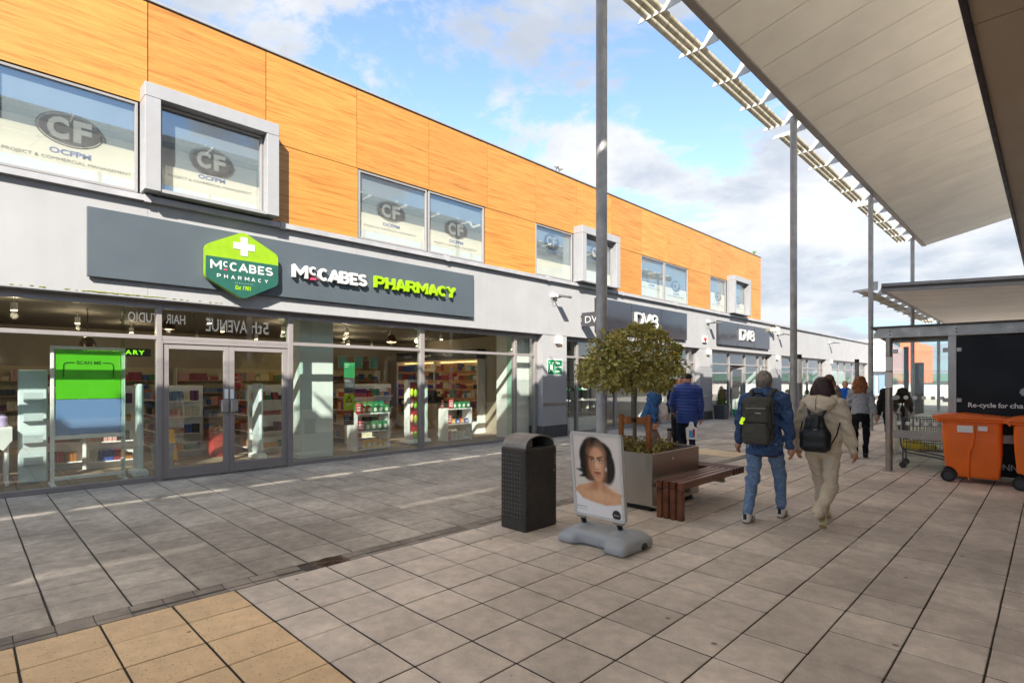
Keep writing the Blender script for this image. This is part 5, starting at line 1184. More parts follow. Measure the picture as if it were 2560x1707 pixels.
for s_ in (-1,1):
    mb=MB(); mb.cyl((-.28,s_*.20,.10),(-.28,s_*.255,.10),.10,n=24); w=obj('wheel',mb,m_tyre,wb,smooth=40)
    mb=MB(); mb.cyl((-.28,s_*.256,.10),(-.28,s_*.262,.10),.06,n=18); obj('hub',mb,M('hub_grey','#3a3a3c',.5),w,smooth=40)
mb=MB(); mb.cyl((-.28,-.21,.10),(-.28,.21,.10),.014,n=8); obj('axle',mb,m_black,wb)
mb=MB(); mb.quad((-.17,-.2985,.80),(.02,-.2985,.80),(.02,-.3015,.905),(-.17,-.3015,.905)); mb.quad((.08,-.2992,.835),(.19,-.2992,.835),(.19,-.3018,.905),(.08,-.3018,.905)); obj('sticker',mb,m_white,wb,fix=False)
wb2=copy_tree(wb); wb2.location=(-.03,11.10,0); wb2.rotation_euler=(0,0,math.radians(-3)); wb2['label']='orange wheeled bin cut off by the right edge of the photo'
# ---------------------------------------------------------------- litter bin
m_bin=M('bin_black','#3d3a37',.5,metal=.2,var=.2,vs=9,bump=.12,bs=50,col2='#463f38',mix=(.55,.75)); m_hood=M('bin_hood','#84817d',.5,metal=.5,var=.25,vs=7,col2='#8a8886')
lb=thing('litter_bin','black studded litter bin with a rounded grey hood','bin',(-4.14,4.455,0),world=True)
x0,x1,y0,y1=-4.33,-3.95,4.20,4.71
mb=MB(); mb.box(x0,x1,y0,y1,0,.885,c=.013); lbb=obj('bin_body',mb,m_bin,lb)
mb=MB(); mb.box(x1,x1+.008,y0+.035,y1-.03,.10,.86,c=.003); obj('door_panel',mb,m_bin,lb)
mb=MB(); mb.cyl((x1+.006,y1-.06,.62),(x1+.012,y1-.06,.62),.012,n=10); mb.box(x1+.006,x1+.02,y1-.05,y1-.035,.68,.80); obj('lock',mb,m_steel,lb)
# studs on the face towards the camera
sm=MB(); sm.sph((0,0,0),(.0065,.004,.0065),8,6); sme=sm.mesh('stud',m_hood,smooth=60)
for i in range(7):
    for j in range(15):
        o=obj('stud',sme,None,lb,loc=(x0+.045+.042*i,y0-.001,.15+.047*j))
n=14; prof=[(y0+.02+.47*.5*(1-math.cos(PI*i/n)),.885+.135*math.sin(PI*i/n)**.8) for i in range(n+1)]
inner=[(y0+.035+.44*.5*(1-math.cos(PI*i/n)),.885+.12*math.sin(PI*i/n)**.8) for i in range(n+1)][::-1]
mb=MB(); mb.prism(prof+inner,'x',x0+.01,x1-.02); obj('hood',mb,m_hood,lb,smooth=30)
mb=MB(); mb.prism([(y0+.03,.887),(y0+.2,.887),(y0+.2,1.005),(y0+.13,.98),(y0+.07,.94)],'x',x1-.1,x1-.09); obj('hood_plate',mb,m_hood,lb)
mb=MB(); mb.prism(inner,'x',x0+.012,x0+.018); obj('hood_back',mb,m_hood,lb)
# ---------------------------------------------------------------- spring-based poster board
m_alu=M('aluminium','#cfcecb',.35,metal=.25,var=.05); m_grey=M('base_grey','#a0a4a8',.42,var=.05,vs=4)
ab=thing('poster_board','silver framed pavement board with a portrait poster on a grey base','pavement sign',(-3.14,4.47,0),world=True)
V,F=sdf_mesh([('b',(-3.44,4.47,.045),(.11,.25,.05),.045),('b',(-2.86,4.47,.05),(.12,.27,.055),.05),('b',(-3.15,4.50,.075),(.34,.21,.07),.05),('c',(-3.36,4.455,.09),(-3.36,4.455,.155),.06,.036),('c',(-2.93,4.455,.09),(-2.93,4.455,.155),.06,.036)],.010,.085,cut=lambda x,y,z: np.maximum(.006-z,.03-np.sqrt((x+3.15)**2*.55+(y-4.06)**2+(z+.12)**2*.8)+.10))
obj('board_base',sdf_obj_mesh('board_base',[(V,F,0)],m_grey),None,ab)
mb=MB(); mb.box(-2.80,-2.72,4.5,4.6,.02,.075,c=.02); obj('wheel_recess',mb,m_black,ab)
lean=(-.08)/.83
def BP(x,z,off=0.): # board plane
    return (x,4.40+lean*(z-.27)-off,z)
for x in (-3.36,-2.93):
    mb=MB(); P=[]
    for i in range(50):
        t=i/49; P.append((x+.024*math.cos(t*2*PI*6),4.455-.045*t+.024*math.sin(t*2*PI*6),.15+.10*t))
    mb.tube(P,.006,6); mb.cyl((x,4.455,.15),(x,4.415,.25),.016,n=10); obj('spring',mb,m_black,ab,smooth=60)
    mb=MB(); mb.box(x-.05,x+.05,4.38,4.44,.245,.262); obj('clamp',mb,m_steel,ab)
def slab3(name,x0,x1,z0,z1,o0,o1,mt,par,c=0):
    mb=MB(); V=[BP(x,z,o) for x in(x0,x1) for o in(o0,o1) for z in(z0,z1)]
    mb.add(V,[(0,1,3,2),(4,6,7,5),(0,4,5,1),(2,3,7,6),(0,2,6,4),(1,5,7,3)]); return obj(name,mb,mt,par)
fx0,fx1,fz0,fz1=-3.44,-2.84,.265,1.105
slab3('backing',fx0+.01,fx1-.01,fz0+.01,fz1-.01,-.02,.008,m_alu,ab)
for a in ((fx0,fx0+.03,fz0+.02,fz1-.02),(fx1-.03,fx1,fz0+.02,fz1-.02),(fx0+.012,fx1-.012,fz0,fz0+.03),(fx0+.012,fx1-.012,fz1-.03,fz1)):
    slab3('frame_profile',*a,-.022,.02,m_alu,ab)
# the printed portrait: a fine grid with its own printed colours
def portrait():
    nu,nv=110,160; u=(np.arange(nu)+.5)/nu; v=(np.arange(nv)+.5)/nv; U,Vv=np.meshgrid(u,v,indexing='ij')
    sm=lambda d,w=.012: np.clip(.5-d/w/2,0,1)
    def ell(cx,cy,rx,ry,rot=0):
        x=U-cx; y=(Vv-cy)*1.4; c,s=math.cos(rot),math.sin(rot); X=x*c+y*s; Y=-x*s+y*c
        return (np.sqrt((X/rx)**2+(Y/ry)**2)-1)*min(rx,ry)
    def cap(ax,ay,bx,by,ra,rb):
        x=U-ax;y=(Vv-ay)*1.4;dx=bx-ax;dy=(by-ay)*1.4;t=np.clip((x*dx+y*dy)/(dx*dx+dy*dy),0,1); return np.sqrt((x-t*dx)**2+(y-t*dy)**2)-(ra+t*(rb-ra))
    C=np.zeros((nu,nv,3)); C[:]=np.array(hx('#e3d9d0')); C*= (1.0-.12*(1-Vv)+.06*U)[...,None]
    def lay(d,col,w=.012,a=1.):
        m=(sm(d,w)*a)[...,None]; C[:]=C*(1-m)+np.array(hx(col))*m
    lay(np.minimum.reduce([ell(.50,.27,.42,.15),ell(.22,.25,.24,.16),ell(.82,.22,.26,.16),cap(.10,.32,.40,.37,.05,.06),cap(.66,.36,.95,.25,.06,.06)]),'#d29a72',.014)      # shoulders
    lay(cap(.545,.48,.53,.36,.115,.135),'#bd7f57',.03)                                                                         # neck
    lay(ell(.52,.28,.26,.11),'#eec09a',.14,.85); lay(ell(.88,.24,.10,.10),'#e8b48c',.1,.7); lay(cap(.46,.36,.24,.31,.015,.012),'#b0724a',.05,.6); lay(cap(.62,.35,.82,.29,.015,.012),'#b0724a',.05,.5); lay(ell(.46,.42,.05,.09),'#9a6039',.06,.6)
    lay(Vv-(.205-.06*np.exp(-((U-.60)/.33)**2)+.13*np.clip(.16-U,0,1)*4),'#eceaeb',.014)                                            # white dress
    lay(np.minimum.reduce([ell(.44,.86,.24,.18),ell(.54,.76,.31,.26),ell(.30,.62,.16,.24),ell(.30,.74,.17,.26),ell(.74,.62,.155,.29),ell(.68,.50,.13,.10),ell(.36,.49,.14,.08),cap(.22,.55,.05,.56,.05,.004),cap(.24,.50,.10,.47,.05,.004)]),'#23201f',.018)  # hair
    lay(np.minimum(ell(.50,.66,.172,.27),ell(.525,.54,.125,.145)),'#d4966d',.018)                                                  # face
    lay(ell(.55,.66,.10,.22),'#efc09b',.10,.85); lay(ell(.365,.63,.04,.24),'#9d6743',.07,.75); lay(ell(.66,.60,.03,.2),'#a26b47',.06,.6); lay(ell(.50,.80,.12,.06),'#dca57e',.07,.6)
    lay(cap(.345,.738,.44,.724,.010,.016),'#2a1a12',.014); lay(cap(.535,.727,.635,.748,.016,.009),'#2a1a12',.014)                         # brows
    lay(ell(.40,.695,.055,.028),'#7a4b32',.04,.8); lay(ell(.575,.70,.058,.03),'#7a4b32',.04,.8)
    lay(ell(.40,.69,.036,.013),'#e9ddd4',.008); lay(ell(.575,.694,.038,.014),'#e9ddd4',.008); lay(ell(.40,.691,.014,.014),'#1e1410',.008); lay(ell(.575,.695,.014,.014),'#1e1410',.008)
    lay(cap(.36,.70,.44,.701,.007,.007),'#150d0a',.008); lay(cap(.535,.706,.615,.705,.007,.007),'#150d0a',.008)
    lay(cap(.495,.70,.50,.605,.014,.024),'#f1c6a3',.03,.8); lay(cap(.455,.69,.455,.61,.007,.012),'#a4704c',.025,.6); lay(ell(.475,.588,.017,.007),'#7a472e',.01); lay(ell(.53,.59,.017,.007),'#7a472e',.01)
    lay(ell(.515,.545,.07,.022),'#9a5044',.012); lay(ell(.518,.526,.058,.024),'#c27a69',.014); lay(cap(.45,.538,.585,.54,.0035,.0035),'#43201a',.006)
    lay(ell(.52,.495,.05,.014),'#a9714c',.03,.6); lay(ell(.70,.60,.016,.03),'#d8d2c8',.012)
    lay(ell(.875,.05,.088,.088),'#2d2c2e',.008)
    return C
me=bpy.data.meshes.new('poster_print'); nu,nv=110,160
px0,px1,pz0,pz1=fx0+.028,fx1-.028,fz0+.028,fz1-.028
V=[BP(px0+(px1-px0)*i/nu,pz0+(pz1-pz0)*j/nv,.012) for i in range(nu+1) for j in range(nv+1)]
Fq=[(i*(nv+1)+j,(i+1)*(nv+1)+j,(i+1)*(nv+1)+j+1,i*(nv+1)+j+1) for i in range(nu) for j in range(nv)]
me.from_pydata(V,[],Fq); at=me.color_attributes.new('print','FLOAT_COLOR','CORNER'); Cp=portrait().reshape(-1,3)
at.data.foreach_set('color',np.repeat(np.concatenate([Cp,np.ones((len(Cp),1))],1),4,axis=0).astype(np.float32).ravel())
mp=bpy.data.materials.new('poster_ink_print'); mp.use_nodes=True; N=mp.node_tree.nodes; a=N.new('ShaderNodeVertexColor'); a.layer_name='print'; b=N['Principled BSDF']; mp.node_tree.links.new(a.outputs[0],b.inputs['Base Color']); b.inputs['Roughness'].default_value=.25
me.materials.append(mp); me.update(); pr_=obj('poster_print',me,None,ab)
def btext(s_,x,z,w,h,mt,b=0.):
    t_=text_mesh(s_,.05,width=w,height=h,bold=b,mat=mt); t_.transform(Matrix.Translation(BP(x,z,.0135))@FACE['-y']); obj('lettering',t_,None,pr_)
btext('JOICO',-3.40,.352,.12,.022,m_black,.001); btext('HAIR CARE & COLOR',-3.40,.332,.12,.009,m_black); btext('Avenue',-2.965,.325,.06,.014,m_boxw)
# ---------------------------------------------------------------- planter, tree, stakes, bench
m_pst=M('planter_steel','#b5aea5',.36,metal=.85,var=.03,vs=3,stretch=(12,12,.6)); m_soil=M('soil','#3a2a20',.95,var=.3,vs=14,bump=.6,bs=40)
pln=thing('planter','square brushed steel planter','planter',(-4.08,6.54,0),world=True)
X0,X1,Y0,Y1=-4.70,-3.46,5.93,7.16
mb=MB(); mb.box(X0+.06,X1-.06,Y0+.06,Y1-.06,0,.075); obj('plinth',mb,m_black,pln)
mb=MB(); tt=.02
mb.box(X0,X1,Y0,Y0+tt,.07,.712,c=.003); obj('side_panel',mb,m_pst,pln)
mb=MB(); mb.box(X0,X1,Y1-tt,Y1,.07,.712,c=.003); obj('side_panel',mb,m_pst,pln)
mb=MB(); mb.box(X0+.0,X0+tt,Y0+tt,Y1-tt,.07,.711,c=.003); obj('side_panel',mb,m_pst,pln)
mb=MB(); mb.box(X1-tt,X1,Y0+tt,Y1-tt,.07,.711,c=.003); obj('side_panel',mb,m_pst,pln)
mb=MB(); nn=22
V=[(X0+tt+(X1-X0-2*tt)*i/nn,Y0+tt+(Y1-Y0-2*tt)*j/nn,.64+.025*math.sin(i*1.3)*math.cos(j*1.1)+random.uniform(-.01,.012)) for i in range(nn+1) for j in range(nn+1)]
mb.add(V,[(i*(nn+1)+j,(i+1)*(nn+1)+j,(i+1)*(nn+1)+j+1,i*(nn+1)+j+1) for i in range(nn) for j in range(nn)]); obj('soil',mb,m_soil,pln,smooth=80)
mb=MB(); mb.box(X1,X1+.003,6.42,6.45,.60,.63); obj('badge',mb,m_white,pln)
m_bench=M_wood('bench_timber','#7d4a30','#4a2618',(6,1.2,6),.32,.35,.15); m_bencht=M('bench_end','#56301f',.5,var=.15,vs=12)
be=thing('bench','brown slatted timber bench wrapped round the steel planter','bench',(-3.15,6.6,0),world=True)
for i in range(4):
    xa=-3.325+.0875*i
    mb=MB(); mb.box(xa,xa+.066,5.785,7.19,.355,.44,c=.006); obj('seat_slat',mb,m_bench,be)
    mb=MB(); mb.box(xa+.001,xa+.065,5.787,5.855,0,.352,c=.006); obj('leg_slat',mb,m_bench,be)
    ya=7.20+.0875*i
    mb=MB(); mb.box(-4.7,-2.985,ya,ya+.066,.354,.439,c=.006); obj('seat_slat',mb,m_bencht,be)
    mb=MB(); mb.box(-4.69,-4.625,ya+.001,ya+.065,0,.352,c=.006); obj('leg_slat',mb,m_bench,be)
for a_ in ((-3.45,-3.0,5.99,6.04,.30,.352),(-3.45,-3.0,6.9,6.95,.30,.352),(-3.46,-3.33,5.9,5.94,.07,.10),(-4.3,-4.25,7.16,7.5,.30,.352),(-3.3,-3.2,7.16,7.5,.30,.352)): mb=MB(); mb.box(*a_); obj('support_rail',mb,m_steel,be)
m_stake=M_wood('stake_timber','#b06a2e','#7a3f16',(8,8,1),.6,.4,.2)
sk=thing('tree_stake_frame','orange brown timber stake frame holding the tree trunk','stake frame',(-4.09,6.54,.65),world=True)
sA,sB=Vector((-4.28,6.50)),Vector((-3.90,6.58)); 
for p in (sA,sB):
    mb=MB(); mb.T=Matrix.Translation((p.x,p.y,0))@Matrix.Rotation(math.radians(12),4,'Z'); mb.box(-.03,.03,-.03,.03,.5,1.14,c=.005); obj('stake',mb,m_stake,sk)
mb=MB(); mb.T=Matrix.Translation((-4.09,6.54,0))@Matrix.Rotation(math.radians(12),4,'Z'); mb.box(-.162,.162,-.02,.02,1.01,1.11,c=.005); obj('crossbar',mb,m_stake,sk)
mb=MB(); mb.lathe([(.034,1.04),(.034,1.10)],12,(-4.085,6.51,0)); obj('tie',mb,m_black,sk)
# the standard tree
m_bark=M('bark','#6f6250',.9,var=.25,vs=20,bump=.5,bs=60,stretch=(1,1,.3)); m_leaf=M('leaf_green','#8d8f47',.5,var=.15,vs=30,rand=.5,island=True,spec=.4); m_lfe=M('leaf_margin','#d8c87d',.5,var=.1,rand=.25,island=True); m_lfy=M('leaf_yellow','#dcb52a',.5,rand=.2,island=True)
trr=thing('clipped_tree','small round headed tree with variegated leaves growing in the steel planter','tree',(-4.09,6.54,.65))
mb=MB(); mb.tube([(0,0,0),(.005,-.01,.3),(.0,.0,.6),(.012,.01,.85),(.01,.0,1.1),(.0,.01,1.35)],[.032,.028,.026,.024,.02,.012],10)
R=random.Random(21)
for i in range(16):
    a=R.uniform(0,6.28); e=R.uniform(.15,1.2); L_=R.uniform(.4,.62); z=R.uniform(.78,1.2)
    d=Vector((math.cos(a)*math.cos(e),math.sin(a)*math.cos(e),math.sin(e)*.8)); mb.tube([(0,0,z),tuple(Vector((0,0,z))+d*L_*.5+Vector((0,0,.03))),tuple(Vector((0,0,z))+d*L_)],[.012,.008,.004],6)
obj('trunk',mb,m_bark,trr,smooth=60)
def leaf_mesh(n,pts,name,seed,size=(.045,.075)):
    """pts(R)-> (position, outward). leaves with a pale margin"""
    R=random.Random(seed); Vv=[];Ff=[];Mi=[]
    base=[(0,0),(.30,.28),(.33,.62),(0,1),(-.33,.62),(-.30,.28)]; cen=(0,.5)
    for k in range(n):
        p,o=pts(R); L_=R.uniform(*size); yel=R.random()<.05
        o=(o+Vector((R.gauss(0,.5),R.gauss(0,.5),R.gauss(0,.45)))).normalized()
        up=Vector((R.gauss(0,.4),R.gauss(0,.4),1)); side=o.cross(up); 
        if side.length<1e-3: continue
        side.normalize(); nrm=side.cross(o); s0=len(Vv)
        for sc in (1.,.68):
            for u,v in base:
                uu=u*sc; v2=.5+(v-.5)*sc; q=p+side*(uu*L_)+o*(v2*L_)+nrm*(abs(uu)*.35*L_-.25*L_*(v2-.3)**2); Vv.append(tuple(q))
        Ff.append(tuple(s0+6+i for i in range(6))); Mi.append(2 if yel else 0)
        for i in range(6): Ff.append((s0+i,s0+(i+1)%6,s0+6+(i+1)%6,s0+6+i)); Mi.append(2 if yel else 1)
    me=bpy.data.meshes.new(name); me.from_pydata(Vv,[],Ff)
    return me,Mi
RC=random.Random(33); lobes=[]
for i in range(44):
    a=RC.uniform(0,6.28); rr=math.sqrt(RC.random())*.60; z=RC.uniform(-.30,.36)*(1-(rr/.85)**2)+.0
    lobes.append((Vector((rr*math.cos(a),rr*math.sin(a),1.20+z+.08*(1-rr/.6))),RC.uniform(.13,.21)))
for a_,r_,z_ in ((0.6,.74,1.18),(2.2,.70,1.12),(3.9,.78,1.16),(5.2,.72,1.22),(1.4,.5,1.52),(4.5,.35,1.62),(3.0,.45,1.55),(0.0,.18,1.68),(2.6,.62,1.0),(5.9,.62,.98),(.9,.6,.96),(4.4,.62,.98)): lobes.append((Vector((r_*math.cos(a_),r_*math.sin(a_),z_)),.12))
for v_ in ((.03,-.86,1.02),(.03,-.86,1.2),(-.15,-.78,1.12),(-.32,-.74,1.08),(-.3,-.7,1.25),(.1,-.8,1.35),(-.5,-.55,1.2),(-.55,-.5,1.05)): lobes.append((Vector(v_),.13))
def crown_pts(R):
    c,r=R.choice(lobes); d=Vector((R.gauss(0,1),R.gauss(0,1),R.gauss(0,.75))).normalized(); p=c+d*r*(R.random()**.4); o=(d*.7+(c-Vector((0,0,1.1))).normalized()*.8+Vector((0,0,-.35))).normalized(); return p,o
lobes=[(Vector((c_.x*.86,c_.y*.86,1.17+(c_.z-1.2)*.84)),r_*.92) for c_,r_ in lobes]
lobes+=[(Vector(v_),.14) for v_ in ((.06,-.90,.97),(.05,-.92,1.12),(.05,-.90,1.27),(.06,-.84,1.42),(-.10,-.86,1.05),(-.10,-.84,1.22),(-.26,-.78,1.02),(-.26,-.78,1.18),(-.42,-.66,1.1),(.2,-.82,1.05),(.2,-.82,1.22),(.2,-.74,1.4),(-.12,-.74,1.38),(-.5,-.55,1.02))]
lobes+=[(Vector((.42*math.cos(a_),.42*math.sin(a_),.93)),.13) for a_ in (0,.8,1.6,2.4,3.2,4.,4.8,5.6)]
lobes=[(Vector((c_.x*.9,c_.y*.93,1.17+(c_.z-1.17)*1.08)),r_) for c_,r_ in lobes]
lobes=[((c_ if (math.hypot(c_.x,c_.y)<.66 or c_.y<-.55) else Vector((c_.x*.66/math.hypot(c_.x,c_.y),c_.y*.66/math.hypot(c_.x,c_.y),c_.z))),r_) for c_,r_ in lobes]
RT=random.Random(77)
for i in range(26):
    a_=RT.uniform(0,6.28); e_=RT.uniform(-.35,1.3); q_=RT.uniform(.86,1.08); lobes.append((Vector((.62*q_*math.cos(a_)*math.cos(e_),.62*q_*math.sin(a_)*math.cos(e_),1.18+.46*q_*math.sin(e_)*1.05)),RT.uniform(.05,.085)))
me,Mi=leaf_mesh(12500,crown_pts,'crown',5,(.032,.074))
for m in (m_leaf,m_lfe,m_lfy): me.materials.append(m)
me.polygons.foreach_set('material_index',Mi); obj('crown',me,None,trr)
# low planting
m_g1=M('shrub_bronze','#7d5a2c',.7,rand=.3,island=True); m_g2=M('shrub_green','#8a8d4a',.7,rand=.3,island=True); m_g3=M('shrub_yellow','#b79f49',.7,rand=.25,island=True)
TF=[(random.uniform(X0+.1,X1-.1),random.uniform(Y0+.1,Y1-.12),random.uniform(.08,.2)) for _ in range(26)]
def tuft_pts(R):
    x,y,h=R.choice(TF); z=R.random(); return Vector((x+R.gauss(0,.05),y+R.gauss(0,.05),.64+z*h)),Vector((R.gauss(0,.6),R.gauss(0,.6),1)).normalized()
me,Mi=leaf_mesh(2600,tuft_pts,'planter_undergrowth',8,(.018,.04))
for m in (m_g1,m_g2,m_g3): me.materials.append(m)
me.polygons.foreach_set('material_index',[ (i//7)%3 for i in range(len(Mi))]); ug=obj('planter_undergrowth',me,None); tag(ug,'bronze and green low plants covering the soil of the planter','ground cover',kind='stuff')
# ---------------------------------------------------------------- other street things
m_post=M('post_grey','#7f8084',.5,metal=.2,var=.06)
def lightpost(x,y,label,wrap):
    t=thing('light_column',label,'light column',(x,y,0))
    mb=MB(); mb.cyl((0,0,0),(0,0,2.24),.07,n=20); obj('shaft',mb,m_post,t,smooth=40)
    mb=MB(); mb.cyl((0,0,2.24),(0,0,2.36),.073,n=20); obj('cap',mb,m_black,t,smooth=40)
    if wrap: mb=MB(); mb.cyl((0,0,1.53),(0,0,2.22),.0725,n=20,caps=False); obj('paper_wrap',mb,m_white,t,smooth=40)
lightpost(-5.27,17.29,'short grey column with a white wrap and dark cap behind the couple',True); lightpost(-5.03,22.87,'short plain grey column with dark cap farther down the street',False)
t=thing('bollard','low round steel bollard behind the planter','bollard',(-5.48,10.05,0)); mb=MB(); mb.cyl((0,0,0),(0,0,.6),.045,n=16); obj('shaft',mb,m_steel,t,smooth=40); mb=MB(); mb.cyl((0,0,.6),(0,0,.64),.05,n=16); obj('cap',mb,m_black,t,smooth=40)
m_con=M('conifer_green','#5d7a2a',.8,rand=.3,island=True)
def conifer(x,y,label,h=.75,w=.24,seed=1):
    t=thing('potted_conifer',label,'plant',(x,y,0))
    mb=MB(); V_=[(-.2,-.2,0),(.2,-.2,0),(.2,.2,0),(-.2,.2,0),(-.235,-.235,.56),(.235,-.235,.56),(.235,.235,.56),(-.235,.235,.56)]; mb.add(V_,[(0,1,2,3),(4,5,6,7),(0,1,5,4),(1,2,6,5),(2,3,7,6),(3,0,4,7)]); mb.box(-.25,.25,-.25,.25,.53,.575,c=.008); obj('pot',mb,M('pot_charcoal','#3b3b3f',.6,var=.1),t)
    R=random.Random(seed); Vv=[];Ff=[]
    for k in range(900):
        z=R.random()**1.3; a=R.uniform(0,6.28); r=w*(1-z)**.7*math.sqrt(R.uniform(.3,1))+.01; p=Vector((r*math.cos(a),r*math.sin(a),.58+z*h)); d=(Vector((math.cos(a),math.sin(a),.9))+Vector((R.gauss(0,.3),R.gauss(0,.3),R.gauss(0,.3)))).normalized(); s_=d.cross(Vector((0,0,1))).normalized()*.014; s0=len(Vv)
        Vv+=[tuple(p-s_),tuple(p+s_),tuple(p+d*.07)]; Ff.append((s0,s0+1,s0+2))
    me=bpy.data.meshes.new('foliage'); me.from_pydata(Vv,[],Ff); me.materials.append(m_con); obj('foliage',me,None,t)
conifer(-9.72,22.15,'conifer in a square charcoal pot left of the open shop door'); conifer(-9.7,30.7,'leafy shrub in a charcoal pot behind the grey column',.4,.3,3); conifer(-9.7,33.2,'shrub in a charcoal pot farther along the shops',.45,.28,4)
t=thing('bucket','turquoise plastic bucket in front of the open shop door','bucket',(-9.78,23.85,0)); mb=MB(); mb.lathe([(.13,0),(.19,.30),(.205,.30),(.205,.33),(.185,.33),(.13,.03)],20); obj('bucket_body',mb,M('turquoise','#2fa58c',.45),t,smooth=35)
mb=MB(); mb.tube([(.195,0,.31),(.15,0,.22),(0,.14,.18),(-.15,0,.22),(-.195,0,.31)],.005,6); obj('handle',mb,m_white,t)
t=thing('dropped_leaf','small yellow leaf lying on the paving at the right','leaf',(-.12,5.55,.004),.6); mb=MB(); mb.add([(-.03,0,.002),(0,.012,.006),(.035,.0,.003),(0,-.012,.006)],[(0,1,2,3)]); mb.add([(-.03,.0,.003),(-.05,.005,.006),(-.05,-.005,.006)],[(0,1,2)]); obj('blade',mb,m_lfy,t,fix=False)
# white spilt paint near the shelter
sp_=MB(); R=random.Random(2)
for (cx,cyy,w,l) in ((-1.55,11.35,.18,.10),(-1.35,11.25,.14,.07),(-1.62,11.8,.12,.03),(-1.5,12.1,.09,.03),(-1.25,11.5,.12,.05),(-2.0,11.3,.10,.015)):
    n=14; pts=[(cx+w*math.cos(2*PI*i/n)*R.uniform(.5,1),cyy+l*math.sin(2*PI*i/n)*R.uniform(.5,1),.0035) for i in range(n)]; sp_.add(pts,[tuple(range(n))])
o=obj('paint_spill',sp_,M('spilt_white','#dcdcd8',.7,var=.1),near,fix=False); o['kind']='stuff'
# ---------------------------------------------------------------- far end of the street
fb=thing('far_building','white block with an orange rendered wing at the far end of the street','building',(-11,66,0),world=True)
m_or2=M('orange_render','#e2764f',.7,var=.05,vs=1); m_wh=M('white_cladding','#dcdad4',.6,var=.04,vs=1)
mb=MB(); mb.box(-30,-11.2,65,75,2.45,5.7); obj('upper_block',mb,m_wh,fb)
mb=MB(); mb.box(-30,-11.25,65.4,75,0,2.44); obj('ground_floor',mb,m_frost,fb)
for x in (-13,-12.2,-11.5): 
    mb=MB(); mb.box(x-.25,x+.25,65.33,65.4,.1,2.1); obj('window',mb,M('far_window','#7f97ab',.15),fb)
mb=MB(); mb.box(-11.19,-9.3,64.6,75,1.3,5.25); obj('orange_wing',mb,m_or2,fb)
mb=MB(); mb.prism([(-11.2,1.25),(-9.2,1.25),(-9.2,.1),(-12,.1)],'y',62.5,64.5); obj('lean_to_roof',mb,m_wh,fb)
pw=thing('parapet_wall','low white parapet wall closing the far end of the street','wall',(-4,60,0),world=True)
mb=MB(); mb.box(-9.2,8,60,60.2,0,1.15); obj('wall_body',mb,m_wh,pw); mb=MB(); mb.box(-9.2,8,59.97,60.23,1.15,1.2,c=.01); obj('coping',mb,m_ledge,pw)
bl=thing('glass_balustrade','glass balustrade with steel rail above the far parapet','balustrade',(-4,60.1,1.2),world=True)
x=-9.1
while x<8:
    mb=MB(); mb.box(x,x+1.9,60.09,60.11,1.25,2.25); obj('glass_pane',mb,m_sglass,bl)
    mb=MB(); mb.cyl((x-.05,60.1,1.2),(x-.05,60.1,2.36),.025,n=8); obj('baluster',mb,m_steel,bl); x+=2
mb=MB(); mb.cyl((-9.2,60.1,2.38),(8,60.1,2.38),.03,n=8); obj('hand_rail',mb,m_steel,bl)
t=thing('totem','tall charcoal information totem seen through the shelter glass','totem',(-4.62,32.9,0)); mb=MB(); mb.box(-.2,.2,-.1,.1,0,2.45,c=.01); obj('totem_body',mb,M('totem_grey','#3e3e46',.4),t); mb=MB(); mb.box(-.205,-.2,-.09,.09,.1,2.4); obj('edge_strip',mb,m_steel,t)
for (x,y,l) in ((-5.39,34.54,'dark square litter bin in the distance left of the totem'),(-3.9,39.5,'dark litter bin in the distance right of the totem')):
    t=thing('street_bin',l,'bin',(x,y,0)); mb=MB(); mb.box(-.25,.25,-.25,.25,0,.85,c=.02); obj('bin_body',mb,M('far_bin','#33343c',.5),t); mb=MB(); mb.lathe([(.28,.86),(.3,.9),(.2,1.0),(.05,1.04)],16); obj('bin_lid',mb,m_black,t,smooth=40)
m_hill=M('far_fields','#5f7d6a',.9,var=.25,vs=.01)
mb=MB(); R=random.Random(14); n=90
top=[(-2200+50*i, 9+6*math.sin(i*.35)+4*math.sin(i*.9+1)+R.uniform(0,2)) for i in range(n)]
V_=[];F_=[]
for i,(x,z) in enumerate(top): V_+=[(x,900,-1.),(x,1600,z),(x,2200,z+4)]
for i in range(n-1):
    for k_ in range(2): F_.append((3*i+k_,3*i+3+k_,3*i+4+k_,3*i+1+k_))
mb.add(V_,F_); struct('hills',mb,m_hill)
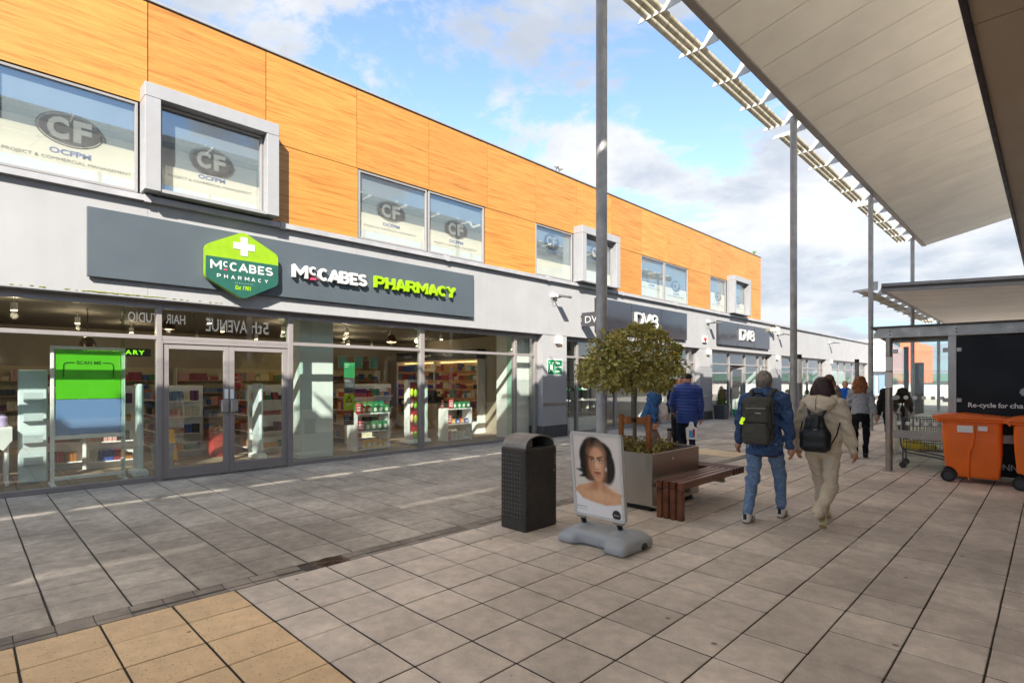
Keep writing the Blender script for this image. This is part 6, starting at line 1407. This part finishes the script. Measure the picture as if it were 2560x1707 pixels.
# ---------------------------------------------------------------- people
m_skin=M('skin','#c08a6c',.5,var=.06,vs=9); m_skin2=M('skin_pale','#cf9d82',.5,var=.06,vs=9)
def ik(a,b,l1,l2,pole):
    a=Vector(a);b=Vector(b);d=b-a;L_=min(d.length,(l1+l2)*.999); n=d.normalized(); b=a+n*L_
    x=(l1*l1-l2*l2+L_*L_)/(2*L_); h=math.sqrt(max(l1*l1-x*x,0)); p=Vector(pole); p=(p-n*p.dot(n)).normalized()
    return tuple(a+n*x+p*h),tuple(b)
def hand_prims(w,down,fwd,side,curl=.5,s=1.):
    """w wrist, down: direction of the hand, fwd: direction the thumb points, side: out of the back of the hand"""
    w=Vector(w);d=Vector(down).normalized();f=Vector(fwd);f=(f-d*f.dot(d)).normalized();b=d.cross(f)
    P=[('c',tuple(w),tuple(w+d*.045*s),.026*s,.034*s,(1,1,1))]
    P=[('e',tuple(w+d*.05*s),(.036*s,.036*s,.05*s))]
    inw=-Vector(side).normalized()
    for i,(o,l) in enumerate(((.030,.068),(.010,.078),(-.010,.073),(-.029,.058))):
        k=w+d*.085*s+f*o*s; m=k+(d*.8+inw*.45*curl)*l*.55*s; e=m+(d*.45+inw*1.1*curl)*l*.5*s
        P+= [('c',tuple(k-d*.02*s),tuple(m),.0105*s,.0095*s),('c',tuple(m),tuple(e),.0095*s,.008*s)]
    t0=w+d*.03*s+f*.028*s; t1=t0+(f*.7+d*.7+inw*.2)*.035*s; t2=t1+(f*.2+d*.9+inw*.3)*.032*s
    P+= [('c',tuple(t0),tuple(t1),.014*s,.012*s),('c',tuple(t1),tuple(t2),.012*s,.009*s)]
    return P
def wr(amp,fx=38,fz=26,ph=0.):
    def f(x,y,z):
        wx=1.6*np.sin(x*13+z*5+ph)+1.2*np.sin(y*15-z*7); n1=np.sin(z*34+x*22+wx*1.3)*np.clip(.5+.8*np.sin(z*6.5+x*7+y*5+ph),0,1); n2=np.sin(z*52-x*30+y*18+wx)*np.clip(.4+.8*np.sin(z*9-x*5+2),0,1); n3=np.sin(x*20+y*16+z*9+wx*.6)
        return amp*(1.15*n1+.75*n2+.55*n3)
    return f
def puffer(amp): return lambda x,y,z: -amp*np.abs(np.sin(z*PI/.062+.25*np.sin(x*9)))+amp*.5
def person(label,loc,rot,H=1.70,w=1.,lf=(-.09,.1,.0),rf=(.09,-.1,.0),lw=(-.26,.05,.82),rw=(.26,.05,.82),lean=0.,lean_x=0.,top=None,bottom=None,hair=None,shoe=None,skin=None,hem=.80,bulk=.0,res=.013,fem=False,headturn=0.,belly=0.,sleeve=None,topdisp=None,flare=0.,hood=False,lf_pitch=0.,rf_pitch=0.,curl=.5,group=None,collar=True,belt=None,headtilt=0.,soles=None):
    t=thing('person',label,'person',loc,rot,group)
    S=H/1.72; skin=skin or m_skin
    hipz=.905*S; sw=(.165 if fem else .185)*S*w; hw=.085*S*w
    ly=lambda z:(max(z-hipz,0)**1.0)*lean   # forward lean
    lx=lambda z:max(z-hipz,0)*lean_x
    def P(x,y,z): return (x+lx(z),y+ly(z),z)
    sh_z=1.40*S
    L_sh=P(-sw,0,sh_z);R_sh=P(sw,0,sh_z)
    th,shn=.43*S,.43*S; ua,fa=.285*S,.255*S
    legs=[]
    for sx,ft,pit in ((-1,lf,lf_pitch),(1,rf,rf_pitch)):
        hip=(sx*hw,0,hipz-.02); ank=(ft[0],ft[1]-.02,ft[2]+.085*S+.10*math.sin(pit)); kn,ank=ik(hip,ank,th,shn,(sx*.12,1,0)); legs.append((hip,kn,ank,ft,pit))
    arms=[]
    for sx,shd,wrp in ((-1,L_sh,lw),(1,R_sh,rw)):
        el,wri=ik(shd,wrp,ua,fa,(sx*.45,-1,-.15)); arms.append((shd,el,wri))
    # ---- body: one continuous mesh (head, neck, trunk, limbs); hands joined on
    hz=1.605*S; hc=Vector(P(0,.015*S,hz)); tr_=headturn
    R3=Matrix.Rotation(tr_,3,'Z')@Matrix.Rotation(headtilt,3,'X'); RR=[list(r) for r in R3]
    def HP(x,y,z): v=R3@Vector((x*S,y*S,z*S)); return tuple(hc+v)
    B=[('e',tuple(hc),(.074*S,.092*S,.112*S),RR),('e',HP(0,.03,-.045),(.055*S,.06*S,.065*S),RR),('e',HP(0,.098,-.012),(.014*S,.02*S,.026*S),RR),('e',HP(0,.07,-.095),(.03*S,.022*S,.018*S),RR),
       ('e',HP(-.076,-.005,-.015),(.01*S,.02*S,.03*S),RR),('e',HP(.076,-.005,-.015),(.01*S,.02*S,.03*S),RR),('e',HP(0,.088,-.058),(.024*S,.012*S,.012*S),RR),
       ('c',P(0,-.01,1.42*S),HP(0,-.01,-.07),.056*S,.052*S)]
    tw=w*(.97 if fem else 1.)
    T_=[('c',P(0,0,.93*S),P(0,0,1.12*S),.150*S*tw,.138*S*tw,(1,.72,1)),('c',P(0,0,1.12*S),P(0,.0,1.33*S),.138*S*tw,.160*S*tw,(1,.68,1)),('c',P(-sw*.72,-.005,1.385*S),P(sw*.72,-.005,1.385*S),.075*S,.075*S,(1,.9,1)),('c',P(-.03,-.01,1.43*S),P(.03,-.01,1.43*S),.06*S,.06*S)]
    if belly: T_.append(('e',P(0,.06+belly*.3,1.05*S),(.14*S*w,.10*S+belly,.16*S)))
    def shrink(pr,dr):
        o=[]
        for p in pr: o.append(('c',p[1],p[2],max(p[3]+dr,.01),max(p[4]+dr,.01),*p[5:]) if p[0]=='c' else ('e',p[1],tuple(max(r+dr,.01) for r in p[2]),*p[3:]))
        return o
    B+=shrink(T_,-.02)
    for hip,kn,ank,ft,pit in legs: B+=[('c',hip,kn,.07*S,.05*S),('c',kn,ank,.045*S,.035*S)]
    for shd,el,wri in arms: B+=[('c',shd,el,.042*S,.035*S),('c',el,wri,.034*S,.026*S)]
    V,F=sdf_mesh(B,res,.025); parts=[(V,F,0)]
    for (shd,el,wri),sx in zip(arms,(-1,1)):
        d=(Vector(wri)-Vector(el)).normalized(); d=(d+Vector((0,0,-.3))).normalized()
        V,F=sdf_mesh(hand_prims(wri,d,(0,1,0.2),(sx,0,0),curl,S),.0058,.008); parts.append((V,F,0))
    obj('body',sdf_obj_mesh('body',parts,skin),None,t)
    for sx in (-1,1):
        mb=MB(); mb.T=Matrix.Translation(hc)@R3.to_4x4(); mb.sph((sx*.032*S,.079*S,.012*S),(.013*S,.008*S,.008*S),8,6); obj('eye',mb,M('eye_dark','#2a211d',.3),t,smooth=60)
    mb=MB(); mb.T=Matrix.Translation(hc)@R3.to_4x4(); mb.sph((0,.092*S,-.058*S),(.022*S,.006*S,.006*S),8,6); obj('mouth',mb,M('lips','#9a5648',.5),t,smooth=60)
    # ---- trousers
    G=[('e',(0,-.012,hipz+.0),(.158*S*w,.122*S*w,.13*S))]
    for hip,kn,ank,ft,pit in legs:
        k_=Vector(kn);a_=Vector(ank); lo=k_+(a_-k_)*.93
        G+=[('c',hip,kn,.092*S*w,.064*S*(1+flare*.3)*w**.5),('c',kn,tuple(lo),.064*S*(1+flare*.3)*w**.5,.054*S*(1+flare))]
    V,F=sdf_mesh(G,res,.03,disp=wr(.0072,ph=H*7)); obj('trousers',sdf_obj_mesh('trousers',[(V,F,0)],bottom),None,t)
    # ---- shoes
    for hip,kn,ank,ft,pit in legs:
        a=Vector(ank); c,s_=math.cos(pit),math.sin(pit)
        def fp(y,z): # along the foot, above the sole; pitch raises the heel about the toe
            yy=y-.15; return (a.x,ft[1]+.15+yy*c+z*s_*.3,ft[2]+z*c-yy*s_)
        V,F=sdf_mesh([('c',fp(-.045,.05),fp(.10,.045),.045*S,.043*S),('c',fp(.08,.04),fp(.165,.036),.042*S,.034*S),('c',fp(-.05,.05),tuple(a-Vector((0,0,.0))),.042*S,.044*S)],.0115,.03,cut=None if pit else (lambda x,y,z:ft[2]+.004-z))
        so=obj('shoe',sdf_obj_mesh('shoe',[(V,F,0)],shoe),None,t)
        if soles:
            V,F=sdf_mesh([('c',fp(-.052,.014),fp(.165,.012),.043*S,.038*S,(1,1,.42))],.011,.01); obj('sole',sdf_obj_mesh('sole',[(V,F,0)],soles),None,so)
    # ---- jacket / top
    J=shrink(T_,.012+bulk)+[('c',P(0,0,(hem+.04)*S),P(0,0,.98*S),.158*S*w+bulk,.152*S*w+bulk,(1,.78,1))]
    for shd,el,wri in arms:
        e_=Vector(el);w_=Vector(wri); J+=[('c',shd,el,.062*S+bulk,.052*S+bulk),('c',el,tuple(e_+(w_-e_)*.97),.052*S+bulk,.037*S+bulk*.7)]
    if collar: J.append(('c',P(0,-.015,1.43*S),P(0,-.005,1.485*S),.07*S,.062*S))
    hm=hem*S
    hemcut=lambda x,y,z: np.where(np.abs(x)<.19*w*S,np.minimum(hm-z,.5),-1.)+0*y
    V,F=sdf_mesh(J,res,.032,disp=topdisp or wr(.0095,ph=H*3),cut=hemcut); jk=obj('jacket',sdf_obj_mesh('jacket',[(V,F,0)],top),None,t)
    if hood:
        Hd=[('e',P(0,-.125,1.43*S),(.175*S,.10*S,.095*S)),('c',P(-.13*S,-.03,1.455*S),P(-.05*S,-.115,1.44*S),.05,.055),('c',P(.13*S,-.03,1.455*S),P(.05*S,-.115,1.44*S),.05,.055),('c',P(-.12*S,.05,1.44*S),P(-.135*S,-.03,1.455*S),.042,.05),('c',P(.12*S,.05,1.44*S),P(.135*S,-.03,1.455*S),.042,.05),('e',P(0,-.175,1.37*S),(.10*S,.055*S,.06*S))]
        V,F=sdf_mesh(Hd,.010,.035,disp=lambda x,y,z:.006*np.sin(np.abs(x)*38+z*30)+.004*np.sin(z*70+x*18)); hd_=obj('hood',sdf_obj_mesh('hood',[(V,F,0)],top),None,jk)
        mb=MB(); mb.tube([P(0,-.228,1.34*S),P(0,-.24,1.40*S),P(0,-.225,1.47*S),P(0,-.19,1.51*S)],.005,6); obj('hood_seam',mb,M_cloth('beige_seam','#a08e76',.05),hd_,smooth=60)
    # ---- hair
    if hair:
        kind,hm_=hair
        A={'short':[('e',HP(0,-.014,.03),(.083*S,.092*S,.092*S),RR),('e',HP(0,-.038,-.004),(.078*S,.068*S,.076*S),RR)],
           'bob':[('e',HP(0,-.015,.028),(.104*S,.112*S,.104*S),RR),('e',HP(0,-.05,-.06),(.125*S,.082*S,.115*S),RR),('e',HP(-.085,-.01,-.085),(.045*S,.055*S,.09*S),RR),('e',HP(.085,-.01,-.085),(.045*S,.055*S,.09*S),RR)],
           'curly':[('e',HP(0,-.02,.025),(.10*S,.11*S,.10*S),RR),('e',HP(0,-.055,-.08),(.135*S,.085*S,.14*S),RR),('e',HP(0,-.075,-.19),(.125*S,.06*S,.13*S),RR),('e',HP(-.085,-.02,-.11),(.05*S,.05*S,.12*S),RR),('e',HP(.085,-.02,-.11),(.05*S,.05*S,.12*S),RR)],
           'long':[('e',HP(0,-.015,.028),(.088*S,.102*S,.096*S),RR),('e',HP(0,-.06,-.13),(.085*S,.05*S,.19*S),RR)],
           'cap':[('e',HP(0,-.005,.055),(.088*S,.105*S,.07*S),RR),('e',HP(0,.09,.03),(.065*S,.06*S,.012*S),RR)]}[kind]
        amp={'short':.006,'bob':.006,'curly':.013,'long':.006,'cap':.001}[kind]; fq={'short':90,'bob':55,'curly':60,'long':50,'cap':20}[kind]
        if kind=='curly': dsp=lambda x,y,z: amp*(np.sin(x*fq+4*np.sin(z*34))*np.sin(z*fq*.9+3*np.sin(x*31+y*20))+.7*np.sin(y*fq+z*40))
        else: dsp=lambda x,y,z: amp*np.sin(np.arctan2(x-hc.x,-(y-hc.y))*(30 if kind!='long' else 16)+5*np.sin(z*14))*.8+amp*.4*np.sin(x*fq+z*fq*.5)
        V,F=sdf_mesh(A,min(res,.010) if kind!='cap' else .01,.03,disp=dsp); obj('hair' if kind!='cap' else 'cap',sdf_obj_mesh('hair',[(V,F,0)],hm_),None,t)
    return t
def M_cloth(name,col,var=.12,vs=7,bump=.25,bs=220,col2=None,mix=(.45,.7)): return M(name,col,.88,var=var,vs=vs,bump=bump,bs=bs,spec=.25,col2=col2,mix=mix,fold=.55)
m_denim=M_cloth('denim_jacket','#435a80',.16,40,.5,260,'#5f789d',(.5,.75)); m_jean=M_cloth('denim_jeans','#7089ab',.14,45,.4,260,'#94a9c2',(.5,.75))
m_beige=M_cloth('beige_fleece','#dccbb1',.08,6,.3,200); m_hairg=M('hair_grey','#8b7f74',.75,var=.5,vs=70,stretch=(1,1,.35),bump=.6,bs=70); m_hairm=M('hair_maroon','#39201e',.42,var=.55,vs=60,stretch=(1,1,.12),bump=.5,bs=45); m_hairc=M('hair_copper','#8f5628',.55,var=.5,vs=45,bump=.5,bs=40); m_hairk=M('hair_dark','#1e1613',.5,var=.3,vs=30,stretch=(1,1,.2)); m_hairb=M('hair_blond','#a98a5d',.6,var=.3,vs=30); m_shoew=M('trainer_white','#d9d5cc',.6,var=.08,vs=14); m_solem=M('sole_grey','#8f8a82',.8,var=.1); m_shoec=M('trainer_cream','#d8cdb0',.7,var=.12,vs=14); m_solec=M('sole_tan','#a8905f',.8,var=.15,vs=20); m_shoek=M('shoe_black','#1d1c1d',.45,var=.1); m_trk=M_cloth('trousers_black','#1d1c20',.12); m_blaz=M_cloth('blazer_grey','#a3a5aa',.06,5,.2); m_blkj=M_cloth('jacket_black','#212024',.12); m_puff=M('puffer_blue','#1d3c86',.42,var=.1,vs=8,bump=.1,bs=60); m_navy=M_cloth('trousers_navy','#222a3c',.12); m_mauve=M_cloth('trousers_mauve','#7a605b',.08); m_denb=M_cloth('denim_blue','#2f5482',.15,8,.3,240,'#436b9b'); m_royal=M_cloth('jacket_royal','#1f63c8',.06); m_greige=M_cloth('jacket_greige','#8f8177',.08)
mz=thing  # alias
man=person('man in a blue denim jacket and jeans walking away with a grey backpack',(-2.36,6.52,0),math.radians(4),1.72,1.12,lf=(-.115,-.22,0),rf=(.11,.30,0),lw=(-.33,.10,.84),rw=(.30,-.04,.80),top=m_denim,bottom=m_jean,hair=('short',m_hairg),shoe=m_shoew,soles=m_solem,hem=.76,bulk=.012,res=.0115,belly=.02,rf_pitch=0.)
wom=person('woman in a beige hooded tracksuit walking away with a small black backpack',(-1.83,6.80,0),math.radians(-2),1.64,1.08,lf=(-.075,.28,0),rf=(.05,-.30,.0),rf_pitch=1.2,lw=(-.27,.06,.84),rw=(.29,.10,.79),top=m_beige,bottom=m_beige,hair=('bob',m_hairm),shoe=m_shoec,soles=m_solec,hem=.84,bulk=.016,res=.0115,fem=True,hood=True,flare=.30,lean=.02)
# hem of a dark red shirt under the denim
V,F=sdf_mesh([('c',(0,0,.80),(0,0,.86),.165,.165,(1,.75,1))],.012,.02,cut=lambda x,y,z:np.maximum(.745-z,z-.80)); obj('shirt_hem',sdf_obj_mesh('shirt_hem',[(V,F,0)],M_cloth('shirt_red','#5a1a22')),None,man)
m_seam=M_cloth('denim_seam','#22324d',.1); m_stit=M_cloth('denim_worn','#7e93b3',.15,30)
jk=[o for o in man.children if o.name.startswith('jacket')][0]
V,F=sdf_mesh([('c',(0,0,.78),(0,0,.80),.187,.187,(1,.79,1))],.0115,.01,disp=wr(.003),cut=lambda x,y,z:np.maximum(.765-z,z-.815)); obj('waistband',sdf_obj_mesh('waistband',[(V,F,0)],m_denim),None,jk)
for s_ in (-1,1):
    mb=MB(); mb.tube([(s_*.075,-.185,.85),(s_*.09,-.175,1.1),(s_*.10,-.16,1.28)],.004,6); mb.tube([(s_*.215,-.055,1.40),(s_*.225,-.075,1.33),(s_*.215,-.08,1.27)],.005,6); obj('seam',mb,m_seam,jk,smooth=60)
for o in [o for o in man.children if o.name.startswith('shoe')]:
    bb=[Vector(v) for v in o.bound_box]; cx=sum(v.x for v in bb)/8; y0_=min(v.y for v in bb)
    mb=MB(); mb.box(cx-.018,cx+.018,y0_-.002,y0_+.01,.05,.115,c=.004); obj('heel_tab',mb,m_shoek,o)
    for s_ in (-1,1):
        for q_ in (0,.03): mb=MB(); mb.box(cx+s_*.043-.004,cx+s_*.043+.004,y0_+.085+q_,y0_+.10+q_,.03,.075); obj('side_stripe',mb,m_shoek,o)
tq=[o for o in man.children if o.name.startswith('trousers')][0]
# backpacks are things of their own
m_bpk=M_cloth('backpack_grey','#55524a',.12,12,.4,240); m_bpl=M_cloth('backpack_line','#2c2a26',.1); m_zip=M('zip_metal','#a9a49b',.4,metal=.7)
bp1=thing('backpack','large charcoal grey backpack with a lime tag worn by the man','backpack',(-2.36,6.52,.9),math.radians(4))
V,F=sdf_mesh([('b',(0,-.225,.27),(.165,.085,.26),.075),('b',(0,-.30,.12),(.145,.05,.12),.045),('b',(0,-.295,.33),(.135,.04,.105),.04)],.0115,.022,disp=wr(.002)); obj('bag_body',sdf_obj_mesh('bag_body',[(V,F,0)],m_bpk),None,bp1)
mb=MB(); mb.tube([(-.135,-.335,.235),(-.12,-.348,.247),(.12,-.348,.247),(.135,-.335,.235)],.006,6); mb.tube([(-.15,-.335,.05),(-.155,-.335,.16),(-.12,-.34,.235)],.005,6); mb.tube([(.15,-.335,.05),(.155,-.335,.16),(.12,-.34,.235)],.005,6); mb.tube([(-.15,-.3,.46),(-.16,-.29,.30),(-.162,-.27,.12)],.005,6); mb.tube([(.15,-.3,.46),(.16,-.29,.30),(.162,-.27,.12)],.005,6); obj('piping',mb,m_bpl,bp1,smooth=60)
mb=MB(); mb.tube([(-.10,-.334,.40),(.11,-.334,.405)],.004,6); obj('zip',mb,m_zip,bp1)
mb=MB(); mb.tube([(-.06,-.20,.53),(-.04,-.215,.565),(.04,-.215,.565),(.06,-.20,.53)],.012,8); obj('carry_handle',mb,m_bpl,bp1,smooth=60)
for s_ in (-1,1):
    mb=MB(); mb.tube([(s_*.09,-.15,.50),(s_*.115,-.09,.585),(s_*.125,.0,.60),(s_*.125,.095,.56),(s_*.13,.15,.45)],[.024,.024,.024,.022,.02],8); obj('shoulder_strap',mb,m_bpk,bp1,smooth=60)
mb=MB(); mb.T=Matrix.Translation((-.13,-.345,.27))@Matrix.Rotation(.35,4,'Y'); mb.box(-.02,.02,-.003,.003,-.05,.03); obj('lime_tag',mb,M('tag_lime','#c9f01c',.5,emit='#c9f01c',es=.1),bp1)
mb=MB(); mb.box(.0,.06,-.3365,-.335,.345,.357); obj('emblem',mb,m_zip,bp1)
bp2=thing('backpack','small black drawstring backpack worn by the woman in beige','backpack',(-1.83,6.80,.82),math.radians(-2))
V,F=sdf_mesh([('b',(0,-.235,.14),(.155,.075,.13),.07),('e',(0,-.235,.30),(.105,.06,.11)),('b',(0,-.245,.34),(.07,.04,.06),.03)],.011,.05,disp=lambda x,y,z:.006*np.sin(np.arctan2(x,y+.235)*9+z*20)*np.clip((z-.18)*6,0,1)+.002*np.sin(z*60)); m_bblk=M('backpack_black','#151416',.45,var=.15,vs=10,bump=.15,bs=60); obj('bag_body',sdf_obj_mesh('bag_body',[(V,F,0)],m_bblk),None,bp2)
for s_ in (-1,1):
    mb=MB(); mb.tube([(s_*.045,-.235,.36),(s_*.075,-.20,.44),(s_*.105,-.15,.53),(s_*.12,-.07,.59),(s_*.12,.05,.58)],[.015]*5,8); obj('shoulder_strap',mb,m_bblk,bp2,smooth=60)
    mb=MB(); mb.tube([(s_*.15,-.22,.10),(s_*.185,-.15,.2),(s_*.19,-.05,.33)],.008,6); obj('side_strap',mb,m_bblk,bp2,smooth=60)
mb=MB(); mb.tube([(-.09,-.305,.285),(-.05,-.31,.262),(.05,-.31,.265),(.09,-.305,.29)],.007,6); obj('drawstring',mb,m_bblk,bp2,smooth=60); mb=MB(); mb.tube([(.005,-.318,.262),(.045,-.318,.266)],.005,6); obj('buckle',mb,m_zip,bp2)
# the others
person('woman with long curly copper hair in a grey blazer and black trousers walking away',(-2.82,13.08,0),math.radians(10),1.69,.98,lf=(-.08,-.1,0),rf=(.09,.15,0),lw=(-.27,.06,.80),rw=(.29,.02,.80),top=m_blaz,bottom=m_trk,hair=('curly',m_hairc),shoe=m_shoek,hem=.84,res=.016,fem=True)
person('person with long dark hair in black behind the shelter post',(-2.50,14.55,0),math.radians(5),1.66,1.12,lf=(-.09,.1,0),rf=(.09,-.08,0),lw=(-.28,.10,.85),rw=(.30,.22,.95),top=m_blkj,bottom=m_trk,hair=('long',m_hairk),shoe=m_shoek,hem=.80,bulk=.02,res=.02,fem=True)
person('fair haired person in a bright blue jacket facing the camera with a pale bag',(-4.31,18.24,0),math.radians(195),1.58,1.05,lw=(-.26,.05,.80),rw=(.20,.24,.98),top=m_royal,bottom=m_navy,hair=('short',m_hairb),shoe=m_shoek,hem=.80,res=.02,fem=True,skin=m_skin2,collar=True)
person('short haired man in a greige jacket seen over the beige hood',(-3.57,13.77,0),math.radians(-30),1.66,1.0,top=m_greige,bottom=m_navy,hair=('short',M('hair_brown','#4a3a2e',.6,var=.3,vs=40)),shoe=m_shoek,hem=.82,res=.02,headturn=-.4)
person('woman with a wide head of curly brown hair farthest in the group',(-3.86,14.9,0),math.radians(5),1.74,1.0,top=m_greige,bottom=m_trk,hair=('curly',M('hair_chestnut','#5d3a20',.55,var=.45,vs=45)),shoe=m_shoek,hem=.82,res=.02,fem=True)
person('older man in a quilted blue jacket and dark cap standing by the planter',(-5.13,10.12,0),math.radians(38),1.74,1.1,lf=(-.1,.02,0),rf=(.1,-.02,0),lw=(-.22,.30,1.0),rw=(.28,.06,.80),top=m_puff,bottom=m_navy,hair=('cap',M('cap_black','#1f1e22',.7)),shoe=m_shoek,hem=.76,bulk=.03,res=.016,topdisp=puffer(.014),headturn=.55,lean=.04,belly=.02)
person('stout woman in an open denim jacket, white top and mauve trousers leaning forward',(-5.55,9.35,0),math.radians(-58),1.62,1.2,lf=(-.1,-.05,0),rf=(.1,.06,0),lw=(-.2,.16,.82),rw=(.22,.12,.80),top=m_denb,bottom=m_mauve,hair=('short',m_hairb),shoe=m_shoek,hem=.86,bulk=.01,res=.017,fem=True,belly=.05,lean=.30,flare=.3)
person('person in a navy top with a green bag talking behind the blue jacket',(-5.72,10.95,0),math.radians(200),1.70,1.05,top=m_navy,bottom=m_trk,hair=('short',m_hairg),shoe=m_shoek,hem=.80,res=.02,lw=(-.2,.2,1.0))
V,F=sdf_mesh([('e',(0.02,.21,1.03),(.16,.16,.18)),('e',(0.02,.24,.96),(.15,.13,.11))],.016,.04,disp=wr(.004)); 
st=[o for o in bpy.data.objects if o.get('label','').startswith('stout woman')][0]
obj('white_top',sdf_obj_mesh('white_top',[(V,F,0)],M_cloth('shirt_white','#cfc6c6',.05)),None,st)
t=thing('green_bag','green bag held in front of the man in the quilted blue jacket','bag',(-5.46,10.42,1.0)); V,F=sdf_mesh([('e',(0,0,0),(.12,.08,.16)),('e',(0,0,-.06),(.14,.09,.11))],.014,.04,disp=wr(.005)); obj('bag_body',sdf_obj_mesh('bag_body',[(V,F,0)],M('bag_green','#2f6b4a',.5,var=.15)),None,t); mb=MB(); mb.tube([(-.06,0,.13),(-.05,0,.25),(.05,0,.25),(.06,0,.13)],.008,6); obj('strap',mb,m_boxw,t)
t=thing('carrier_bag','small white carrier bag with red and blue print hanging from the man in blue','bag',(-4.97,9.97,.47),math.radians(38)); mb=MB(); mb.prism([(-.09,0),(.09,0),(.10,.22),(.05,.24),(.03,.33),(.0,.34),(-.03,.33),(-.05,.24),(-.10,.22)],'y',-.03,.03); obj('bag_body',mb,m_white,t)
mb=MB(); mb.box(-.05,.05,-.033,-.031,.03,.17); obj('blue_print',mb,M('print_blue','#4fa3d6',.5),t); mb=MB(); mb.box(.02,.06,-.035,-.033,.05,.2); obj('red_print',mb,m_red,t)
t=thing('paper_bag','pale paper shopping bag held by the person in bright blue','bag',(-4.42,17.95,.55),.2); mb=MB(); mb.box(-.2,.2,-.07,.07,0,.48,c=.01); obj('bag_body',mb,M('paper_pale','#bfb8ab',.7,var=.06),t); mb=MB(); mb.tube([(-.08,0,.48),(-.06,0,.6),(.06,0,.6),(.08,0,.48)],.006,6); obj('handle',mb,m_boxw,t)
